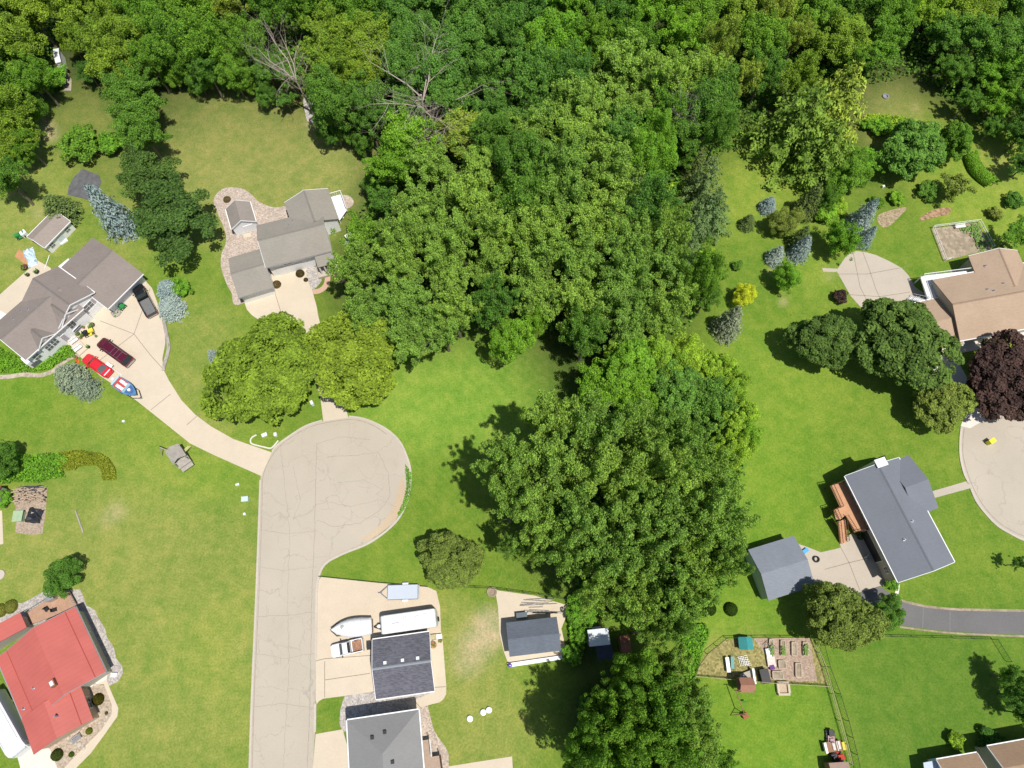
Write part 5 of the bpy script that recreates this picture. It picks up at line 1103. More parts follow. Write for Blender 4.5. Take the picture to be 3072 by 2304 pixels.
fence([(2176, 1914), (2300, 1912), (2432, 1914)], "dark garden fence along the northern side", 1.3, 2.3)
fence([(2079, 2028), (2180, 2037), (2330, 2050), (2484, 2059)], "pale railed garden fence along the southern side", 1.2, 2.3, M_FWOOD, (.95, .5))
fence([(2434, 1914), (2468, 2000), (2490, 2080), (2512, 2160), (2532, 2230), (2546, 2290)], "tan railed fence running down between the two lawns", 1.3, 2.4, M_FWOOD, (.97, .5))
fence([(2458, 1914), (2480, 2000), (2510, 2080), (2535, 2160), (2560, 2260), (2572, 2320)], "dark wire fence on the dark lawn side of the tan railed one", 1.3, 2.6)
fence([(2616, 1909), (2800, 1913), (2978, 1918), (3020, 1985)], "dark wire fence along the top of the dark lawn", 1.2, 3.0)
fence([(2079, 2028), (2068, 2065)], "short stub of dark fence at the garden's western corner", 1.3, 2.0)
fence([(2794, 685), (2933, 667), (2975, 745)], "white railed fence round the soil bed, north and east", 1.0, 1.5, M_TRIM, (.95, .5), mesh=False); fence([(2794, 685), (2832, 784), (2850, 780)], "white railed fence round the soil bed, west", 1.0, 1.5, M_TRIM, (.95, .5), mesh=False)
p = W(2877, 680, .5); bench(2877, 683, .15, "white slatted bench at the top of the fenced soil bed", M_TRIM, 1.8)
# crops in the soil bed and vegetable garden
def crops(px0, px1, n, spread, label, m, sz=.16, h=.4):
    rnd = random.Random(int(px0[0] + px0[1])); mb = MB()
    a, b_ = W(*px0), W(*px1)
    for k in range(n):
        p = a.lerp(b_, rnd.random()) + Vector((rnd.gauss(0, spread), rnd.gauss(0, spread), 0)); c = p + Vector((0, 0, rnd.uniform(.05, h))); q = sz * rnd.uniform(.6, 1.3); t_ = rnd.uniform(0, 3.1); d1 = Vector((math.cos(t_) * q, math.sin(t_) * q, rnd.uniform(-.05, .1))); d2 = Vector((-math.sin(t_) * q * .7, math.cos(t_) * q * .7, rnd.uniform(-.05, .08)))
        mb.add([c - d1, c - d2, c + d1, c + d2], [(0, 1, 2, 3)])
    return props(mb.build("crop_plants", m), label, kind="stuff")
M_CROP = mat("crop_green", (.16, .27, .06), var=.4, scale=3, fine=9)
crops((2918, 678), (2946, 748), 500, .45, "two rows of green vegetables in the fenced soil bed", M_CROP); crops((2888, 690), (2910, 686), 120, .3, "short row of vegetables at the top of the soil bed", M_CROP)
BED = [((2302, 1918), (2322, 1966), .9, "raised bed furthest west under the pole frame"), ((2336, 1922), (2357, 1966), .9, "raised bed with leafy plants beneath the hoop"), ((2369, 1927), (2391, 1967), 1, "bare soil raised bed in the upper row"), ((2403, 1927), (2425, 1967), 1, "raised bed filled with green plants, easternmost in the upper row"),
       ((2380, 1990), (2406, 2031), 1, "lone upright raised bed in the lower row"), ((2311, 2014), (2350, 2036), 1, "wide pale framed raised bed near the southern fence"), ((2330, 1982), (2358, 2004), 1, "raised bed with dry sticks in the middle")]
M_BEDW = mat("bed_board", (.50, .43, .33), var=.15)
for i, (a, c, k_, lb) in enumerate(BED):
    p0, p1 = W(*a), W(*c); w_ = abs(p1.x - p0.x) * .82; l_ = abs(p1.y - p0.y); ct_ = (p0 + p1) / 2; rz = -.12 if i not in (5, 6) else -.05
    r = root("raised_bed", lb, "raised bed", ct_, 0, "raised beds of the vegetable garden")
    Mx = Matrix.Rotation(rz, 3, 'Z')
    for dx, dy, sx, sy in ((0, l_ / 2, w_, .09), (0, -l_ / 2, w_, .09), (w_ / 2, 0, .09, l_ - .1), (-w_ / 2, 0, .09, l_ - .1)):
        mb = MB(); mb.box(ct_ + Mx @ Vector((dx, dy, .22)), (sx, sy, .44), rz); mb.build("board", M_BEDW, r)
    mb = MB(); mb.box(ct_ + Vector((0, 0, .18)), (w_ - .12, l_ - .12, .3), rz); mb.build("soil", M_SOIL, r)
    if i in (0, 1, 3):
        rnd = random.Random(i); mb = MB()
        for k in range(160):
            c_ = ct_ + Mx @ Vector((rnd.uniform(-.42, .42) * w_, rnd.uniform(-.48, .1 if i < 3 else .3) * l_, rnd.uniform(.35, .75))); q = rnd.uniform(.06, .14); a_ = rnd.uniform(0, 3.14); d1 = Vector((math.cos(a_) * q, math.sin(a_) * q, .03)); d2 = Vector((-math.sin(a_) * q, math.cos(a_) * q, -.02)); mb.add([c_ - d1, c_ - d2, c_ + d1, c_ + d2], [(0, 1, 2, 3)])
        mb.build("plants", M_CROP, r)
# chicken coop, benches and garden clutter
p = W(2236, 1930, 1.0); r = root("coop", "small teal roofed coop in the garden's northern edge", "coop", (p.x, p.y, 0))
mb = MB(); mb.box((0, 0, .6), (1.5, 1.4, 1.2)); mb.build("wall", M_FWOOD, r, local=True); mb = MB()
for sg in (-1, 1): mb.extrude([(0, -.85, 1.75), (0, .85, 1.75), (sg * 1.0, .85, 1.15), (sg * 1.0, -.85, 1.15)], (0, 0, .06))
mb.build("roof", mat("teal_metal", (.05, .26, .26), rough=.5), r, local=True)
def plankset(px0, px1, w_, z, label, m, name="table", legs=True):
    a, b_ = W(*px0, z), W(*px1, z); L = (b_ - a).length; rz = math.atan2(b_.y - a.y, b_.x - a.x); c = (a + b_) / 2; r = root(name, label, "table", (c.x, c.y, 0), rz)
    mb = MB(); mb.box((0, 0, z), (L, w_, .07)); mb.build("tabletop", m, r, local=True)
    for sx in (-1, 1):
        for sy in (-1, 1): mb = MB(); mb.box((sx * L * .44, sy * w_ * .38, z / 2), (.06, .06, z - .08)); mb.build("leg", m, r, local=True)
plankset((2181, 1972), (2187, 2017), .5, .75, "long white bench table on the garden's western side", M_WHITE); plankset((2197, 1970), (2198, 2006), .45, .7, "narrow teal topped table beside the white one", mat("teal_top", (.16, .34, .32)))
marker(2302, 1958, "white tub beside the westernmost raised bed", (.6, 1.0, .5), M_WHITE, .1, "tub", "tub"); marker(2311, 1985, "pale crate with a purple lid in the garden", (1.0, 1.2, .4), mat("pale_tan_sheet", (.62, .55, .5)), .05, "crate", "crate"); marker(2313, 2002, "purple bucket beside the pale crate", (.6, .5, .5), mat("purple", (.14, .05, .18)), .2, "bucket", "bucket")
marker(2255, 2028, "white door leaning on the southern garden fence", (.25, 1.8, 1.1), M_WHITE, .05, "board", "board"); marker(2288, 2028, "black compost drum by the southern garden fence", (1.1, 1.7, 1.1), M_BLACK, .15, "compost_bin", "bin"); ring_(2299, 2038, .25, .42, .5, "white hose ring beside the compost drum", M_TRIM, "hose_reel", "hose")
marker(2240, 2030, "grey junk heap between the swing set and the white door", (1.8, 1.2, .5), M_GREYWOOD, .3, "scrap_pile", "scrap"); 
r = root("sandbox", "square wooden box with toys below the southern garden fence", "sandbox", W(2347, 2065)); c = W(2347, 2065)
for dx, dy, sx, sy in ((0, .75, 1.6, .3), (0, -.75, 1.6, .3), (.75, 0, .3, 1.2), (-.75, 0, .3, 1.2)): mb = MB(); mb.box(c + Vector((dx, dy, .3)), (sx, sy, .6)); mb.build("board", M_BEDW, r)
mb = MB(); mb.box(c + Vector((0, 0, .2)), (1.2, 1.2, .2)); mb.build("soil", mat("sand", (.45, .35, .25)), r)
r = root("trellis", "leaning wooden pole frame over the westernmost raised bed", "trellis", W(2310, 1940)); mb = MB()
for a, b_ in (((2290, 1935), (2318, 1928)), ((2295, 1950), (2330, 1945)), ((2300, 1925), (2310, 1955)), ((2312, 1925), (2335, 1950))): mb.tube(W(*a, .3), W(*b_, 1.3), .04); 
mb.build("poles", M_GREYWOOD, r)
r = root("trellis", "stack of wire tomato cages lying on the garden grass", "cages", W(2235, 1990)); mb = MB()
for k in range(6): mb.tube(W(2212 + k * 4, 1972 + k * 4, .25), W(2240 + k * 3, 1966 + k * 6, .25), .03); mb.tube(W(2215 + k * 5, 1970, .3), W(2222 + k * 5, 1998, .3), .025)
mb.build("wires", M_METAL, r)
# junk by the fence bottom
p = W(2494, 2238); r = root("utility_trailer", "small white sided trailer full of boards by the tan railed fence", "trailer", (p.x, p.y, 0), .12)
mb = MB(); mb.box((0, 0, .5), (2.4, 1.3, .1)); mb.build("deck", M_BROWNW, r, local=True)
mb = MB(); mb.box((-1.15, 0, .75), (.3, 1.3, .5)); mb.build("side_panel", M_WHITE, r, local=True); mb = MB(); mb.box((.55, 0, .62), (.12, 1.2, .12)); mb.box((.85, .1, .62), (.3, 1.0, .12)); mb.box((.1, .1, .62), (.35, 1.1, .12)); mb.build("boards", mat("pale_boards", (.6, .56, .52), var=.3), r, local=True)
for sg in (-1, 1): wheel(r, 0, sg * .72, .3, .16)
mower(2488, 2208, "dark machine with pink and white parts north of the white sided trailer", M_BLACK, mat("dusty_pink", (.42, .28, .28)), 1.5)
mower(2508, 2271, "red riding mower tucked by the brown flat topped shed", mat("mower_red", (.45, .05, .03)), M_BLACK, .2)
marker(2527, 2236, "yellow panel leaning on the tan railed fence", (.5, .9, .6), mat("dull_yellow", (.60, .52, .08)), .1, "board", "board")
# pads and stacks by small garage
simple("retaining_wall", "long low white capped wall south of the small garage", "wall", lambda m_: m_.prism(G([(1522, 1990), (1686, 1966), (1690, 1977), (1527, 2002)], .5), 0, .5), M_WHITE)
simple("garden_ball", "purple glass ball at the western end of the white capped wall", "ball", lambda m_: (m_.dome(W(1530, 1996, .66), .3, .3, 12, 5), m_.tube(W(1530, 1996, .5), W(1530, 1996, .68), .29, .3, 12)), mat("purple_glass", (.16, .10, .42), rough=.15))
r = root("lumber_stack", "long ladders and boards stacked north of the small garage", "lumber", W(1630, 1835)); mb = MB(); rnd = random.Random(9)
for k in range(12): x0 = rnd.uniform(1560, 1610); y0 = rnd.uniform(1795, 1840); mb.tube(W(x0, y0, .3), W(x0 + rnd.uniform(40, 90), y0 + rnd.uniform(-6, 6), .3), .05, n=5)
for k in range(6): mb.box(W(1600 + k * 14, 1838, .4), (1.6, .2, .1), -.05)
mb.build("boards", mat("grey_boards", (.38, .36, .33), var=.5, scale=4), r)
marker(1565, 1848, "dark metal bin against the small garage's north wall", (1.4, .8, 1.0), mat("gunmetal", (.12, .14, .16)), .1, "storage_bin", "bin")
pot(1301, 1935, .45, "terracotta pot stand on the walk east of the charcoal garage", M_TERRA); marker(1301, 1911, "wooden chest on the walk's northern end", (.8, .6, .5), M_FWOOD, .1, "chest", "chest"); marker(1318, 1910, "pale cooler at the walk's northern corner", (.7, .6, .5), M_TRIM, .1, "cooler", "cooler"); pot(1322, 1922, .28, "small clay pot at the outer edge of the walk", M_TERRA)
marker(1110, 1938, "black and white bin at the garage's western wall", (.5, .9, 1.0), M_BLACK, .1, "storage_bin", "bin")
marker(229, 786, "tall white box at the end of the cellar hatch", (.6, .5, 1.1), M_WHITE, .7); 
marker(1055, 715, "white table glimpsed under the branches east of the porch roof", (1.6, 1.2, .8), M_WHITE, .6, "garden_table", "table"); marker(1043, 735, "white seat under the branches east of the grey roofed house", (.8, .6, .7), M_WHITE, .2, "lawn_chair", "chair"); marker(1078, 728, "white cushion bench deepest under the branches", (1.0, .6, .6), M_WHITE, .8, "garden_bench", "bench")
r = root("clothes_pole", "thin white pole running from the potting shed to the patio", "pole", W(150, 765)); mb = MB(); mb.tube(W(148, 766, .1), W(134, 806, .1), .06); mb.build("pole", M_TRIM, r)
def ball(px, py, r_, label, tone_c, h=.9):
    """clipped globe shrub: dense small leaf faces over a sphere"""
    p = W(px, py); rm_ = r_ * ppm(px, py); r = root("clipped_shrub", label, "shrub", (p.x, p.y, 0)); rng = np.random.default_rng(int(px)); n = 2600
    e = rng.normal(size=(n, 3)); e /= np.linalg.norm(e, axis=1)[:, None]; e[:, 2] = np.abs(e[:, 2]) * 1.0 - .15; P = e * rm_ * rng.uniform(.9, 1.03, n)[:, None] * np.array([1, 1, h * 1.3]) + np.array([0, 0, rm_ * .25])
    N = e + rng.normal(size=(n, 3)) * .45; N /= np.linalg.norm(N, axis=1)[:, None]
    me = leaf_mesh("foliage", P, N, np.full(n, rm_ * .075) * rng.uniform(.7, 1.3, n), .65, .5 + rng.normal(size=n) * .2, rng); me.materials.append(leaf_mat("clip_" + str(int(px)), tone_c)); o = bpy.data.objects.new("foliage", me); link(o); o.parent = r
    mb = MB(); mb.tube((0, 0, -.05), (0, 0, rm_ * .9), .08, .05); mb.build("stem", M_BROWNW, r, local=True)
def later_shrubs():
    ball(2127, 1827, 20, "western of the two clipped globe shrubs on the open lawn", (.045, .10, .018)); ball(2191, 1828, 20, "eastern of the two clipped globe shrubs on the open lawn", (.045, .10, .018))
    ball(297, 2098, 17, "clipped olive globe between the red roof and the curved walk", (.075, .08, .015)); ball(174, 2264, 17, "clipped green globe beside the white driveway", (.06, .10, .025), 1.0); ball(269, 2193, 10, "small lime globe on the tan gravel", (.17, .22, .03)); ball(216, 2263, 8, "little fresh green globe on the tan gravel", (.09, .17, .02), 1.2); ball(320, 2139, 5, "tiny sage tuft near the curved walk's widest bend", (.14, .16, .06))
    ball(35, 1820, 20, "yellow green mound in the gravel north of the red roof", (.23, .27, .06), .5); ball(4, 1832, 20, "yellow green mound at the western edge of the gravel", (.23, .27, .06), .5)
    ball(682, 600, 11, "dry brown tuft on the gravel behind the white shed", (.20, .16, .08), .6); ball(901, 822, 13, "dark red leaved shrub in the cream driveway's bed", (.11, .09, .04), .7); ball(918, 840, 7, "small dark tuft by the driveway bed's corner", (.10, .085, .045), .7); ball(831, 855, 13, "brownish shrub between garage and cream driveway", (.15, .12, .06), .7); ball(2712, 1060, 3, "small tuft under the largest maple", (.05, .1, .02))
    # clipped hedge on the slope
    A, B = W(2905, 470), W(2972, 558); r = root("hedge", "long clipped hedge slanting down the northern slope", "hedge", (A + B) / 2); rng = np.random.default_rng(1); n = 9000
    t_ = rng.random(n); th = rng.uniform(-.2, math.pi + .2, n); d = (B - A); L = d.length; d = d / L; q = np.array([-d.y, d.x, 0]); ctr = (A + B) / 2
    C0 = np.array([A.x - ctr.x, A.y - ctr.y, .55]); base = C0 + np.outer(t_ * L, np.array([d.x, d.y, 0])); base[:, :2] += np.outer(np.sin(t_ * 3.14) * -.9, q[:2])
    e = np.outer(np.cos(th), q) + np.outer(np.sin(th), np.array([0, 0, 1])); P = base + e * (np.array([1.15]) * rng.uniform(.88, 1.08, n)[:, None])
    N = e + rng.normal(size=(n, 3)) * .5; N /= np.linalg.norm(N, axis=1)[:, None]
    me = leaf_mesh("foliage", P, N, .12 * rng.uniform(.7, 1.3, n), .65, .5 + rng.normal(size=n) * .2, rng); me.materials.append(LM['g']); o = bpy.data.objects.new("foliage", me); link(o); o.parent = r
    mb = MB(); mb.tube(A, A + Vector((0, 0, 1)), .06); mb.tube(B, B + Vector((0, 0, 1)), .06); mb.build("stem", M_BROWNW, r)
# ---------------------------------------------------------------- trees
def leaf_mesh(name, P, N, size, aspect, tint, rng, curl=0.0):
    """P points, N normals, diamond leaves; tint per leaf"""
    n = len(P)
    r = rng.normal(size=(n, 3)); t1 = np.cross(N, r); t1 /= np.linalg.norm(t1, axis=1)[:, None] + 1e-9
    t2 = np.cross(N, t1)
    a = size[:, None]; b = (size * aspect)[:, None]
    v = np.stack([P - t1 * a, P - t2 * b, P + t1 * a, P + t2 * b], 1).reshape(-1, 3)
    me = bpy.data.meshes.new(name)
    me.vertices.add(4 * n); me.vertices.foreach_set('co', v.ravel().astype(np.float32))
    me.loops.add(4 * n); me.loops.foreach_set('vertex_index', np.arange(4 * n))
    me.polygons.add(n); me.polygons.foreach_set('loop_start', np.arange(n) * 4); me.polygons.foreach_set('loop_total', np.full(n, 4))
    at = me.attributes.new('tint', 'FLOAT', 'FACE'); at.data.foreach_set('value', np.clip(tint, 0, 1).astype(np.float32))
    me.update(calc_edges=True)
    return me
def unit(v): return v / (np.linalg.norm(v, axis=1)[:, None] + 1e-9)
def crown(name, seed, nl, lobes, lr, shell=(.35, .82), size=.045, zf=1.0, up=.35, rnd=.55, skew=0.0, low=-.35, fill=.18, fr=.55):
    """unit crown, radius 1: leaves gathered on many small lobes spread through the volume"""
    rng = np.random.default_rng(seed)
    d = unit(rng.normal(size=(lobes * 3, 3))); d = d[d[:, 2] > low][:lobes]; m = len(d)
    rr = rng.uniform(shell[0], shell[1], m) ** .8
    # uneven outline: radius wobbles with direction
    az = np.arctan2(d[:, 1], d[:, 0]); ph = rng.uniform(0, 6.28, 4)
    wob = 1 + .13 * np.sin(2 * az + ph[0]) + .10 * np.sin(3 * az + ph[1]) + .07 * np.sin(5 * az + ph[2])
    c = d * rr[:, None] * wob[:, None]
    lrs = rng.uniform(lr[0], lr[1], m)
    k = rng.choice(m, nl, p=lrs ** 2 / np.sum(lrs ** 2))
    e = unit(rng.normal(size=(nl, 3)) + c[k] * .55 + np.array([0, 0, up]))
    rad = lrs[k] * rng.uniform(.55, 1.12, nl) ** .5
    P = c[k] + e * rad[:, None]
    P[:, 2] *= zf
    # drop leaves buried deep in the middle
    deep = (np.linalg.norm(P / np.array([1, 1, zf]), axis=1) < shell[0] * .55)
    keep = ~deep | (rng.random(nl) < .25)
    P, e, k = P[keep], e[keep], k[keep]; n = len(P)
    N = unit(e * .6 + np.array([0, 0, .62]) + rng.normal(size=(n, 3)) * rnd * .75)
    lt = rng.uniform(0, 1, m)
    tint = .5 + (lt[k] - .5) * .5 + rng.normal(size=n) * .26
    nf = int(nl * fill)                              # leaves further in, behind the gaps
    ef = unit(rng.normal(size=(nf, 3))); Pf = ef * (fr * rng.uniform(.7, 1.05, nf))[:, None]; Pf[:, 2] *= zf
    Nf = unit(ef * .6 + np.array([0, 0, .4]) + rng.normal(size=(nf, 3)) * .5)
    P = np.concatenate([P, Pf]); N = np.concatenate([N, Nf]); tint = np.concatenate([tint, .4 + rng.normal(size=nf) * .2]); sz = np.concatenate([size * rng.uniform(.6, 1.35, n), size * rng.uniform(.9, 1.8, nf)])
    return leaf_mesh(name, P, N, sz, .62, tint, rng)
def limb_crown(name, seed, nl, limbs=17, lobes=6, lr=(.10, .19), size=.024, zf=1.0, spread=1.0, fill=.10):
    """airy crown: loose leaf clusters strung along limbs that fan out and up, with gaps between the limbs"""
    rng = np.random.default_rng(seed); C = []; RR = []; LT = []
    for i in range(limbs):
        a = 2 * math.pi * (i * .382 % 1) + rng.uniform(-.3, .3); el = math.radians(rng.uniform(-12, 78)); L = rng.uniform(.72, 1.08); bend = rng.uniform(-.5, .5)
        for j in range(lobes):
            s = (.25 + .75 * (j + rng.uniform(.2, .8)) / lobes) * L; aa = a + bend * s * .6
            e2 = el * (1 - .15 * s)
            c = np.array([math.cos(aa) * math.cos(e2) * s, math.sin(aa) * math.cos(e2) * s, math.sin(e2) * s - .05]) + rng.normal(size=3) * .075
            C.append(c); RR.append(rng.uniform(*lr) * (1.1 - .35 * s)); LT.append(rng.uniform(0, 1))
    C = np.array(C); RR = np.array(RR); LT = np.array(LT); m = len(C)
    k = rng.choice(m, nl, p=RR ** 2 / np.sum(RR ** 2))
    e = rng.normal(size=(nl, 3)); rad = np.minimum(np.linalg.norm(e, axis=1), 1.9); e = unit(e)
    P = C[k] + e * (RR[k] * rad * .58)[:, None] * np.array([1, 1, .85]); P[:, 2] *= zf
    N = unit(e * .4 + np.array([0, 0, .75]) + rng.normal(size=(nl, 3)) * .62)
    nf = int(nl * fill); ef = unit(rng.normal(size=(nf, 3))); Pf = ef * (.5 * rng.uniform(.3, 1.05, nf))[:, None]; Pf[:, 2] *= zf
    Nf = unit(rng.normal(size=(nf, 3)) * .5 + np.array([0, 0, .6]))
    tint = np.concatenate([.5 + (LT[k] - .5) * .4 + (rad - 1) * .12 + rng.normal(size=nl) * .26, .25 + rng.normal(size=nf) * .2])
    sz = np.concatenate([size * rng.uniform(.6, 1.4, nl), size * rng.uniform(1, 2, nf)])
    return leaf_mesh(name, np.concatenate([P, Pf]), np.concatenate([N, Nf]), sz, .65, tint, rng)
def spruce_crown(name, seed, tiers=16, br=13, dens=22, droop=.12, size=.05, soft=False, taper=.85):
    """unit cone: height 1, radius 1; boughs radiate in tiers with needle sprays"""
    rng = np.random.default_rng(seed); P = []; N = []; T = []; Sz = []
    for t_ in range(tiers):
        z = .04 + .93 * (t_ / (tiers - 1)); rad = max(.03, (1 - z) ** taper) * rng.uniform(.9, 1.06)
        nb = max(4, int(br * (.45 + .55 * rad))); off = rng.uniform(0, 6.28)
        for b_ in range(nb):
            a = off + 2 * math.pi * b_ / nb + rng.uniform(-.12, .12); L = rad * rng.uniform(.78, 1.12); tn = rng.uniform(.2, .8)
            n = max(5, int(dens * L + 4)); s = rng.random(n) ** .7 * L
            wsp = (.115 if soft else .17) * (1 - s / (L + .01) * .55) * (L ** .5)
            lat = rng.normal(size=n) * wsp
            ca, sa = math.cos(a), math.sin(a)
            x = s * ca - lat * sa; y = s * sa + lat * ca
            zz = z - droop * s - np.abs(lat) * .12 + rng.normal(size=n) * .012 + (.05 * s if soft else 0)
            P.append(np.stack([x, y, zz], 1))
            nn = np.stack([rng.normal(size=n) * .35 + ca * .35, rng.normal(size=n) * .35 + sa * .35, np.full(n, .9)], 1); N.append(nn)
            T.append(np.clip(tn + rng.normal(size=n) * .18 + (s / L - .5) * (.7 if soft else .3), 0, 1)); Sz.append(size * rng.uniform(.6, 1.2, n))
    P = np.concatenate(P); N = unit(np.concatenate(N))
    return leaf_mesh(name, P, N, np.concatenate(Sz), .5, np.concatenate(T), rng)
CR = {
 'round': [crown("crown", 10 + i, 22000, 100 + 25 * (i % 3), (.08, .24), (.4, .88), .026, .95, fill=.1) for i in range(5)] + [limb_crown("crown", 20 + i, 24000, 26, 7, (.09, .18), .024) for i in range(5)],
 'cotton': [limb_crown("crown", 40 + i, 25000, 19 + 2 * (i % 4), 9, (.065, .135), .021, 1.05, fill=.08) for i in range(8)],
 'fine': [crown("crown", 70 + i, 26000, 230, (.09, .16), (.72, .88), .026, .85, up=.3, low=-.2, fill=.35, fr=.76) for i in range(3)],
 'maple': [crown("crown", 80 + i, 19000, 190, (.09, .17), (.68, .86), .034, .9, low=-.2, fill=.35, fr=.72) for i in range(4)],
 'oak': [limb_crown("crown", 90 + i, 20000, 22, 5, (.12, .21), .027, .62, fill=.2) for i in range(3)],
 'bush': [crown("foliage", 100 + i, 3600, 46, (.16, .28), (.35, .82), .062, .85, fill=.3, fr=.65) for i in range(4)],
 'sparse': [limb_crown("crown", 110 + i, 6000, 12, 5, (.10, .18), .034, .8, fill=.03) for i in range(2)],
 'spruce': [spruce_crown("crown", 120 + i, 15, 14, 46, .10, .05, taper=.62) for i in range(4)],
 'tight': [spruce_crown("crown", 130 + i, 20, 20, 34, .05, .055, taper=.45) for i in range(3)],
 'pine': [spruce_crown("crown", 140 + i, 9, 9, 120, .02, .040, True, .5) for i in range(3)],
}
LB = 1.75
M_BARK = mat("bark", (.17, .14, .11), var=.3, scale=2, fine=10); M_BARKL = mat("pale_bark", (.42, .38, .33), var=.2, scale=2, fine=10); M_DEADW = mat("dead_wood", (.40, .34, .29), var=.2)
def trunk_mesh(seed, limbs=7, r=.02, z0=.35, z1=.68, spread=.20, lead=.85):
    rnd = random.Random(seed); mb = MB(); p = Vector((0, 0, -.01)); n = 7; prev = p
    for k in range(1, n + 1):
        q = Vector((rnd.uniform(-.008, .008), rnd.uniform(-.008, .008), lead * k / n)); mb.tube(prev, q, r * (1.15 - .95 * (k - 1) / n), r * (1.15 - .95 * k / n), 7); prev = q
    for k in range(limbs):
        z = z0 + (z1 - z0) * k / limbs; a = rnd.uniform(0, 6.28); s = Vector((0, 0, z)); l = spread * rnd.uniform(.6, 1.1)
        m_ = s + Vector((math.cos(a) * l * .6, math.sin(a) * l * .6, l * .35)); e = s + Vector((math.cos(a + .2) * l, math.sin(a + .2) * l, l * .95))
        mb.tube(s, m_, r * .42, r * .28, 5); mb.tube(m_, e, r * .28, r * .08, 5); mb.tube(m_, m_ + Vector((math.cos(a - .9) * l * .45, math.sin(a - .9) * l * .45, l * .3)), r * .2, r * .06, 4)
    me = bpy.data.meshes.new("trunk"); me.from_pydata([tuple(v) for v in mb.v], [], mb.f); me.update(); return me
TK = [trunk_mesh(i) for i in range(4)]; TKS = [trunk_mesh(9, 0, .016, lead=.97), trunk_mesh(10, 0, .02, lead=.97)]
for me_ in TK + TKS: me_.materials.append(M_BARK)
LM = {k: leaf_mat("leaves_" + k, tuple(q * 1.25 for q in c)) for k, c in {
 'm': (.125, .265, .038), 'o': (.175, .290, .042), 'b': (.108, .245, .052), 'd': (.070, .170, .035), 'g': (.155, .330, .040), 'y': (.225, .33, .062), 'Y': (.235, .400, .050),
 'a': (.190, .335, .070), 'F': (.195, .300, .042), 'p': (.068, .050, .053), 'mp': (.088, .165, .045), 'od': (.072, .145, .040), 'gp': (.15, .26, .055), 'gold': (.40, .50, .045), 'br': (.175, .245, .060), 'n': (.100, .225, .042), 'lush': (.14, .32, .040)}.items()}
LM['blue'] = leaf_mat("needles_blue", (.30, .40, .42), var=.35, trans=.05); LM['sage'] = leaf_mat("needles_sage", (.255, .325, .245), var=.38, trans=.05)
LM['dkn'] = leaf_mat("needles_dark", (.135, .205, .070), var=.5, trans=.05); LM['soft'] = leaf_mat("needles_soft", (.150, .255, .105), var=.38, trans=.1); LM['lpine'] = leaf_mat("needles_light", (.235, .35, .062), var=.5, trans=.1)
for L_ in CR.values():
    for me_ in L_: me_.materials.append(LM['m'])
TR = random.Random(77)
def child(name, me, parent, loc, sc, m=None, rz=0.0):
    o = bpy.data.objects.new(name, me); link(o); o.parent = parent; o.location = loc; o.scale = sc; o.rotation_euler = (0, 0, rz)
    if m is not None:
        o.material_slots[0].link = 'OBJECT'; o.material_slots[0].material = m
    return o
CATN = {'spruce': ('spruce_tree', 'spruce'), 'tight': ('spruce_tree', 'spruce'), 'pine': ('pine_tree', 'pine tree')}
def tree(px, py, rpx, kind, tone, label, h=None, hc=.58, rz=None, group=None, name=None, cat='tree', var=None, base=False, cz=None):
    """px,py,rpx: crown centre and radius in the photo; h: height in metres"""
    conif = kind in CATN
    rm_ = rpx * ppm(px, py)
    if kind in ('bush',):
        rm_ = rpx * ppm(px, py); h = h or rm_ * 1.3
        p = W(px, py, h * .5); r = root(name or "shrub", label, cat if cat != 'tree' else 'shrub', (p.x, p.y, 0), TR.uniform(0, 6.28), group)
        child("foliage", CR['bush'][(var if var is not None else TR.randrange(4))], r, (0, 0, h * .48), (rm_, rm_, h * .62), LM[tone])
        mb = MB()
        for k in range(4): a = k * 1.6; mb.tube((0, 0, -.05), (math.cos(a) * rm_ * .4, math.sin(a) * rm_ * .4, h * .5), .05, .02, 5)
        mb.build("stem", M_BARK, r, local=True)
        return r
    if conif:
        h = h or rm_ * 3.2
        p = W(px, py, 0) if base else W(px, py, h * .38)
        rm_ = rpx * ppm(px, py) * (H - h * .3) / H
        r = root(name or CATN[kind][0], label, CATN[kind][1], (p.x, p.y, 0), TR.uniform(0, 6.28), group)
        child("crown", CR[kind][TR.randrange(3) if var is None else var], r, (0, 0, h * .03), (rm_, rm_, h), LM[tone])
        child("trunk", TKS[TR.randrange(2)], r, (0, 0, 0), (h * .8, h * .8, h), None)
        return r
    h = h or 16.0
    z = h * hc; rm_ = rpx * ppm(px, py) * (H - z) / H
    p = W(px, py, z)
    r = root(name or "broadleaf_tree", label, cat, (p.x, p.y, 0), TR.uniform(0, 6.28), group)
    rzz = rz if rz else (h - z) * .99
    L_ = CR[kind]
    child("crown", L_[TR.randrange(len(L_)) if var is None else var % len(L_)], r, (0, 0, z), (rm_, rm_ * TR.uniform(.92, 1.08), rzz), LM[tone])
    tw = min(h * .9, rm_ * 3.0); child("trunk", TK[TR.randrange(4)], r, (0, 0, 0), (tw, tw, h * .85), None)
    return r
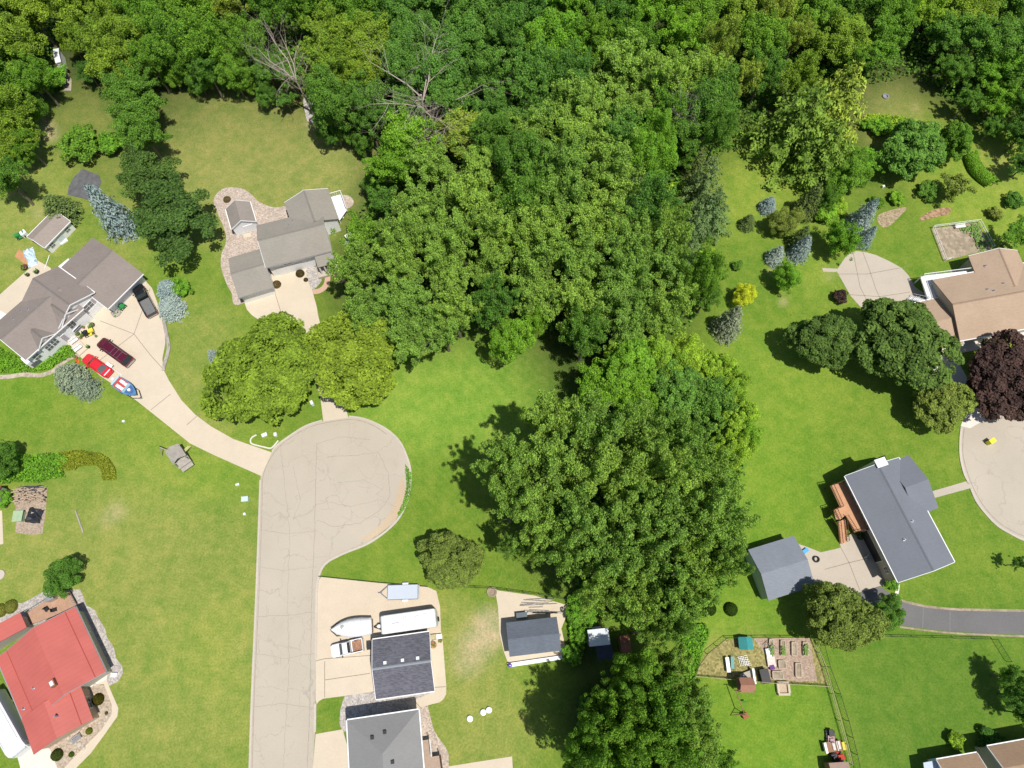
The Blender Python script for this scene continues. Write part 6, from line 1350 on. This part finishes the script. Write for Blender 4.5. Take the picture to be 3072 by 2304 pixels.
# --- the wood: rows of trees, from the top edge down
TN = {'m': 'mid green', 'o': 'olive green', 'b': 'blue tinged green', 'd': 'dark green', 'g': 'fresh green', 'y': 'yellowish', 'Y': 'bright lime', 'a': 'airy light green', 'n': 'deep green'}
ORD = "first second third fourth fifth sixth seventh eighth ninth tenth eleventh twelfth thirteenth fourteenth fifteenth sixteenth seventeenth eighteenth nineteenth twentieth twenty-first twenty-second twenty-third twenty-fourth twenty-fifth twenty-sixth".split()
def row(y, items, rowname, r=82, h=15, kind='round', jy=14, grp="trees of the wood"):
    for i, it in enumerate(items):
        x, tone = it[0], it[1]; rr = it[2] if len(it) > 2 else r; yy = it[3] if len(it) > 3 else y + TR.uniform(-jy, jy); hh = it[4] if len(it) > 4 else (h + TR.uniform(-2, 2.5)) * (.78 if (x < 800 and yy > 150) or x > 2500 else 1)
        kd = 'cotton' if tone in 'a' or TR.random() < .3 else kind
        kd = it[5] if len(it) > 5 else kd
        tree(x + TR.uniform(-8, 8), yy, rr * TR.uniform(.93, 1.1), kd, tone, f"{TN[tone]} tree, {ORD[i]} from the left in {rowname}", h=hh, group=grp)
row(-70, [(x, TR.choice('ombn')) for x in range(-60, 3200, 135)], "the wood's topmost row", r=90, h=14, grp="trees of the wood's topmost row")
row(25, [(-30, 'd'), (90, 'o'), (210, 'o'), (330, 'o'), (450, 'm'), (570, 'm'), (690, 'y', 60), (800, 'm'), (930, 'm'), (1060, 'm'), (1190, 'b'), (1310, 'b'), (1440, 'b'), (1570, 'b'), (1700, 'g'), (1830, 'n'), (1960, 'g'), (2090, 'm'), (2215, 'o'), (2330, 'y', 60), (2440, 'm'), (2555, 'n'), (2680, 'm'), (2790, 'Y', 62), (2900, 'o'), (3030, 'n')][:26], "the wood's second row")
row(125, [(35, 'o'), (280, 'o', 70), (395, 'o'), (510, 'm'), (630, 'm'), (740, 'm'), (985, 'o', 95), (1110, 'o', 90), (1250, 'b'), (1390, 'b'), (1520, 'b'), (1660, 'g', 95), (1790, 'm'), (1900, 'm'), (2030, 'g'), (2165, 'y', 62), (2290, 'm'), (2395, 'y', 55), (2530, 'o'), (2650, 'm', 100), (2830, 'n'), (2960, 'n', 95), (3070, 'd')], "the wood's third row")
row(225, [(15, 'm'), (105, 'm', 60), (445, 'm', 60, 185), (545, 'm', 55, 195), (620, 'n', 52, 215), (700, 'm', 55, 215), (790, 'n', 60, 200, 11), (985, 'o', 90), (1100, 'o', 80), (1210, 'b', 70), (1330, 'b'), (1460, 'b'), (1600, 'b'), (1720, 'b'), (1860, 'a', 100), (1990, 'a', 95), (2110, 'a', 90), (2290, 'n', 70), (2400, 'o', 70), (2560, 'm', 50, 190), (2860, 'n', 60, 215, 8), (2985, 'g', 80, 215, 10), (3080, 'n', 80, 220, 12)], "the wood's fourth row")
row(325, [(40, 'o', 75), (990, 'n', 70), (1090, 'n', 75), (1215, 'b', 75), (1350, 'b', 85), (1480, 'b', 80), (1600, 'b', 80), (1745, 'a', 95), (1880, 'a', 90), (2010, 'm', 80), (2130, 'n', 80), (2230, 'y', 60, 240), (2905, 'n', 52, 300, 8), (2995, 'g', 62, 300, 9), (3085, 'n', 70, 320, 11)], "the wood's fifth row")
row(420, [(25, 'o', 75), (80, 'm', 45, 430), (1110, 'b', 55, 350), (1220, 'g', 95, 430), (1385, 'y', 75, 410), (1480, 'n', 75), (1600, 'a', 95), (1740, 'a', 100), (1870, 'b', 80), (1965, 'g', 65), (2060, 'n', 75), (2150, 'n', 60, 400), (2975, 'n', 38, 385, 6), (3070, 'd', 62, 400, 9)], "the wood's sixth row")
row(515, [(5, 'n', 70), (1165, 'g', 80, 500), (1290, 'a', 95), (1430, 'a', 95), (1570, 'n', 80), (1690, 'a', 105), (1830, 'a', 95), (1950, 'g', 70, 480), (2060, 'n', 50, 470, 8), (3085, 'd', 50, 490, 7)], "the wood's seventh row", h=17)
row(615, [(1150, 'n', 55, 600, 10, 'sparse'), (1265, 'a', 95), (1410, 'a', 100), (1555, 'n', 85), (1690, 'a', 100), (1830, 'a', 100), (1945, 'b', 70), (2040, 'lush', 50, 600, 7)][:7], "the wood's eighth row", h=18)
row(715, [(1085, 'm', 65, 690, 11, 'sparse'), (1210, 'a', 95), (1350, 'a', 100), (1490, 'a', 85), (1620, 'a', 105), (1760, 'a', 105), (1890, 'a', 100), (2000, 'a', 80)], "the wood's ninth row", h=19)
row(815, [(1070, 'a', 80), (1190, 'a', 95), (1330, 'a', 100), (1470, 'a', 85), (1600, 'a', 100), (1740, 'a', 100), (1870, 'a', 100), (2000, 'a', 95), (2100, 'm', 60, 830)], "the wood's tenth row", h=19)
row(915, [(1110, 'a', 90), (1230, 'a', 100), (1360, 'a', 95), (1490, 'n', 85, 920), (1600, 'a', 85), (1740, 'a', 100), (1870, 'a', 100), (2000, 'a', 90), (2120, 'n', 50, 890, 10)], "the wood's eleventh row", h=18)
row(1000, [(1240, 'a', 90), (1330, 'a', 80, 990), (1530, 'g', 65, 1020, 13, 'round'), (1600, 'g', 50, 970, 13, 'round'), (1760, 'n', 80), (1870, 'a', 90), (1960, 'a', 75, 970)], "the wood's twelfth row", h=15)
# --- column of trees between the two western lawns
for i, (x, y, r_, tn) in enumerate([(320, 150, 70, 'o'), (345, 205, 78, 'o'), (385, 270, 80, 'n'), (410, 335, 82, 'n'), (430, 400, 82, 'n')]):
    tree(x, y, r_, 'round', tn, f"{['olive', 'olive', 'deep', 'deep', 'deep'][i]} green tree, {ORD[i]} from the top in the column between the two western lawns", h=12, group="trees in the column between the western lawns")
tree(215, 132, 36, 'round', 'o', "small olive tree beside the white structure on the lane", h=9)
tree(265, 215, 40, 'round', 'd', "dark shaded tree right of the gravel lane", h=6)
tree(160, 235, 45, 'bush', 'lush', "bright leafy thicket on the west side of the gravel lane", h=3)
tree(245, 430, 62, 'bush', 'm', "broad bush on the western lawn beside the tree column", h=5)
tree(325, 430, 40, 'bush', 'lush', "smaller light green bush between the broad bush and the tree column", h=4)
# --- the big dark tree by the blue spruce
tree(440, 520, 112, 'oak', 'od', "upper of the two dark spreading trees beside the blue spruce", h=12, rz=5, var=0)
tree(520, 650, 148, 'oak', 'od', "larger lower one of the two dark spreading trees beside the blue spruce", h=13, rz=5.5, var=1)
# --- twin front maples
tree(795, 1118, 170, 'fine', 'F', "huge round yellow green maple west of the cream driveway", h=13, rz=7, hc=.5, var=0)
tree(1068, 1070, 143, 'fine', 'F', "huge yellow green maple east of the cream driveway", h=13, rz=7, hc=.5, var=1)
# --- eastern maples and garden trees
tree(2470, 1025, 92, 'maple', 'mp', "perfectly round dark green maple standing west of the largest maple", h=10, rz=5, hc=.5, var=0)
tree(2705, 1035, 148, 'maple', 'mp', "largest dark green maple, overhanging the tan roof and white driveway", h=13, rz=6.5, hc=.52, var=1)
tree(2822, 1215, 86, 'maple', 'br', "olive brown round tree above the second turning circle", h=8, rz=4, hc=.5, var=2)
tree(3020, 1135, 128, 'maple', 'p', "dark purple leaved maple beside the white driveway", h=10, rz=5, hc=.5, var=3)
tree(2518, 1850, 108, 'fine', 'br', "olive tree south of the patio beside the sage garage", h=11, rz=6, hc=.5, var=2)
tree(2662, 1838, 48, 'round', 'n', "small dark tree beside the start of the asphalt driveway", h=6, rz=3, hc=.5)
tree(1352, 1682, 92, 'fine', 'br', "brownish olive round tree above the parking pad", h=8, rz=4.5, hc=.5, var=0)
tree(1400, 1640, 30, 'sparse', 'br', "loose twiggy edge tree beside the brownish olive tree", h=5)
tree(193, 1727, 54, 'round', 'n', "dark green tree at the corner of the brown deck", h=5, rz=3, hc=.5, var=3)
tree(-5, 1385, 62, 'round', 'n', "dark tree at the western picture edge by the flower border", h=7, rz=4, hc=.5)
tree(12, 1495, 28, 'bush', 'lush', "small bright shrub beside the red brown roof at the western edge", h=2)
tree(2190, 1010, 10, 'bush', 'sage', "low tuft at the foot of the large sage spruce", h=.6)
tree(2232, 885, 36, 'round', 'gold', "brilliant golden yellow small tree beside the wood", h=5, rz=2.6, hc=.5, var=2)
tree(2110, 775, 42, 'bush', 'Y', "yellow green shrub at the edge of the wood under the soft pines", h=3)
tree(2360, 835, 42, 'round', 'lush', "fresh green sapling on its own south of the small blue spruces", h=6, rz=3, hc=.55, var=4)
tree(2520, 885, 24, 'bush', 'p', "small dark red shrub west of the rounded parking slab", h=2.2)
tree(2210, 797, 18, 'bush', 'n', "tiny dark bush on the lawn under the second blue spruce", h=1.6)
tree(2520, 725, 62, 'round', 'g', "leafy tree at the top corner of the rounded parking slab", h=8, rz=5, hc=.5, var=5)
tree(2735, 450, 92, 'maple', 'b', "grey green round tree on the northern slope", h=9, rz=5, hc=.5, var=2)
tree(2862, 425, 52, 'maple', 'm', "smaller round tree right beside the grey green one", h=7, rz=4, hc=.5, var=0)
tree(2655, 380, 36, 'bush', 'lush', "bright bush at the upper left of the grey green tree", h=2.5)
tree(2600, 372, 22, 'bush', 'lush', "little bright bush left of its bigger neighbour on the slope", h=2)
tree(2862, 565, 66, 'sparse', 'br', "feathery olive tree above the fenced garden bed", h=6, rz=3.5, hc=.5)
tree(2790, 570, 36, 'bush', 'n', "dark low bush left of the feathery olive tree", h=2.2)
tree(2540, 520, 72, 'round', 'm', "bushy tree hanging under the great pine", h=8, rz=4.5, hc=.55, var=1)
tree(2600, 480, 58, 'sparse', 'lush', "loose light tree under the great pine's eastern side", h=7)
tree(2480, 600, 40, 'round', 'n', "dark rounded tree between the great pine and the small spruces", h=7, rz=3.5, hc=.5)
tree(2350, 665, 46, 'round', 'br', "brown green round tree left of the dark spruce group", h=6, rz=3.5, hc=.5, var=3)
tree(2480, 640, 36, 'bush', 'g', "light green shrub among the dark spruces", h=3)
tree(2515, 620, 30, 'bush', 'Y', "yellow green shrub beside the pair of blue spruces", h=2.6)
tree(2635, 610, 24, 'bush', 'm', "shrub in the mulch bed nearest the blue spruces", h=1.8)
tree(2690, 595, 26, 'bush', 'g', "shrub at the top of the mulch bed", h=1.8)
tree(2985, 640, 24, 'bush', 'br', "small shrub north of the fenced garden", h=1.8)
tree(3050, 700, 58, 'sparse', 'm', "loose tree casting shade beside the tan roof's north end", h=7)
tree(3040, 600, 30, 'bush', 'n', "bush at the eastern edge below the dark wood", h=2)
tree(3055, 1690, 26, 'sparse', 'd', "tiny dark sapling at the eastern edge on the lower lawn", h=5)
tree(2675, 1748, 24, 'bush', 'lush', "round shrub at the southern corner of the grey roofed house", h=1.6)
# neighbour group at south-east
for i, (x, y, r_) in enumerate([(3030, 2030, 40), (3052, 2085, 46), (3072, 2140, 40)]):
    tree(x, y, r_, 'round', 'b', f"dark blue green tree, {ORD[i]} from the top along the eastern fence of the dark lawn", h=8, rz=4, hc=.5, group="trees on the eastern fence")
tree(2868, 2215, 26, 'bush', 'Y', "light yellow green shrub by the brown shingled house", h=2)
tree(2975, 2225, 46, 'bush', 'd', "dark hedge shrub in the shade of the brown shingled house", h=1.6)
# --- conifers
tree(335, 640, 62, 'spruce', 'blue', "tall powder blue spruce leaning over beside the dark weed fabric plot", h=12.5, var=0)
tree(178, 628, 66, 'spruce', 'dkn', "dark green spruce behind the white potting shed", h=6, var=1)
tree(505, 868, 42, 'tight', 'blue', "upper of the two blue spruces beside the black pickup", h=3.2, var=0)
tree(512, 922, 46, 'tight', 'blue', "lower rounder blue spruce beside the black pickup", h=3.0, var=1)
tree(540, 865, 34, 'bush', 'lush', "green shrub growing between the two blue spruces by the black pickup", h=2.6)
tree(205, 1128, 60, 'spruce', 'sage', "broad grey green spruce south of the red car", h=4.5, var=2)
tree(255, 1160, 48, 'spruce', 'sage', "smaller lighter spruce touching the broad grey green one", h=4, var=3)
tree(640, 1066, 24, 'spruce', 'blue', "little blue spruce at the western foot of the huge maple", h=3, var=1)
tree(2305, 616, 28, 'tight', 'blue', "small pale blue spruce highest on the open eastern lawn", h=3.4, var=0)
tree(2243, 668, 27, 'tight', 'dkn', "small dark green spruce left of the pale blue one", h=3.4, var=1)
tree(2328, 766, 34, 'spruce', 'blue', "blue spruce south of the brown green round tree", h=4.5, var=2)
tree(2188, 968, 52, 'spruce', 'sage', "large grey blue spruce casting shade at the edge of the wood", h=9, var=0)
tree(2590, 650, 46, 'spruce', 'blue', "upper of the blue spruces above the rounded parking slab", h=8, var=3)
tree(2600, 712, 30, 'spruce', 'blue', "lower pale blue spruce above the rounded parking slab", h=5.5, var=0)
tree(2425, 610, 46, 'spruce', 'dkn', "dark spruce highest in the group west of the blue spruces", h=9, var=1)
tree(2400, 716, 38, 'spruce', 'dkn', "dark spruce beside the small blue spruce in the garden", h=6, var=2)
tree(2405, 745, 40, 'spruce', 'blue', "shaded blue spruce low in the dark spruce group", h=6, var=3)
tree(2085, 500, 44, 'spruce', 'dkn', "dark spruce at the northern corner of the open eastern lawn", h=8, var=0)
tree(2110, 560, 70, 'pine', 'soft', "soft needled pale pine, top one along the western side of the eastern lawn", h=12, var=0)
tree(2130, 650, 75, 'pine', 'soft', "soft needled pine below the top one beside the eastern lawn", h=11, var=1)
tree(2070, 690, 65, 'pine', 'soft', "silvery soft needled pine half inside the wood", h=12, var=2)
tree(2060, 770, 52, 'pine', 'soft', "shaded soft pine lowest in its group beside the wood", h=9, var=0)
tree(1900, 575, 58, 'pine', 'soft', "pale blue green pine wrapped in the middle of the wood", h=12, var=1)
tree(2130, 830, 50, 'round', 'm', "green tree between the soft pines and the golden tree", h=7, rz=4, hc=.5)
tree(2390, 395, 150, 'pine', 'gp', "great dark pine with layered boughs above the eastern lawn", h=16, var=0)
tree(2490, 335, 125, 'pine', 'lpine', "great pine with bright yellow green boughs beside the clearing", h=17, var=1)
tree(2460, 470, 115, 'pine', 'gp', "lower layered pine shading the eastern lawn", h=13, var=2)
# --- cottonwood grove
GV = [(1880, 1110, 90, 'g', 15), (1975, 1090, 80, 'Y', 13), (2060, 1080, 72, 'Y', 12), (2140, 1110, 62, 'Y', 11), (1800, 1160, 80, 'g', 14), (1900, 1200, 80, 'g', 13), (2020, 1170, 85, 'b', 13), (2130, 1200, 85, 'b', 13), (2190, 1170, 60, 'Y', 11), (2205, 1260, 62, 'Y', 11), (2235, 1310, 50, 'g', 10), (2200, 1350, 60, 'Y', 10), (1850, 1090, 50, 'Y', 12)]
for i, (x, y, r_, tn, hh) in enumerate(GV):
    tree(x, y, r_, 'round' if i % 3 else 'maple', tn, f"{TN[tn]} maple, {ORD[i]} of the maple cluster at the north of the cottonwood grove", h=hh, group="maples north of the cottonwood grove")
GC = [(1650, 1265, 105), (1790, 1285, 110), (1920, 1300, 100), (2050, 1330, 95), (1520, 1405, 95), (1640, 1400, 115), (1760, 1420, 110), (1890, 1430, 115), (2010, 1440, 110), (2130, 1450, 100), (1530, 1500, 80), (1610, 1540, 110), (1740, 1560, 110), (1880, 1560, 110), (2010, 1560, 115), (2140, 1580, 110), (1700, 1660, 90), (1820, 1680, 105), (1950, 1680, 110), (2080, 1690, 105), (2170, 1690, 75), (1790, 1780, 85), (1900, 1800, 95), (2020, 1800, 100), (2060, 1780, 80), (1960, 1890, 70), (2010, 1880, 65), (1530, 1640, 42), (1600, 1655, 48)]
for i, (x, y, r_) in enumerate(GC):
    rw = "first" if i < 4 else "second" if i < 10 else "third" if i < 16 else "fourth" if i < 21 else "fifth" if i < 25 else "lowest"
    st_ = {"first": 0, "second": 4, "third": 10, "fourth": 16, "fifth": 21, "lowest": 25}[rw]
    tree(x, y, r_, 'cotton', 'a', f"tall light green cottonwood, {ORD[i - st_]} in the {rw} rank of the grove", h=27 if r_ > 60 else 16, group="cottonwoods of the grove", hc=.64)
for i, (x, y, r_, tn, hh) in enumerate([(1900, 2020, 75, 'm', 18), (2010, 1990, 75, 'a', 18), (1870, 2090, 85, 'm', 22), (1970, 2110, 95, 'm', 22), (2070, 2110, 75, 'a', 17), (1780, 2170, 85, 'm', 23), (1870, 2200, 100, 'm', 24), (1990, 2230, 100, 'm', 22), (2090, 2220, 80, 'a', 15), (1760, 2280, 85, 'm', 23), (1860, 2320, 95, 'm', 23), (1970, 2340, 95, 'm', 20), (2080, 2330, 80, 'a', 15), (2160, 2290, 55, 'm', 9)]):
    tree(x, y, r_, 'cotton' if i % 3 else 'round', tn, f"{TN[tn]} tree, {ORD[i]} counting down the group south of the metal roofed shed", h=hh, group="trees south of the metal roofed shed")
for i, (x, y, r_) in enumerate([(1725, 1850, 34), (1745, 1900, 32), (1735, 1800, 38), (1760, 1830, 40), (1715, 1960, 30)]):
    tree(x, y, r_, 'bush', 'lush', f"bright green undergrowth bush, {ORD[i]} of those east of the small garage", h=3, group="bushes east of the small garage")
for i, (x, y, r_) in enumerate([(425, 240, 34), (470, 222, 36), (520, 232, 34), (600, 248, 38), (652, 228, 34), (700, 246, 38), (752, 252, 36), (800, 285, 36)]):
    tree(x, y, r_, 'round', 'n' if i % 2 else 'm', f"low leafy tree, {ORD[i]} from the left along the top of the brown lawn", h=6.5, hc=.5, rz=3.2, group="low trees along the top of the brown lawn")
for i, (x, y, r_) in enumerate([(98, 250, 34), (105, 330, 34), (85, 400, 36), (70, 470, 36), (40, 545, 34)]):
    tree(x, y, r_, 'round', 'm', f"low leafy tree, {ORD[i]} from the top along the western wood's edge", h=7, hc=.5, rz=3.3, group="low trees along the western wood's edge")
for i, (x, y, r_) in enumerate([(985, 400, 38), (1040, 400, 40), (1090, 430, 36), (1120, 560, 34)]):
    tree(x, y, r_, 'round', 'n', f"low dark tree, {ORD[i]} counting down the eastern rim of the brown lawn", h=7, hc=.5, rz=3.3, group="low trees down the eastern rim of the brown lawn")
# --- dead trees
def dead_tree(base, tips_dir, h, label, seed, r0=.35, spread=1.0):
    rnd = random.Random(seed); p = W(base[0], base[1], 0); r = root("dead_tree", label, "dead tree", p)
    top = Vector((tips_dir[0], tips_dir[1], 1)).normalized(); mb = MB()
    a = p + Vector((0, 0, -.1)); q = p + top * h * .5; mb.tube(a, p + top * h * .25, r0, r0 * .8, 8); mb.tube(p + top * h * .25, q, r0 * .8, r0 * .62, 8); mb.build("trunk", M_DEADW, r)
    def grow(mb, s, d, l, rad, dep):
        pts = [s]; dd = d
        for k in range(3):
            dd = (dd + Vector((rnd.gauss(0, .22), rnd.gauss(0, .22), rnd.gauss(0, .16)))).normalized(); e = pts[-1] + dd * l / 3
            mb.tube(pts[-1], e, rad * (1 - .25 * k), rad * (1 - .25 * (k + 1)), 5); pts.append(e)
            if dep > 0:
                for _ in range(2 if dep > 1 else 2):
                    nd = (dd + Vector((rnd.gauss(0, .75), rnd.gauss(0, .75), rnd.gauss(0, .4)))).normalized(); grow(mb, e, nd, l * rnd.uniform(.42, .62), rad * (1 - .25 * (k + 1)) * .6, dep - 1)
    for k in range(7):
        a_ = k * 6.283 / 7 + rnd.uniform(-.4, .4); d = (top * .8 + Vector((math.cos(a_), math.sin(a_), .15)) * spread * rnd.uniform(.6, 1.1)).normalized()
        mb = MB(); grow(mb, p + top * h * rnd.uniform(.28, .5), d, h * rnd.uniform(.4, .58), r0 * .48, 2); mb.build("limb", M_DEADW, r)
    return r
dead_tree((940, 338), (-.12, .0), 18, "bare grey dead tree rising beside the brown lawn", 3, .22, .75)
dead_tree((1285, 420), (.0, .0), 23, "bare dead tree with long limbs flung across the wood", 8, .28, 1.5)
dead_tree((1268, 492), (.25, .0), 14, "short broken dead tree among the deep green crowns", 12, .3, .8)
dead_tree((2005, 470), (.0, .1), 14, "thin twiggy dead tree above the northern corner of the eastern lawn", 15, .2, .35)
# --- green tree clothing the dead tree's foot
tree(880, 235, 52, 'sparse', 'b', "thin leafed tree clinging to the first dead tree", h=10)
tree(860, 300, 40, 'sparse', 'b', "low leafy branches at the dead tree's foot", h=6)
# understorey of the wood
rng = np.random.default_rng(5)
def scatter(polys, per, size, z, m, name, label, seed=5):
    rng = np.random.default_rng(seed); Ps = []
    for poly, n in polys:
        P = np.array(G(poly)); lo = P.min(0); hi = P.max(0); out = []
        while len(out) < n:
            q = rng.uniform(lo, hi, (n, 2)); ins = np.zeros(len(q), bool); j = len(P) - 1
            for i in range(len(P)):
                xi, yi = P[i]; xj, yj = P[j]
                c_ = ((yi > q[:, 1]) != (yj > q[:, 1])) & (q[:, 0] < (xj - xi) * (q[:, 1] - yi) / (yj - yi + 1e-12) + xi); ins ^= c_; j = i
            out += list(q[ins])
        Ps.append(np.array(out[:n]))
    Q = np.concatenate(Ps); n = len(Q)
    bump = np.array([mnoise.noise(Vector((x * .45, y * .45, 1.0))) for x, y in Q]) * .5 + .5
    P3 = np.concatenate([Q, (rng.random(n) ** .7 * z * (.3 + bump * 1.1))[:, None] + .03], 1)
    N = unit(rng.normal(size=(n, 3)) * .6 + np.array([0, 0, .8]))
    me = leaf_mesh(name, P3, N, size * rng.uniform(.6, 1.3, n), .65, np.clip(bump * .6 + .2 + rng.normal(size=n) * .2, 0, 1), rng)
    me.materials.append(m); o = bpy.data.objects.new(name, me); link(o); return props(o, label=label, kind="stuff")
WOODP = [[(-80, -120), (3200, -120), (3200, 560), (3020, 480), (2900, 350), (2740, 230), (2300, 330), (2230, 440), (2050, 520), (2130, 830), (2060, 1010), (1800, 1010), (1650, 1000), (1380, 960), (1150, 900), (1040, 700), (1150, 560), (1130, 420), (990, 340), (950, 300), (800, 230), (430, 200), (300, 90), (250, 60), (60, 300), (60, 480), (-80, 560)],
         [(1780, 1130), (2200, 1130), (2230, 1400), (2180, 1750), (2060, 1900), (1800, 1860), (1650, 1640), (1560, 1500), (1650, 1300)], [(1740, 2080), (2120, 2080), (2160, 2400), (1700, 2400)]]
scatter([(WOODP[0], 60000), (WOODP[1], 12000), (WOODP[2], 6000)], 0, .32, 2.2, LM['n'], "undergrowth", "dim leafy undergrowth between the trunks of the wood")
scatter([([(20, 1385), (60, 1366), (110, 1368), (150, 1360), (190, 1364), (215, 1380), (190, 1410), (200, 1432), (150, 1440), (120, 1450), (60, 1446), (20, 1440)], 3600), ([(-40, 1395), (30, 1380), (40, 1450), (-40, 1460)], 1200)], 0, .16, .9, LM['lush'], "ground_cover", "light green perennials at the western end of the flower border", 6)
scatter([([(178, 1360), (240, 1352), (300, 1360), (330, 1378), (350, 1410), (350, 1440), (312, 1443), (306, 1410), (290, 1395), (240, 1400), (225, 1412), (180, 1410)], 5200)], 0, .13, .6, leaf_mat("leaves_border", (.27, .34, .045)), "ground_cover", "yellow green low planting curling round the end of the border", 7)
scatter([([(140, 1075), (175, 1035), (215, 1040), (232, 1070), (205, 1078), (180, 1092), (150, 1110), (100, 1118), (20, 1120), (-20, 1120), (-20, 1030), (60, 1075)], 3400)], 0, .15, .8, LM['lush'], "ground_cover", "leafy front garden below the gabled house windows", 8)
scatter([([(2070, 1880), (2110, 1870), (2125, 1900), (2105, 1950), (2080, 2040), (2060, 2060), (2040, 1980), (2045, 1900)], 2600), ([(1700, 1790), (1760, 1760), (1790, 1880), (1760, 1900), (1740, 1990), (1715, 2000)], 2600)], 0, .2, 1.2, LM['lush'], "weeds", "rank weeds along the lower grove edge", 9)
scatter([([(2560, 2010 - 1700), (2600, 300), (2600, 330)], 10), ([(1990, 560), (2060, 540), (2070, 590), (2020, 640), (1960, 640)], 2200), ([(2600, 345), (2700, 350), (2760, 370), (2700, 375), (2600, 365)], 900)], 0, .18, .7, LM['Y'], "weeds", "sunny yellow green weeds at the wood's inner edge", 10)
scatter([([(1217, 1395), (1234, 1420), (1232, 1480), (1218, 1522), (1200, 1548), (1192, 1542), (1210, 1510), (1220, 1460)], 900)], 0, .12, .25, LM['lush'], "weeds", "weeds growing in the gutter on the turning circle's eastern rim", 12)
later_shrubs()
